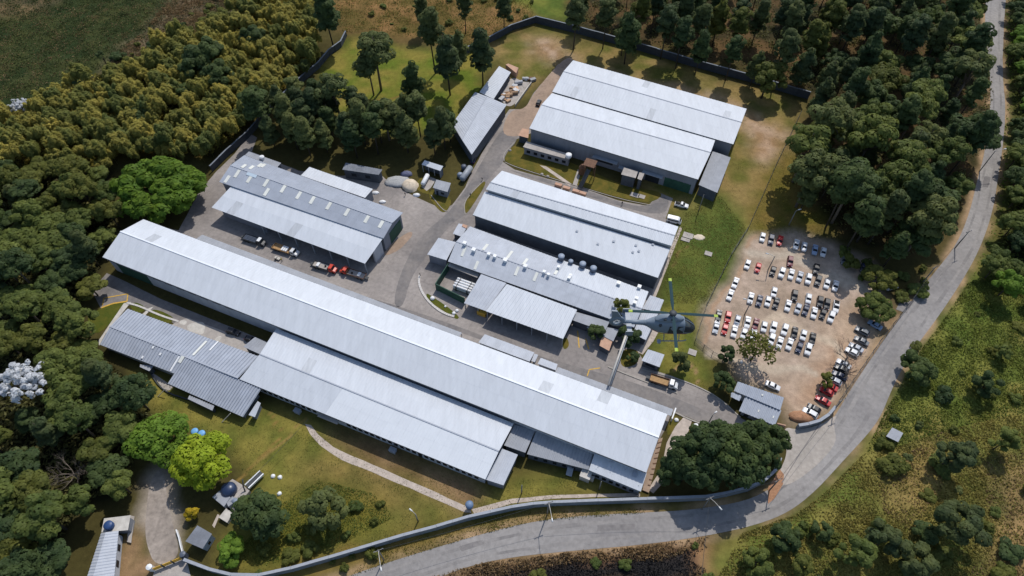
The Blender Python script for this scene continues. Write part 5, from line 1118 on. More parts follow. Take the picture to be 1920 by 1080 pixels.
carrow([(1535,40,'pale blue','sedan'),(1425,95,'grey','suv'),(1420,175,'grey','sedan'),(1375,232,'silver','sedan'),(1340,268,'white','hatch'),(1270,370,'white','sedan'),(1250,415,'black','suv'),(1235,468,'navy','sedan'),(1195,512,'silver','hatch'),(1155,558,'red','sedan'),(1125,602,'red','hatch'),(1095,678,'red','sedan'),(1018,745,'black','hatch'),(985,785,'white','suv')],1300,600,4.5,'slanting row along the road fence','cars slanting along the road fence',dx=-1.0,dy=-.55)
car(1449,723,'white','sedan','long white saloon car parked alone behind the gatehouse','',dx=1,dy=.42)
car(1672,538,'white','hatch','white hatchback half hidden under a tree at the right end of the car park','',dx=-1,dy=.2)
car(1278,384,'white','pickup','white pickup truck parked on the grass by the flat annex of the twin warehouse','',dx=1,dy=.25)
car(437,622,'black','suv','black car in the shade of the longest warehouse beside the striped office block','',dx=1,dy=.3)
car(470,636,'black','hatch','smaller black car in the shade near the link roof left of the white warehouses','',dx=1,dy=.3)
car(888,298,'navy','sedan','dark blue car in the shade at the end of the pale gabled shed','',dx=.5,dy=-1)
car(1010,192,'black','hatch','black car half hidden by the left corner of the twin warehouse','',dx=.4,dy=-1)
# white van
p = U(1264,412,1.0); p.z = .03; T = thing('parked_van',(0,0,0),'boxy white van parked on the grass at the end of the middle warehouse','van')
mb = MB(); st = [(-2.45,.9,2.0,.95),(-2.3,.4,2.1,1.0),(1.2,.35,2.15,1.0),(1.75,.35,1.95,.98),(2.35,.35,1.15,.94),(2.55,.45,.8,.86)]; vs = []; fs = []
for x, zb, zt, wf in st: w = .98*wf; vs += [(x,-w,zb),(x,-w,zt-.25),(x,-w*.85,zt),(x,w*.85,zt),(x,w,zt-.25),(x,w,zb)]
for i in range(5):
    for j in range(6): fs.append((i*6+j,(i+1)*6+j,(i+1)*6+(j+1)%6,i*6+(j+1)%6))
fs += [tuple(range(6)),tuple(35-j for j in range(6))]; mb.poly(vs,fs); mb.build('body',PAINT['white'],T)
mb = MB(); mb.face([(2.3,-.8,1.28),(2.3,.8,1.28),(1.85,.75,1.9),(1.85,-.75,1.9)]); mb.build('windscreen',M['glass'],T)
for sy in (-1,1):
    mb = MB(); q4 = [(1.7,sy*1.0,1.2),(-2.1,sy*1.0,1.2),(-2.1,sy*1.0,1.75),(1.5,sy*1.0,1.75)]; mb.face(q4 if sy < 0 else q4[::-1]); mb.build('side_window',M['glass'],T)
    for x in (1.5,-1.5): mb = MB(); mb.tube([(x,sy*.78,.36),(x,sy*1.0,.36)],.36,10); mb.build('wheel',M['tyre'],T)
T.location = p; T.rotation_euler = (0,0,heading(1264,412,1,.25))
def truck(px, py, dx, dy, cabm, bedm, label, load=None, side=None, Lb=5.6, white_roof=False):
    T = thing('flatbed_truck',(0,0,0),label,'truck')
    mb = MB(); mb.box((0,0,.75),(Lb+2.6,.9,.3)); mb.build('chassis',M['dark_steel'],T)
    mb = MB(); vs = []; fs = []; st = [(Lb/2-.1,.6,2.35),(Lb/2+1.0,.6,2.45),(Lb/2+1.45,.6,1.55),(Lb/2+2.2,.6,1.35),(Lb/2+2.35,.65,.95)]
    for x, zb, zt in st: vs += [(x,-1.05,zb),(x,-1.05,zt-.2),(x,-.9,zt),(x,.9,zt),(x,1.05,zt-.2),(x,1.05,zb)]
    for i in range(4):
        for j in range(6): fs.append((i*6+j,(i+1)*6+j,(i+1)*6+(j+1)%6,i*6+(j+1)%6))
    fs += [tuple(range(6)),tuple(29-j for j in range(6))]; mb.poly(vs,fs); mb.build('cab',cabm,T)
    mb = MB(); mb.face([(Lb/2+1.43,-.85,1.66),(Lb/2+1.43,.85,1.66),(Lb/2+1.06,.85,2.38),(Lb/2+1.06,-.85,2.38)]); mb.build('windscreen',M['glass'],T)
    for sy in (-1,1):
        mb = MB(); q4 = [(Lb/2+1.2,sy*1.065,1.5),(Lb/2+.2,sy*1.065,1.5),(Lb/2+.2,sy*1.065,2.1),(Lb/2+.95,sy*1.065,2.1)]; mb.face(q4 if sy < 0 else q4[::-1]); mb.build('side_window',M['glass'],T)
        mb = MB(); mb.box((Lb/2+2.3,sy*.7,1.0),(.12,.3,.2)); mb.build('headlight',M['head'],T)
        for x in (Lb/2+1.4,-Lb*.18,-Lb*.38): mb = MB(); mb.tube([(x,sy*.8,.48),(x,sy*1.1,.48)],.48,12); mb.build('wheel',M['tyre'],T)
    mb = MB(); mb.box((-.35,0,1.02),(Lb-.3,2.35,.16)); bd = mb.build('bed',bedm,T)
    for nm, c, s in (('side_board',(-.35,1.15,1.3),(Lb-.3,.08,.45)),('side_board',(-.35,-1.15,1.3),(Lb-.3,.08,.45)),('tailboard',(-Lb/2-.16,0,1.3),(.08,2.3,.45)),('headboard',(Lb/2-.45,0,1.5),(.1,2.3,.9))):
        mb = MB(); mb.box(c,s); mb.build(nm,side or M['rust'],bd)
    if white_roof: mb = MB(); mb.box((Lb/2+.45,0,2.48),(1.1,1.7,.08)); mb.build('cab_roof',M['white'],T)
    if load == 'pipes':
        for i in range(4): mb = MB(); mb.tube([(-Lb/2+.3,-.8+i*.5,1.35),(Lb/2-.9,-.8+i*.5,1.35)],.22,7); mb.build('stowed_pipe',M['tank_dark'],T)
    if load == 'white':
        for i in range(3): mb = MB(); mb.box((.1+i*.75,0,1.45),(.6,1.9,.6)); mb.build('stowed_box',M['white'],T)
    if load == 'one': mb = MB(); mb.box((-1.3,-.1,1.4),(.9,1.5,.5)); mb.build('stowed_box',M['white'],T); mb = MB(); mb.lathe((1.2,.2,1.1),[(.3,0),(.3,.4),(.1,.5)],10); mb.build('spare_wheel',M['tyre'],T)
    p = U(px,py,1.0); T.location = (p.x,p.y,.03); T.rotation_euler = (0,0,heading(px,py,dx,dy)); return T
truck(472,449,1,.32,PAINT['charcoal'],M['dark_steel'],'dark flatbed truck with a white cab roof, leftmost truck of the yard','pipes',M['dark_steel'],6.0,True)
truck(531,467,1,.32,PAINT['white'],M['wood'],'white flatbed truck carrying white boxes, second from the left in the yard','white',M['wood'],7.0)
truck(604,499,1,.30,PAINT['orange red'],M['conc'],'red cab flatbed truck with a bare grey bed, left of the two red trucks','one',M['dark_steel'],6.0)
truck(667,514,-1,-.32,PAINT['orange red'],M['conc'],'red cab flatbed truck nearest the open shed corner, right of the two red trucks','one',M['rust'],6.4)
truck(1238,714,1,.32,PAINT['white'],M['wood'],'white cab flatbed truck parked on the entrance road below the small hut',None,M['rust'],5.6)
T = thing('hand_trolley', U(521,486), 'small pale hand trolley standing behind the white flatbed truck', 'trolley'); p = U(521,486)
mb = MB(); mb.box((p.x,p.y,.6),(2.0,1.0,.16),AX); mb.box((p.x-.4,p.y,.9),(.7,.8,.5),AX); mb.build('deck',M['conc_pale'],T)
for sx in (-.7,.7):
    for sy in (-.4,.4): mb = MB(); mb.tube([(p.x+sx,p.y+sy-.05,.25),(p.x+sx,p.y+sy+.05,.25)],.25,8); mb.build('wheel',M['tyre'],T)
for k in CARS: drop(CARS[k])

# ------------------------------------------------------------------ people
def person(px, py, rz, top, label, stride=.25, legs=None):
    V_ = [(0,0,.95),(0,0,1.15),(0,0,1.38),(0,0,1.5),(0.01,0,1.56),(.02,0,1.68),(0,.19,1.42),(.03,.24,1.14),(.12,.23,.9),(0,-.19,1.42),(-.03,-.24,1.14),(.05,-.23,.9),
          (0,.1,.9),(stride*.5,.1,.5),(stride*.6,.1,.06),(stride*.6+.16,.1,.03),(0,-.1,.9),(-stride*.3,-.1,.5),(-stride,-.1,.08),(-stride+.15,-.1,.03)]
    E_ = [(0,1),(1,2),(2,3),(3,4),(4,5),(2,6),(6,7),(7,8),(2,9),(9,10),(10,11),(0,12),(12,13),(13,14),(14,15),(0,16),(16,17),(17,18),(18,19)]
    R_ = [.15,.14,.17,.07,.08,.095,.065,.05,.035,.065,.05,.035,.095,.07,.05,.035,.095,.07,.05,.035]
    me_ = bpy.data.meshes.new('person'); me_.from_pydata(V_,E_,[]); o = bpy.data.objects.new('person',me_); col.objects.link(o)
    s = o.modifiers.new('skin','SKIN'); 
    for i, r in enumerate(R_): me_.skin_vertices[0].data[i].radius = (r,r)
    me_.skin_vertices[0].data[0].use_root = True
    o.modifiers.new('sub','SUBSURF').levels = 1
    dg = bpy.context.evaluated_depsgraph_get(); m2 = bpy.data.meshes.new_from_object(o.evaluated_get(dg)); bpy.data.objects.remove(o)
    m2.materials.clear()
    for m in (legs or M['person'], top, M['skin'], M['person']): m2.materials.append(m)
    for p_ in m2.polygons:
        c = p_.center; p_.material_index = 0 if c.z < .93 and abs(c.y) < .2 else (3 if c.z > 1.66 else (2 if c.z > 1.49 or c.z < 1.1 and abs(c.y) > .2 else 1)); p_.use_smooth = True
    p = U(px,py); o = obj('person',m2); o.location = (p.x,p.y,.03); o.rotation_euler = (0,0,rz); return tag(o,label,'person')
person(760,367,1.2,M['person'],'person in dark clothes standing on the yard below the tarpaulin heap')
person(904,339,1.0,M['person'],'person in dark clothes walking down the lane near the middle warehouse',.4)
person(882,368,-1.0,M['shirt'],'person in a grey shirt at the kerb left of the middle warehouse')
person(529,490,2.6,M['vest'],'person in a yellow top bending by the hand trolley',.15)
person(788,518,.4,M['person'],'person in dark clothes at the start of the white curved kerb')
person(1166,384,1.9,M['person'],'person in dark blue clothes walking on the lane behind the middle warehouse',.4)

# ------------------------------------------------------------------ helicopter in flight
def helicopter():
    hub = U(1262,588,106.0); c = hub-Vector((0.0,0.0,3.2))
    T = thing('helicopter', c, 'grey blue helicopter with green tipped rotor blades flying over the compound', 'helicopter')
    body_m = mat('helicopter_paint',(0.16,0.20,0.245),.45,.4,coat=.1,noise=.06); glass_m = mat('cockpit_glass',(0.025,0.035,0.045),.1,.5); blade_m = mat('rotor_blade_paint',(0.028,0.055,0.062),.85,.1); tip_m = mat('blade_tip_paint',(0.30,0.40,0.03),.5); red_m = mat('red_stripe',(0.30,0.03,0.04),.5)
    O = c
    def ring(x, y0, z0, ry, zt, zb, n_=20, pw=2.5):
        out_ = []
        for i in range(n_):
            a = 2*math.pi*i/n_; ca_, sa = math.cos(a), math.sin(a)
            yy = math.copysign(abs(ca_)**(2/pw), ca_)*ry; zz = math.copysign(abs(sa)**(2/pw), sa); zz = z0+(zz*(zt-z0) if zz > 0 else zz*(z0-zb)); out_.append(O+Vector((x,y0+yy,zz)))
        return out_
    # fuselage stations: x, half width, centre z, top, bottom
    st = [(-4.2,.20,1.25,1.55,1.0),(-3.6,.34,1.2,1.7,.78),(-2.9,.62,1.05,1.95,.42),(-2.0,.88,.9,2.2,.05),(-1.0,.96,.8,2.35,-.15),(0,.98,.7,2.35,-.25),(.8,.98,.65,2.25,-.28),(1.5,.96,.6,1.95,-.28),(2.1,.92,.5,1.55,-.25),(2.6,.8,.38,1.15,-.18),(3.0,.58,.25,.8,-.08),(3.25,.28,.18,.45,.0)]
    mb = MB(); n_ = 20; R_ = [ring(x,0,zc,ry,zt,zb) for x, ry, zc, zt, zb in st]; vs = [p for r in R_ for p in r]; fs = []; mi = []
    for i in range(len(st)-1):
        for j in range(n_):
            fs.append((i*n_+j,(i+1)*n_+j,(i+1)*n_+(j+1)%n_,i*n_+(j+1)%n_))
            x = (st[i][0]+st[i+1][0])/2; mi.append(1 if (x > 1.5 and 0 <= j <= 9) or (x > 2.4 and x < 3.1 and (j in (0,9,10,19))) else 0)
    fs += [tuple(range(n_)),tuple((len(st)-1)*n_+j for j in range(n_-1,-1,-1))]; mi += [0,0]
    f0 = [f for f, m in zip(fs,mi) if m == 0]; f1 = [f for f, m in zip(fs,mi) if m == 1]
    used = sorted({i for f in f0 for i in f}); ix = {v: i for i, v in enumerate(used)}; mb.poly([vs[i] for i in used],[tuple(ix[i] for i in f) for f in f0]); mb.build('fuselage',body_m,T,True)
    used = sorted({i for f in f1 for i in f}); ix = {v: i for i, v in enumerate(used)}
    g = MB(); g.poly([vs[i] for i in used],[tuple(ix[i] for i in f) for f in f1]); g.build('windscreen',glass_m,T,True)
    # windscreen pillar
    g = MB(); g.tube([O+Vector((x,0,z+.02)) for x, z in ((1.5,1.97),(2.1,1.57),(2.6,1.17),(3.0,.82))],.05,6); g.build('windscreen_pillar',body_m,T)
    for sy in (-1,1):
        for xa, xb, nm in ((-.75,.3,'cabin_window'),(.38,1.35,'door_window')):
            g = MB(); P_ = [(xa,.985,.45),(xb,.985,.45),(xb-.05,.955,1.2),(xb-.12,.80,1.62),(xa+.12,.86,1.72),(xa+.05,.965,1.2)]; q_ = [O+Vector((x,sy*y*1.02,z)) for x, y, z in P_]; g.face(q_ if sy < 0 else q_[::-1]); b2 = [p-Vector((0,sy*.08,0)) for p in q_]; g.face(b2); g.build(nm,glass_m,T)
        g = MB(); q_ = [O+Vector((x,sy*y,z)) for x, y, z in ((-3.2,.56,.78),(-1.6,.965,.30),(1.9,.965,.22),(1.9,.965,.30),(-1.6,.975,.40),(-3.2,.58,.88))]; g.face(q_ if sy < 0 else q_[::-1]); g.build('stripe',red_m,T)
        g = MB(); g.lathe(O+Vector((-1.9,sy*.62,1.55)),[(.22,0),(.26,.25),(.16,.4)],10); g.build('exhaust',M['dark_steel'],T,True)
        # skids
        for x in (-1.0,1.1): g = MB(); g.tube([O+Vector((x,sy*.5,-.15)),O+Vector((x,sy*.95,-.5)),O+Vector((x,sy*1.15,-1.0))],.06,6); g.build('skid_strut',body_m,T)
        g = MB(); g.tube([O+Vector((x,sy*1.15,z)) for x, z in ((-1.7,-1.0),(1.6,-1.0),(1.95,-.92),(2.1,-.75))],.075,8); g.build('skid',M['steel'],T,True)
    g = MB(); g.tube([O+Vector((-1.9,-1.3,-.85)),O+Vector((-1.5,-1.3,-.85))],[.26,.3],10); g.build('search_light',M['tank_lid'],T,True)
    g = MB(); R2 = [ring(x,0,2.2,ry,zt,1.7,16) for x, ry, zt in ((-2.6,.2,2.1),(-2.0,.5,2.55),(-1.0,.6,2.8),(0,.58,2.85),(.8,.45,2.6),(1.3,.15,2.25))]; vs = [p for r in R2 for p in r]; fs = [(i*16+j,(i+1)*16+j,(i+1)*16+(j+1)%16,i*16+(j+1)%16) for i in range(5) for j in range(16)]; g.poly(vs,fs); cw = g.build('engine_cowling',body_m,T,True)
    for x, s in ((-1.6,.22),(-.6,.2)): g = MB(); g.tube([O+Vector((x,-.45,2.55)),O+Vector((x+.4,-.45,2.6))],s*.6,8); g.build('air_intake',M['dark_steel'],T,True)
    # tail
    g = MB(); g.tube([O+Vector((-3.4,0,1.3)),O+Vector((-5.2,0,1.38)),O+Vector((-7.0,0,1.5))],[.36,.28,.22],14); g.build('tail_boom',body_m,T,True)
    fc = O+Vector((-7.75,0,1.62)); g = MB(); vs = []; fs = []; n_ = 28
    for r, y in ((.5,-.16),(.62,-.2),(.92,-.13),(1.0,0),(.92,.13),(.62,.2),(.5,.16)):
        vs += [fc+Vector((r*1.12*math.cos(2*math.pi*k/n_),y,r*math.sin(2*math.pi*k/n_))) for k in range(n_)]
    for i in range(7):
        for k in range(n_): fs.append((i*n_+k,i*n_+(k+1)%n_,((i+1)%7)*n_+(k+1)%n_,((i+1)%7)*n_+k))
    g.poly(vs,fs); g.build('tail_rotor_shroud',body_m,T,True)
    for k in range(8): a = k*math.pi/4+.2; g = MB(); g.beam(fc+Vector((.1*math.cos(a),0,.1*math.sin(a))),fc+Vector((.52*math.cos(a),0,.52*math.sin(a))),.1,.03); g.build('tail_rotor_blade',M['steel'],T)
    g = MB(); g.tube([fc-Vector((0,.1,0)),fc+Vector((0,.1,0))],.16,10); g.build('tail_rotor_hub',M['steel'],T)
    g = MB(); prof = [(-7.2,2.35),(-8.0,3.75),(-8.75,3.85),(-8.55,2.2),(-7.9,2.45)]
    g.poly([O+Vector((x,-.09,z)) for x, z in prof]+[O+Vector((x,.09,z)) for x, z in prof],[(0,1,2,3,4),(9,8,7,6,5)]+[(i,i+5,(i+1)%5+5,(i+1)%5) for i in range(5)]); g.build('tail_fin',body_m,T)
    g = MB(); prof = [(-5.75,0),(-5.85,1.6),(-6.45,1.6),(-6.5,0),(-6.45,-1.6),(-5.85,-1.6)]; g.poly([O+Vector((x,y,1.38)) for x, y in prof]+[O+Vector((x,y,1.5)) for x, y in prof],[(5,4,3,2,1,0),(6,7,8,9,10,11)]+[(i,(i+1)%6,(i+1)%6+6,i+6) for i in range(6)]); g.build('stabiliser',body_m,T)
    for sy in (-1,1): g = MB(); g.box(O+Vector((-6.25,sy*1.62,1.45)),(1.0,.1,.85)); g.build('end_plate',body_m,T)
    # rotor
    g = MB(); g.lathe(O+Vector((0,0,2.75)),[(.16,0),(.14,.35),(.42,.4),(.44,.6),(.2,.72)],16); hb = g.build('rotor_hub',M['dark_steel'],T,True)
    for deg in (-4,86,176,-94):
        a = math.radians(deg); d = Vector((math.cos(a),math.sin(a),0)); s_ = Vector((-d.y,d.x,0)); z = Vector((0,0,3.3))
        def P(r,w,t): return O+z+d*r+s_*w+Vector((0,0,t-.002*r*r))
        for r0,r1,m,nm in ((.35,4.75,blade_m,'rotor_blade'),(4.75,5.2,tip_m,None)):
            g = MB(); ks = [r0+(r1-r0)*i/4 for i in range(5)]; vs = []
            for r in ks: w = .08 if r < .5 else .19; vs += [P(r,-w,-.02),P(r,w,-.015),P(r,w*.3,.035),P(r,-w,.01)]
            g.poly(vs,[(i*4+j,i*4+(j+1)%4,(i+1)*4+(j+1)%4,(i+1)*4+j) for i in range(4) for j in range(4)]+[(3,2,1,0),(16,17,18,19)])
            o = g.build(nm or 'blade_tip',m,T if nm else last)
            if nm: last = o
    for ch in T.children:                                       # shorter overall body
        if ch.name.split('.')[0] in ('rotor_hub','rotor_blade'): continue
        for v in ch.data.vertices: v.co.x = v.co.x*.87+.35
helicopter()

# ------------------------------------------------------------------ vegetation
def quads_mesh(name, pos, nrm, size, mats, asp=1.0, tint=None, up=None, seed=0, extra=None):
    """leaf clump faces: centre, facing and size per face; a kite-shaped quad each"""
    r = np.random.default_rng(seed); N = len(pos)
    nrm = nrm/np.linalg.norm(nrm,axis=1,keepdims=True)
    ref = r.normal(size=(N,3)) if up is None else up
    x = np.cross(nrm,ref); x /= np.linalg.norm(x,axis=1,keepdims=True)+1e-9; y = np.cross(nrm,x)
    s = np.asarray(size).reshape(-1,1); b_ = r.uniform(-.25,.25,(N,1))*s
    v = np.stack([pos-y*s*asp-nrm*b_, pos+x*s*.62-y*s*asp*.1+nrm*b_, pos+y*s*asp-nrm*b_, pos-x*s*.62+y*s*asp*.12+nrm*b_],1).reshape(-1,3)
    me = bpy.data.meshes.new(name); nv = 4*N
    ev = np.zeros((0,3)); ef = []
    me.vertices.add(nv); me.vertices.foreach_set('co',v.reshape(-1))
    me.loops.add(nv); me.loops.foreach_set('vertex_index',np.arange(nv,dtype=np.int32)); me.polygons.add(N); me.polygons.foreach_set('loop_start',np.arange(0,nv,4,dtype=np.int32))
    me.update(calc_edges=True)
    t = tint if tint is not None else r.random(N)
    a = me.attributes.new('tint','FLOAT','FACE'); a.data.foreach_set('value',np.asarray(t,dtype=np.float32))
    me.materials.append(mats); return me
def unit(r,n_): v = r.normal(size=(n_,3)); return v/np.linalg.norm(v,axis=1,keepdims=True)
def lobes_crown(seed, rx, rz, zc, nl, lr, nleaf, leaf, flat=.75, hollow=.55, mat_=None, asp=1.0, droop=0.0, name='crown', cone=0.0):
    r = np.random.default_rng(seed); d = unit(r,nl); d[:,2] = d[:,2] if cone else np.where(d[:,2] < -.45, -d[:,2]*.5, d[:,2]); rad = r.uniform(hollow,1.0,nl)[:,None]
    c = d*rad*np.array([rx,rx,rz])+np.array([0,0,zc])
    if cone: f = np.clip((c[:,2]-(zc-rz))/(2*rz),0,1); c[:,:2] *= (1.12-cone*1.45*f)[:,None]
    lrad = lr*r.uniform(.7,1.3,nl)
    w = lrad**2; idx = r.choice(nl,nleaf,p=w/w.sum()); q = unit(r,nleaf); q[:,2] = np.abs(q[:,2])*1.0-.35*(r.random(nleaf) < .35)
    q /= np.linalg.norm(q,axis=1,keepdims=True); pos = c[idx]+q*lrad[idx][:,None]*r.uniform(.84,1.05,(nleaf,1))*np.array([1,1,flat])
    pos[:,2] -= droop*r.random(nleaf)
    nrm = q+unit(r,nleaf)*.26+np.array([0,0,.45]); lt = r.random(nl)
    tint = np.clip(.35*lt[idx]+.65*r.random(nleaf)*.8+.1,0,1)
    return quads_mesh(name,pos,nrm,leaf*r.uniform(.6,1.25,nleaf),mat_,asp,tint,seed=seed), c
def trunk_mesh(name, h, r0, limbs, m, lean=.3, seed=0):
    r = random.Random(seed); mb = MB(); lx, ly = r.uniform(-lean,lean), r.uniform(-lean,lean)
    mb.tube([(0,0,-.3),(lx*.3,ly*.3,h*.35),(lx*.7,ly*.7,h*.7),(lx,ly,h)],[r0,r0*.8,r0*.55,r0*.25],7)
    for c in limbs:
        f_ = r.uniform(.4,.75); s = Vector((lx*f_,ly*f_,h*f_)); e = Vector(c); mid = s.lerp(e,.55)+Vector((0,0,.4)); mb.tube([s,mid,e],[r0*.4,r0*.28,r0*.1],5)
    return mb.mesh(name,m,smooth=True)
def tree_proto(name, cat, crown_me, trunk_me):
    T = thing(name,(0,0,0),'tree',cat); obj('trunk',trunk_me,T); obj('crown',crown_me,T); return T
PR = {}
def mk(key, name, cat, h, seed, crownargs, nlimb=5, r0=.3, bark='bark', leanv=.3):
    me_, c = lobes_crown(seed,**crownargs); limbs = [tuple(c[i]*np.array([.85,.85,.97])) for i in range(min(nlimb,len(c)))]
    PR[key] = tree_proto(name,cat,me_,trunk_mesh('trunk',h,r0,limbs,M[bark],leanv,seed))
for i in range(5):
    mk(f'broad{i}','broadleaf_tree','tree',6.5,100+i,dict(rx=4.3+.3*i,rz=3.1+.25*(i%3),zc=7.0+.3*i,nl=36+5*i,lr=1.3,nleaf=4200,leaf=.46,hollow=.4,mat_=LF['broad']))
for i in range(3):
    mk(f'pine{i}','pine_tree','tree',18,200+i,dict(rx=3.7,rz=7.2,zc=11.0+.4*i,nl=70,lr=1.35,nleaf=4600,leaf=.52,mat_=LF['pine'],cone=.6,hollow=.3,flat=.55),6,.24,leanv=.6)
for i in range(2):
    mk(f'tallpine{i}','pine_tree','tree',21,230+i,dict(rx=3.7,rz=6.6,zc=15.5,nl=56,lr=1.4,nleaf=4200,leaf=.52,mat_=LF['pine'],cone=.45,hollow=.3,flat=.55),7,.26,leanv=1.0)
for i in range(2):
    mk(f'euc{i}','eucalyptus_tree','tree',18,250+i,dict(rx=5.4,rz=5.6,zc=14.0,nl=34,lr=1.7,nleaf=3600,leaf=.5,mat_=LF['euc'],hollow=.5,flat=.7),14,.4,'bark_pale',.5)
for i in range(4):
    mk(f'bamboo{i}','bamboo_clump','bamboo',6.5,300+i,dict(rx=3.3,rz=2.2,zc=5.4+.5*(i%2),nl=24,lr=.82,nleaf=2300,leaf=.34,mat_=LF['bamboo'],asp=2.0,flat=2.1,droop=.9,hollow=.3),9,.12,'culm',.6)
for i in range(3):
    mk(f'shrub{i}','shrub','shrub',1.6,340+i,dict(rx=1.5,rz=.9,zc=1.1,nl=11,lr=.75,nleaf=620,leaf=.34,mat_=LF['olive']),4,.08)
for k, T in PR.items():
    pass
def near(px, py, L):
    return min(L, key=lambda q: (q[0]-px)**2+(q[1]-py)**2)[2]
def remap(k, lf):
    base = {'broad':'broad','pine':'pine','tallpine':'pine','euc':'euc','bamboo':'bamboo','shrub':'olive'}[k.rstrip('0123456789')]
    return {LF[base].name: LF[lf]} if lf and LF[base] is not LF[lf] else None
def plant(key, x, y, sc, label, cat, group=None, lf=None, z=None, rz=None):
    zz = ground_z(x,y) if z is None else z
    return dup(PR[key],(x,y,zz-.05),rnd.uniform(0,6.28) if rz is None else rz,sc,label,cat,group,remap(key,lf))
def tree_at(key, px, py, zc, sc, label, cat='tree', lf=None, group=None):
    p = U(px,py,zc); return plant(key,p.x,p.y,sc,label,cat,group,lf)
def scatter(poly, space, zc, seed, nmax=400, jitter=True, avoid=None, road=0):
    r = random.Random(seed); P = [U(x,max(y,-70),zc) for x, y in poly]; x0, x1 = min(p.x for p in P), max(p.x for p in P); y0, y1 = min(p.y for p in P), max(p.y for p in P); out_ = []; grid = {}
    for _ in range(int((x1-x0)*(y1-y0)/space**2*14)):
        x, y = r.uniform(x0,x1), r.uniform(y0,y1); px, py = PX(x,y,zc)
        if px < -70 or px > 1990 or py < -75 or py > 1150: continue
        if not inpoly(np.array([px]),np.array([py]),poly)[0]: continue
        if road:
            an = np.arange(0,6.28,.6); qx, qy = PX(x+road*np.cos(an),y+road*np.sin(an),zc); q2x, q2y = PX(x+road*.6*np.cos(an),y+road*.6*np.sin(an),1)
            if inpoly(qx,qy,ROAD_PX).any() or inpoly(q2x,q2y,ROAD_PX).any(): continue
        g = (int(x//space),int(y//space))
        if any((x-a)**2+(y-b_)**2 < space**2 for i in (-1,0,1) for j in (-1,0,1) for a, b_ in grid.get((g[0]+i,g[1]+j),())): continue
        if avoid and any((x-a)**2+(y-b_)**2 < rr*rr for a, b_, rr in avoid): continue
        grid.setdefault(g,[]).append((x,y)); out_.append((x,y))
        if len(out_) >= nmax: break
    return out_
BL = [(60,250,'by the small white blossoming tree'),(200,215,'along the dark field edge of the thicket'),(300,180,'by the leafless tree at the field edge'),(400,215,'just below the dark trees inside the thicket'),(395,70,'between the earth strip and the dark trees'),(500,130,'right of the dark trees inside the thicket'),(560,90,'along the dark upper left boundary wall'),(520,20,'at the top edge of the thicket'),(230,280,'above the huge bright spreading tree'),(420,265,'between the spreading tree and the boundary wall'),(60,310,'at the lower left end of the thicket'),(150,270,'in the lower middle of the thicket')]
LWP = [(45,640,'above the large white blossoming tree'),(50,790,'below the large white blossoming tree'),(130,888,'around the dead grey tree'),(250,720,'beside the striped office block'),(175,470,'at the left end of the longest warehouse'),(170,360,'left of the huge spreading tree'),(60,370,'below the bamboo at the left edge'),(60,500,'at the left edge level with the warehouse end'),(120,580,'left of the yellow marked parking bay'),(60,930,'left of the dead grey tree'),(60,1040,'in the bottom left corner'),(200,880,'above the flat roof with the blue tank'),(150,1000,'left of the long low house'),(255,800,'left of the mid green broad tree'),(160,700,'right of the large white blossoming tree')]
RWP = [(1130,15,'behind the top corner of the compound'),(1250,30,'behind the left part of the long top wall'),(1370,60,'behind the middle of the long top wall'),(1450,100,'behind the right part of the long top wall'),(1520,20,'at the top edge of the upper right wood'),(1660,40,'in the upper middle of the right wood'),(1790,40,'by the upper end of the road'),(1560,180,'at the right end of the long top wall'),(1680,170,'in the middle of the right wood'),(1810,160,'by the straight upper road'),(1530,280,'along the brown grass right of the twin warehouse'),(1640,290,'in the lower middle of the right wood'),(1780,290,'by the road bend beside the wood'),(1540,390,'at the grassy corner above the car park'),(1640,430,'directly above the car park'),(1750,420,'along the inner roadside above the car park')]
SLP = [(1440,1040,'at the lower edge near the burnt bank'),(1560,1000,'below the road bend'),(1620,930,'between the road bend and the lone hut'),(1700,860,'around the lone dark hut'),(1720,980,'in the lower middle of the slope'),(1850,960,'at the lower right edge of the slope'),(1860,780,'at the right edge above the lone hut'),(1760,720,'right of the dark bushy tree on the bend'),(1690,1060,'at the bottom edge of the slope'),(1830,1060,'in the bottom right corner')]
# bamboo thicket
big = U(286,346,9)
for x, y in scatter(POLY['bamboo'],3.7,4,1,290,avoid=[(big.x,big.y,12.0),(U(36,200,8).x,U(36,200,8).y,5.5),(U(34,222,5).x,U(34,222,5).y,4.5),(U(6,340,8).x,U(6,340,8).y,5)]):
    px, py = PX(x,y,5); sc = rnd.uniform(.7,1.25); g = rnd.random() < (.28 if py < 230 else .5); w = near(px,py,BL)
    nm = ('tall ' if sc > 1.05 else 'short ' if sc < .85 else '')+('olive green' if g else 'yellow')
    plant(f'bamboo{rnd.randrange(4)}',x,y,(sc,sc,sc*rnd.uniform(1.0,1.35)),f'{nm} bamboo clump {w}','bamboo',f'{nm} bamboo clumps {w}','bamboo_g' if g else None)
for px, py, s in ((395,120,1.5),(370,135,1.3),(410,150,1.25),(475,75,1.1),(345,175,.9),(265,215,.8)):
    tree_at('broad1',px,py,7,s,f'dark tree rising out of the bamboo, {"largest, front" if s == 1.5 else "largest, left" if s == 1.3 else "largest, lower" if s == 1.25 else "topmost one" if s == 1.1 else "small one right of centre" if s == .9 else "smallest one at left"}','tree','dark')
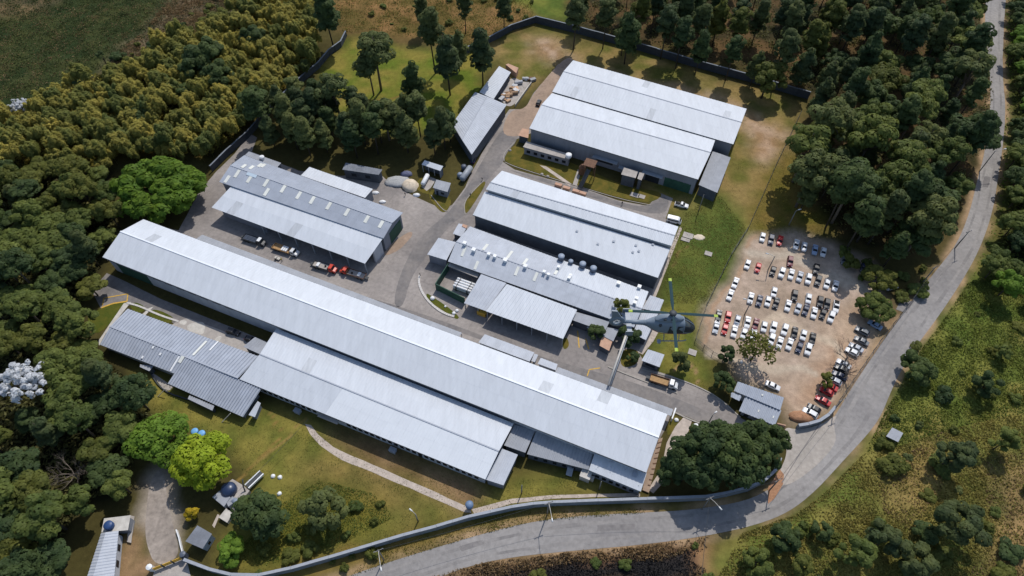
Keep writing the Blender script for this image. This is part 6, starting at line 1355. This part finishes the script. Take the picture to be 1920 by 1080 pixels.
# left wood
LWL = {'broad':'mid green broadleaf tree in the dense wood on the left','olive':'olive green broadleaf tree in the dense wood on the left','dark':'dark green broadleaf tree in the dense wood on the left'}
bb = lambda px,py: inpoly(np.array([px]),np.array([py]),[(150,560),(340,700),(330,830),(200,860),(120,760),(130,640)])[0]
for x, y in scatter(POLY['left_wood'],6.0,6,2,290,avoid=[(big.x,big.y,12.0)]):
    px, py = PX(x,y,5); lf = 'olive' if (rnd.random() < (.5 if py < 420 else .16)) else ('dark' if rnd.random() < .35 else 'broad')
    if abs(px-48) < 62 and abs(py-722) < 56 or abs(px-130) < 26 and abs(py-885) < 34: continue
    sc = rnd.uniform(.7,1.15); nm = ('large ' if sc > 1.0 else 'small ' if sc < .82 else '')+{'broad':'mid green','olive':'olive','dark':'dark green'}[lf]; w = near(px,py,LWP)
    if math.hypot(px-300,(py-818)*1.1) < 62: continue
    u = rnd.random(); zz = rnd.uniform(.75,1.4)
    if u < .66: plant(f'broad{rnd.randrange(5)}',x,y,(sc*1.1,sc*1.1,sc*zz),f'{nm} broadleaf tree {w}','tree',f'{nm} trees {w}',lf)
    elif u < .86: plant(f'euc{rnd.randrange(2)}',x,y,(sc*.85,sc*.85,sc*.6*zz),f'{nm} loose crowned tree {w}','tree',f'{nm} loose crowned trees {w}',lf)
    else: plant(f'pine{rnd.randrange(3)}',x,y,(sc*.9,sc*.9,sc*.65*zz),f'{nm} pointed tree {w}','tree',f'{nm} pointed trees {w}','pine' if lf == 'broad' else lf)
# white blossom trees
for i, (px, py, s, lb) in enumerate(((45,712,1.75,'large white blossoming tree at the left edge'),(36,196,1.0,'small white blossoming tree at the upper left edge'),(6,335,.9,'white blossoming tree cut by the left edge'))):
    me_, c = lobes_crown(500+i,rx=3.9,rz=2.2,zc=7,nl=95,lr=.42,nleaf=2600,leaf=.26,mat_=LF['blossom'],hollow=.35); T = tree_proto('blossom_tree','tree',me_,trunk_mesh('trunk',7,.3,[tuple(q*.95) for q in c[:22]],M['bark'],.3,i)); p = U(px,py,7*s); T.location = (p.x,p.y,0); T.scale = (s,)*3; tag(T,lb,'tree')
# big bright crown
me_, c = lobes_crown(600,rx=11.5,rz=5.2,zc=7.2,nl=150,lr=1.8,nleaf=15000,leaf=.62,mat_=LF['bright'],hollow=.72,flat=.8,asp=1.25,droop=.6); T = tree_proto('spreading_tree','tree',me_,trunk_mesh('trunk',9,.9,[tuple(q*.9) for q in c[:18]],M['bark'],.5,3)); T.location = (big.x+1.0,big.y,0); T.scale = (1.27,1.16,1.05); tag(T,'huge bright green spreading tree over the left end of the longest warehouse','tree')
for px, py, rx, rz, zc, nl, n_, lf, lb, nm in (
  (378,862,6.6,4.6,6.5,70,6500,'lime','yellow green tree with a dense crown beside the navy tank','lime_tree'),
  (300,822,7.2,4.2,5.8,60,6200,'mid','mid green broad tree just left of the yellow green tree','broadleaf_tree'),
  (490,965,6.0,4.6,5.6,50,5000,'dark','dark rounded tree right of the guard hut','broadleaf_tree'),
  (608,960,5.2,5.0,5.6,34,2600,'euc','wispy pale green tree standing alone on the lower lawn','wispy_tree'),
  (430,1030,3.6,2.6,3.4,24,2000,'mid','small green tree between the guard hut and the dark rounded tree','broadleaf_tree'),
  (358,962,1.9,1.9,2.4,14,900,'yellow','small yellow bush beside the pale blue guard hut','shrub'),
  (1162,578,2.6,3.6,6.5,24,1500,'olive','olive tree behind the tail of the helicopter','broadleaf_tree'),
  (1118,622,2.5,2.6,3.6,18,1300,'dark','round dark bush right of the white canopy','shrub'),
  (1178,628,3.2,2.4,3.4,22,1600,'dark','dark tree below the helicopter tail','broadleaf_tree'),
  (1185,668,1.8,1.4,1.8,10,700,'dark','small round shrub on the grass plot beside the pale ribbed hut','shrub'),
  (1277,678,2.6,3.8,4.6,26,1900,'pine','dark conifer on the lawn right of the pale ribbed hut','conifer'),
  (1362,662,2.5,2.8,4.2,22,1700,'dark','upper dark tree at the lower left corner of the car park','broadleaf_tree'),
  (1356,718,3.0,3.0,3.8,26,1900,'dark','lower dark tree beside the gatehouse','broadleaf_tree'),
  (1420,655,5.2,3.6,6.5,26,750,'olive','thin crowned olive tree over the front car row','broadleaf_tree'),
  (1545,712,2.4,2.0,3.2,18,900,'olive','small olive tree by the slanting car row','broadleaf_tree'),
  (1640,575,4.8,3.2,4.5,34,2800,'broad','spreading dark green tree at the right side of the car park','broadleaf_tree'),
  (1650,520,4.8,2.2,3.4,30,2600,'olive','olive tree at the top right corner of the car park','broadleaf_tree'),
  (1722,690,3.6,2.8,3.2,26,2200,'dark','dark bushy tree at the outer edge of the road bend','broadleaf_tree'),
  (1788,855,3.4,4.6,5.6,30,2300,'pine','dark tree with long shadow on the slope right of the lone hut','broadleaf_tree'),
  (1790,985,4.4,4.2,5.0,32,2500,'pine','pine like tree low on the slope at lower right','broadleaf_tree'),
  (1715,1050,3.6,3.8,4.6,26,2000,'pine','dark tree at the bottom right edge, left of the largest slope tree','broadleaf_tree'),
  (1600,1040,3.2,3.0,3.8,24,1900,'broad','bushy tree at the bottom edge below the road bend','broadleaf_tree'),
  (1850,720,2.6,3.0,3.4,20,1500,'dark','small dark tree on the green slope at right','broadleaf_tree'),
  (1880,830,2.8,3.2,3.6,20,1500,'broad','small tree at the right edge above the dry slope','broadleaf_tree'),
  (1468,1012,3.4,3.0,4.0,24,1900,'dark','dark tree at the lower edge right of the burnt bank','broadleaf_tree'),
  (1535,1000,2.6,2.4,3.2,20,1500,'dark','smaller dark tree just below the road bend','broadleaf_tree'),
  (1420,1055,3.4,2.6,3.4,24,1900,'broad','green tree at the bottom edge beside the burnt bank','broadleaf_tree'),
  (1500,1062,3.0,2.6,3.4,22,1700,'olive','olive tree at the bottom edge below the road bend','broadleaf_tree'),
  (1655,1015,3.0,3.2,3.8,22,1700,'pine','dark tree between the bushy tree and the largest slope tree','broadleaf_tree'),
  (1880,660,2.6,2.6,3.2,20,1500,'broad','small tree on the green bank at the right edge','broadleaf_tree'),
  (190,105,1.8,1.0,8.0,10,500,'dark','slim palm like tree at the field edge, upper of two','palm_tree'),
  (147,160,1.8,1.2,6.5,10,500,'dark','slim palm like tree at the field edge, lower of two','palm_tree'),
  (85,185,3.0,2.0,4.5,18,1200,'dark','dark rounded tree beside the small white blossoming tree','broadleaf_tree')):
    if px > 1580 and py > 680: rx, rz, zc, n_ = rx*1.25, rz*1.35, zc*1.4, int(n_*1.3)
    sd = int(px*7+py); me_, c = lobes_crown(sd,rx=rx,rz=rz,zc=zc,nl=nl,lr=max(.6,rx*.27),nleaf=n_,leaf=.5 if rx > 3 else .38,mat_=LF[lf],hollow=.55)
    T = tree_proto(nm,'shrub' if nm == 'shrub' else 'tree',me_,trunk_mesh('trunk',max(1.0,zc*.95),.09+.035*rx,[tuple(q*.92) for q in c[:9]],M['bark'],.3,sd)); p = U(px,py,zc); T.location = (p.x,p.y,ground_z(p.x,p.y)-.05); tag(T,lb,'shrub' if nm == 'shrub' else 'tree')
# dark clump by the entrance road
for i, (px, py, s) in enumerate(((1275,862,1.0),(1305,842,1.05),(1335,868,1.15),(1345,836,1.0),(1368,855,1.15),(1405,828,1.05),(1425,860,1.0),(1448,826,.85),(1312,885,.95),(1385,885,1.0),(1290,884,.8),(1258,882,.7))):
    p = U(px,py-4,8.5); plant(f'broad{i%5}',p.x,p.y,(s*1.0,s*1.0,s*1.25),'dark green tree of the clump by the road entrance, %s from the left' % ['second','fourth','sixth','seventh','eighth','tenth','eleventh','twelfth','fifth','ninth','third','first'][i],'tree','trees of the clump by the road entrance','dark')
# left-lower strip trees beside the striped office block
# pine grove
for x, y in scatter(POLY['grove'],6.0,13,5,110):
    lf = rnd.choice(['pine','pine','dark','euc']); k = rnd.choice(['pine0','pine1','pine2','tallpine0'])
    px, py = PX(x,y,11); w = near(px,py,[(500,220,'beside the dark wall at the left end of the grove'),(580,250,'in the grove behind the grey lean-to'),(570,190,'at the upper left edge of the grove'),(660,270,'in the grove behind the white rear shed'),(660,200,'below the tall eucalyptus'),(740,260,'in the grove behind the dark blockhouse'),(750,215,'at the upper right edge of the grove'),(815,250,'in the grove beside the pale gabled shed')])
    sh = {'euc':'grey green','pine':'dark green','dark':'very dark'}[lf]; sc = rnd.uniform(.85,1.15); plant(k,x,y,(sc*1.1,sc*1.1,sc),f'{sh} pine {w}','tree',f'{sh} pines {w}',lf)
for px, py, k, s, lf, lb in ((1832,95,'broad2',1.1,'dark','upper dark tree overhanging the straight upper road'),(1838,225,'broad3',1.15,'dark','lower dark tree overhanging the straight upper road'),(700,92,'euc0',1.0,'euc','tall open crowned eucalyptus alone on the upper lawn'),(690,125,'euc1',.7,'euc','lower eucalyptus beside the tall open crowned one'),(808,60,'tallpine1',1.0,'pine','tallest pine above the upper lawn'),(838,110,'pine1',1.12,'pine','big pine with a round shadow on the brown lawn'),(773,145,'pine0',.85,'dark','slim dark pine left of the big pine'),(903,100,'pine2',1.0,'pine','pine standing by the top left boundary wall corner'),(858,85,'pine0',.8,'euc','pale pine behind the big pine'),(610,25,'pine1',1.1,'dark','dark tree on the mound at the top'),(720,210,'euc0',.7,'euc','eucalyptus at the upper edge of the grove'),(625,170,'euc1',.8,'euc','pale eucalyptus at the left edge of the grove'),
      (1180,60,'pine0',1.0,'dark','dark pine overlapping the top boundary wall'),(1080,30,'tallpine0',.85,'pine','tall pine behind the top boundary wall corner'),(870,12,'tallpine1',.7,'pine','slim pine on the mound at the top edge'),(945,15,'pine2',.7,'pine','small pine on the mound near the wall corner'),(790,15,'tallpine0',.6,'pine','slim pine at the top edge above the tallest pine'),(830,235,'pine2',.75,'pine','pine beside the left end of the pale gabled shed')):
    s *= 1.38; tree_at(k,px,py,(14 if 'tall' in k or 'euc' in k else 11)*s,s,lb,'tree',lf)
# right wood: pines thick at the top, broadleaf lower down
for x, y in scatter(POLY['right_wood'],8.4,9,6,290,road=5.5):
    px, py = PX(x,y,7); top = py < 150 and px < 1560; u = rnd.random()
    if top and u < .2: continue
    if top: k, lf, lb = rnd.choice(['tallpine0','tallpine1','pine0','pine2']), rnd.choice(['pine','dark','pine','olive']), 'pine'
    elif u < .5: k, lf, lb = rnd.choice(['pine0','pine1','tallpine1','tallpine0']), rnd.choice(['pine','dark']), 'pine'
    elif u < .7: k, lf, lb = rnd.choice(['euc0','euc1']), rnd.choice(['euc','broad']), 'eucalyptus'
    else: k, lf, lb = f'broad{rnd.randrange(5)}', rnd.choice(['broad','dark','dark','olive']), 'broadleaf tree'
    sc = rnd.uniform(.8,1.15)*(1.32 if 'broad' in k else 1.15)
    sh = {'pine':'dark green','dark':'very dark','olive':'olive green','euc':'grey green','broad':'mid green'}[lf]
    w = near(px,py,RWP); sz = 'large ' if sc > 1.35 else 'small ' if sc < 1.05 else ''
    plant(k,x,y,sc,f'{sz}{sh} {lb} {w}','tree',f'{sz}{sh} {lb}s {w}',lf)
for x, y in scatter([(1500,290),(1530,240),(1600,270),(1680,310),(1790,320),(1780,400),(1730,440),(1650,430),(1570,390),(1510,350)],9.5,12,16,26,road=6.5):
    px, py = PX(x,y,9); w = near(px,py,RWP); lf = rnd.choice(['broad','euc','dark','euc']); sh = {'euc':'grey green','broad':'mid green','dark':'dark'}[lf]
    plant(rnd.choice(['euc0','euc1','broad3','broad4']),x,y,rnd.uniform(1.1,1.45),f'tall rounded {sh} tree {w}','tree',f'tall rounded {sh} trees {w}',lf)
for x, y in scatter(POLY['far_right'],6.0,5,7,120,road=4.6):
    px, py = PX(x,y,4); w = near(px,py,[(1910,60,'beyond the straight upper road at the top right corner'),(1910,210,'beyond the upper road at the right edge'),(1905,330,'beyond the road opposite the leaning lamp'),(1880,440,'beyond the outer road bend at the right'),(1900,520,'at the upper end of the green bank')])
    lf = rnd.choice(['broad','dark','dark','broad','mid']); sh = {'broad':'mid green','dark':'dark green','mid':'bright green'}[lf]
    plant(f'broad{rnd.randrange(5)}',x,y,rnd.uniform(.65,1.0),f'{sh} tree {w}','tree',f'{sh} trees {w}',lf)
# shrubs
SHP = [([(1660,760),(1990,640),(1990,1100),(1380,1100),(1400,1010),(1490,970),(1540,930),(1600,870)],5.6,'shrub on the overgrown slope right of the road','shrubs on the slope right of the road',('olive','broad','olive','euc','dark'),34,1.1),
       ([(1700,660),(1800,560),(1850,520),(1990,560),(1990,640),(1660,760)],10.0,'low shrub on the green bank beyond the road bend','shrubs on the green bank beyond the bend',('broad','olive'),16,.8),
       ([(640,20),(700,-30),(1000,-30),(1000,35),(920,70),(860,60),(760,60)],6.0,'dry shrub on the brown mound at the top','shrubs on the brown mound at the top',('olive','olive','broad'),20,.8),
       ([(330,80),(420,30),(470,-20),(430,-20),(300,60),(200,120),(180,150),(260,130)],5.0,'dry shrub on the earth strip beside the dark field','shrubs beside the dark field',('olive','dark'),40,1.0),
       ([(1560,450),(1650,500),(1760,500),(1690,580),(1620,600),(1600,520)],5.0,'shrub under the trees at the right end of the car park','shrubs at the right end of the car park',('olive','broad'),30,1.1),
       ([(540,985),(640,950),(720,940),(740,970),(640,1030),(480,1075),(470,1050)],4.5,'low green shrub on the lower lawn by the boundary wall','shrubs on the lower lawn',('olive','broad'),11,.8),
       ([(600,1055),(640,1040),(700,1035),(650,1070)],3.0,'shrub on the verge at the bottom','shrubs on the bottom verge',('olive',),8,.8),
       ([(1020,1050),(1130,1040),(1330,1015),(1330,1085),(1000,1085)],6.0,'small bush on the burnt bank at the bottom','bushes on the burnt bank',('olive','broad'),5,.7)]
for q_, (poly, sp, lb, gr, lfs, nm_, s0) in enumerate(SHP):
    for x, y in scatter(poly,sp,1,40+q_,nm_): 
        px, py = PX(x,y,1); lf = rnd.choice(lfs); u = rnd.uniform(.5,1.5); sh = ('large ' if u > 1.15 else 'small ' if u < .8 else '')+{'olive':'olive','broad':'green','dark':'dark','euc':'grey green','mid':'bright green'}[lf]; w = near(px,py,SLP) if q_ == 0 else lb.split(' ',2)[2] if lb.split()[1] == 'shrub' else lb.split(' ',1)[1]
        plant(f'shrub{rnd.randrange(3)}',x,y,(s0*u*rnd.uniform(.8,1.3),s0*u,s0*u*rnd.uniform(.7,1.2)),f'{sh} shrub {w}','shrub',f'{sh} shrubs {w}',lf)
for i, (x, y) in enumerate(((700,985),(690,955),(1030,1062),(960,1052),(1160,1040))): pass
for k in list(PR): drop(PR[k])
# bare trees
def bare_tree(px, py, h, spread, m, label, seed, zc=3):
    r = random.Random(seed); p = U(px,py,zc); T = thing('bare_tree',(p.x,p.y,0),label,'tree'); tr = MB(); br = MB()
    tr.tube([(0,0,-.2),(.2,.1,h*.3),(.1,.4,h*.5)],[.28,.22,.17],7); tips = []
    def grow(s, d, L, rad, lev):
        e = s+d*L; mid = s.lerp(e,.5)+Vector((r.uniform(-.15,.15),r.uniform(-.15,.15),r.uniform(-.05,.15)))*L*.5; br.tube([s,mid,e],[rad,rad*.8,rad*.5],4 if lev > 1 else 6,caps=False)
        if lev < 4:
            for _ in range(3 if lev < 3 else 2):
                nd = (d+Vector((r.uniform(-1,1),r.uniform(-1,1),r.uniform(-.25,.7)))*.75).normalized(); grow(e if r.random() < .6 else mid,nd,L*r.uniform(.6,.85),rad*.55,lev+1)
    for k in range(6): a = k*1.05+r.uniform(-.3,.3); grow(Vector((.1,.3,h*r.uniform(.3,.5))),Vector((math.cos(a)*spread,math.sin(a)*spread,.8)).normalized(),h*.34,.13,0)
    tr.build('trunk',m,T,True,True); br.build('branch',m,T,False,True); return T
bare_tree(1588,672,7,1.1,M['bark_pale'],'leafless tree with curving grey branches in the car park',3)
bare_tree(132,888,8,1.1,M['bark_pale'],'dead grey leafless tree inside the left wood',5,5)
bare_tree(1590,700,5,.9,M['bark_pale'],'smaller leafless tree beside the slanting car row',8)
bare_tree(255,150,5,.8,M['bark_pale'],'leafless tree on the earth strip beside the dark field',9)

# grasses and undergrowth nobody could count
def cover(name, poly, n_, h, w, m, seed, zmax=1.0, lay=.35, clump=0):
    r = np.random.default_rng(seed); P = [U(x,max(y,-60)) for x, y in poly]; x0, x1 = min(p.x for p in P), max(p.x for p in P); y0, y1 = min(p.y for p in P), max(p.y for p in P)
    X = r.uniform(x0,x1,n_*3); Y = r.uniform(y0,y1,n_*3)
    if clump:
        k = r.integers(0,clump,n_*3); cx, cy = r.uniform(x0,x1,clump), r.uniform(y0,y1,clump); near = r.random(n_*3) < .6; X = np.where(near,cx[k]+r.normal(0,1.2,n_*3),X); Y = np.where(near,cy[k]+r.normal(0,1.2,n_*3),Y)
    px, py = PX(X,Y); thin = (inpoly(px+r.normal(0,12,len(px)),py+r.normal(0,12,len(py)),POLY['slope_dry'])|inpoly(px+r.normal(0,12,len(px)),py+r.normal(0,12,len(py)),POLY['slope_dry2']))&(r.random(len(px)) < .72); ok = ~thin & inpoly(px,py,poly) & (px > -60) & (px < 1980) & (py > -60) & (py < 1140); X, Y = X[ok][:n_], Y[ok][:n_]; N = len(X); hh = h*r.uniform(.5,1.3,N); z = ground_z(X,Y)+hh*r.uniform(.2,.9,N)*zmax
    pos = np.stack([X,Y,z],1); nrm = unit(r,N); nrm[:,2] = np.abs(nrm[:,2])*lay+.1; up = np.tile([0,0,1.0],(N,1))+unit(r,N)*.45
    o = obj(name,quads_mesh(name,pos,nrm,w*r.uniform(.6,1.3,N),m,hh.mean()/w*.5,None,np.cross(nrm,up)+1e-3,seed)); return tag(o,kind='stuff')
GR = [(1660,770),(1720,665),(1765,605),(1815,530),(1870,520),(1990,600),(1990,760),(1800,800),(1680,840),(1620,850)]
cover('tall_grass',GR,26000,.55,.28,LF['grass_g'],61,lay=1.1,clump=700)
cover('tall_grass',[(1620,850),(1680,840),(1800,800),(1990,760),(1990,1110),(1330,1110),(1390,1000),(1490,965),(1545,925)],42000,.5,.28,LF['grass'],62,lay=1.1,clump=900)
cover('dry_grass',POLY['slope_dry'],5000,.5,.28,LF['straw'],82,lay=1.0,clump=160)
cover('dry_grass',POLY['slope_dry2'],2600,.5,.28,LF['straw'],83,lay=1.0,clump=90)
cover('field_grass',POLY['field'],42000,.6,.32,LF['field'],63,lay=.8,clump=1800)
cover('field_flecks',[(-60,20),(90,20),(240,0),(330,10),(250,70),(150,130),(60,180),(-60,200)],5000,.5,.34,LF['straw'],74,lay=.8,clump=260)
cover('dry_brush',POLY['field_dirt'],7000,1.1,.3,LF['straw'],75,lay=.4,clump=260)
cover('undergrowth',POLY['left_wood'],16000,1.6,.55,LF['floor'],64,lay=1.2)
cover('undergrowth',POLY['right_wood'],20000,1.0,.45,LF['floor'],65,lay=1.2,clump=900)
cover('undergrowth',POLY['bamboo'],14000,1.8,.5,LF['bamboo'],66,lay=1.0)
cover('undergrowth',POLY['far_right'],9000,1.4,.5,LF['broad'],67,lay=1.0)
cover('mound_grass',POLY['mound'],12000,.6,.3,LF['grass'],68,lay=.6,clump=500)
cover('burnt_stubble',POLY['burnt'],5000,.5,.25,mat('charred_stalks',(0.02,0.018,0.018),.9),81,lay=.5,clump=200)
cover('dry_grass',[(780,1090),(900,1056),(1080,1034),(1200,1025),(1330,1006),(1315,1024),(1240,1052),(1120,1052),(1040,1060),(960,1075),(880,1095)],3600,.7,.28,LF['straw'],69,lay=.8,clump=70)
cover('lawn_tufts',POLY['lush_sw'],8000,.3,.2,LF['grass_g'],70,lay=1.0,clump=120)
for nm_, q_, (k_, c_) in (('lawn_sw',76,(15000,500)),('lawn_nw',77,(9000,300)),('yard_ne',78,(12000,400)),('lawn_e',79,(5000,160)),('lawn_se',80,(5000,160))): cover('lawn_tufts',[(x,y) for x, y in POLY[nm_]],k_,.16,.17,LF['grass'],q_,lay=1.2,clump=c_)
cover('lawn_tufts',POLY['lawn_green'],9000,.25,.2,LF['grass'],71,lay=1.0,clump=400)
cover('verge_grass',[(650,1088),(720,1058),(800,1033),(900,1003),(1000,978),(1210,962),(1210,952),(960,960),(700,1035)],5000,.35,.2,LF['grass'],72,lay=.6,clump=200)
cover('verge_grass',[(1885,-30),(1905,-30),(1895,200),(1890,330),(1875,420),(1850,490),(1815,545),(1840,470),(1866,400),(1878,300),(1888,200),(1884,100)],6000,.8,.3,LF['mid'],73,lay=.7)
# small loose items on the lawns
for i, (x, y, w, d) in enumerate(((1290,442,3.4,2.4),(1285,450,3.0,1.4),(1328,476,2.4,1.8),(1298,661,2.4,2.0),(1190,366,3.2,2.0),(1203,369,2.4,1.8))):
    mb = MB(); p = U(x,y); mb.box((p.x,p.y,.12),(w,d,.2),AX); tag(mb.build('inspection_cover',M['conc']),'flat concrete cover in the grass, %s' % ('larger of the pair below the white van','smaller of the pair below the white van','alone left of the car park','below the helicopter','left of the pair before the twin warehouse','right of the pair before the twin warehouse')[i],'concrete cover')
heap('sheet_pile',1311,445,2.0,1.3,.3,M['cream'],'crumpled cream sheet lying on the green lawn','sheet',31)
for i, (x, y) in enumerate(((512,893),(525,895),(524,926),(1016,327),(1027,331),(956,282))):
    heap('white_stone',x,y,.6,.6,.55,M['white'] if i < 3 else M['conc'],('white round stone on the dry lawn right of the navy tank, %s' % ('left of the pair','right of the pair','lower one')[i]) if i < 3 else 'grey round stone on the grass island before the twin warehouse, %s' % ('middle one','right one','left one')[i-3],'stone',50+i)
RS = random.Random(5)
for i in range(9):
    x, y = ((1305,798),(1313,801),(1323,799),(1325,808),(1333,806),(1350,812),(1356,811),(1268,788),(1390,679))[i]; heap('white_stone',x,y,RS.uniform(.4,.9),RS.uniform(.4,.8),.6,M['white'],'white painted stone edging the lawn by the entrance road','stone',60+i)['group'] = 'white stones by the entrance road'

for o in scene.objects:
    if o.parent is None and 'label' in o.keys() and not 4 <= len(o['label'].split()) <= 16: print('LABEL', len(o['label'].split()), o.name, o['label'])
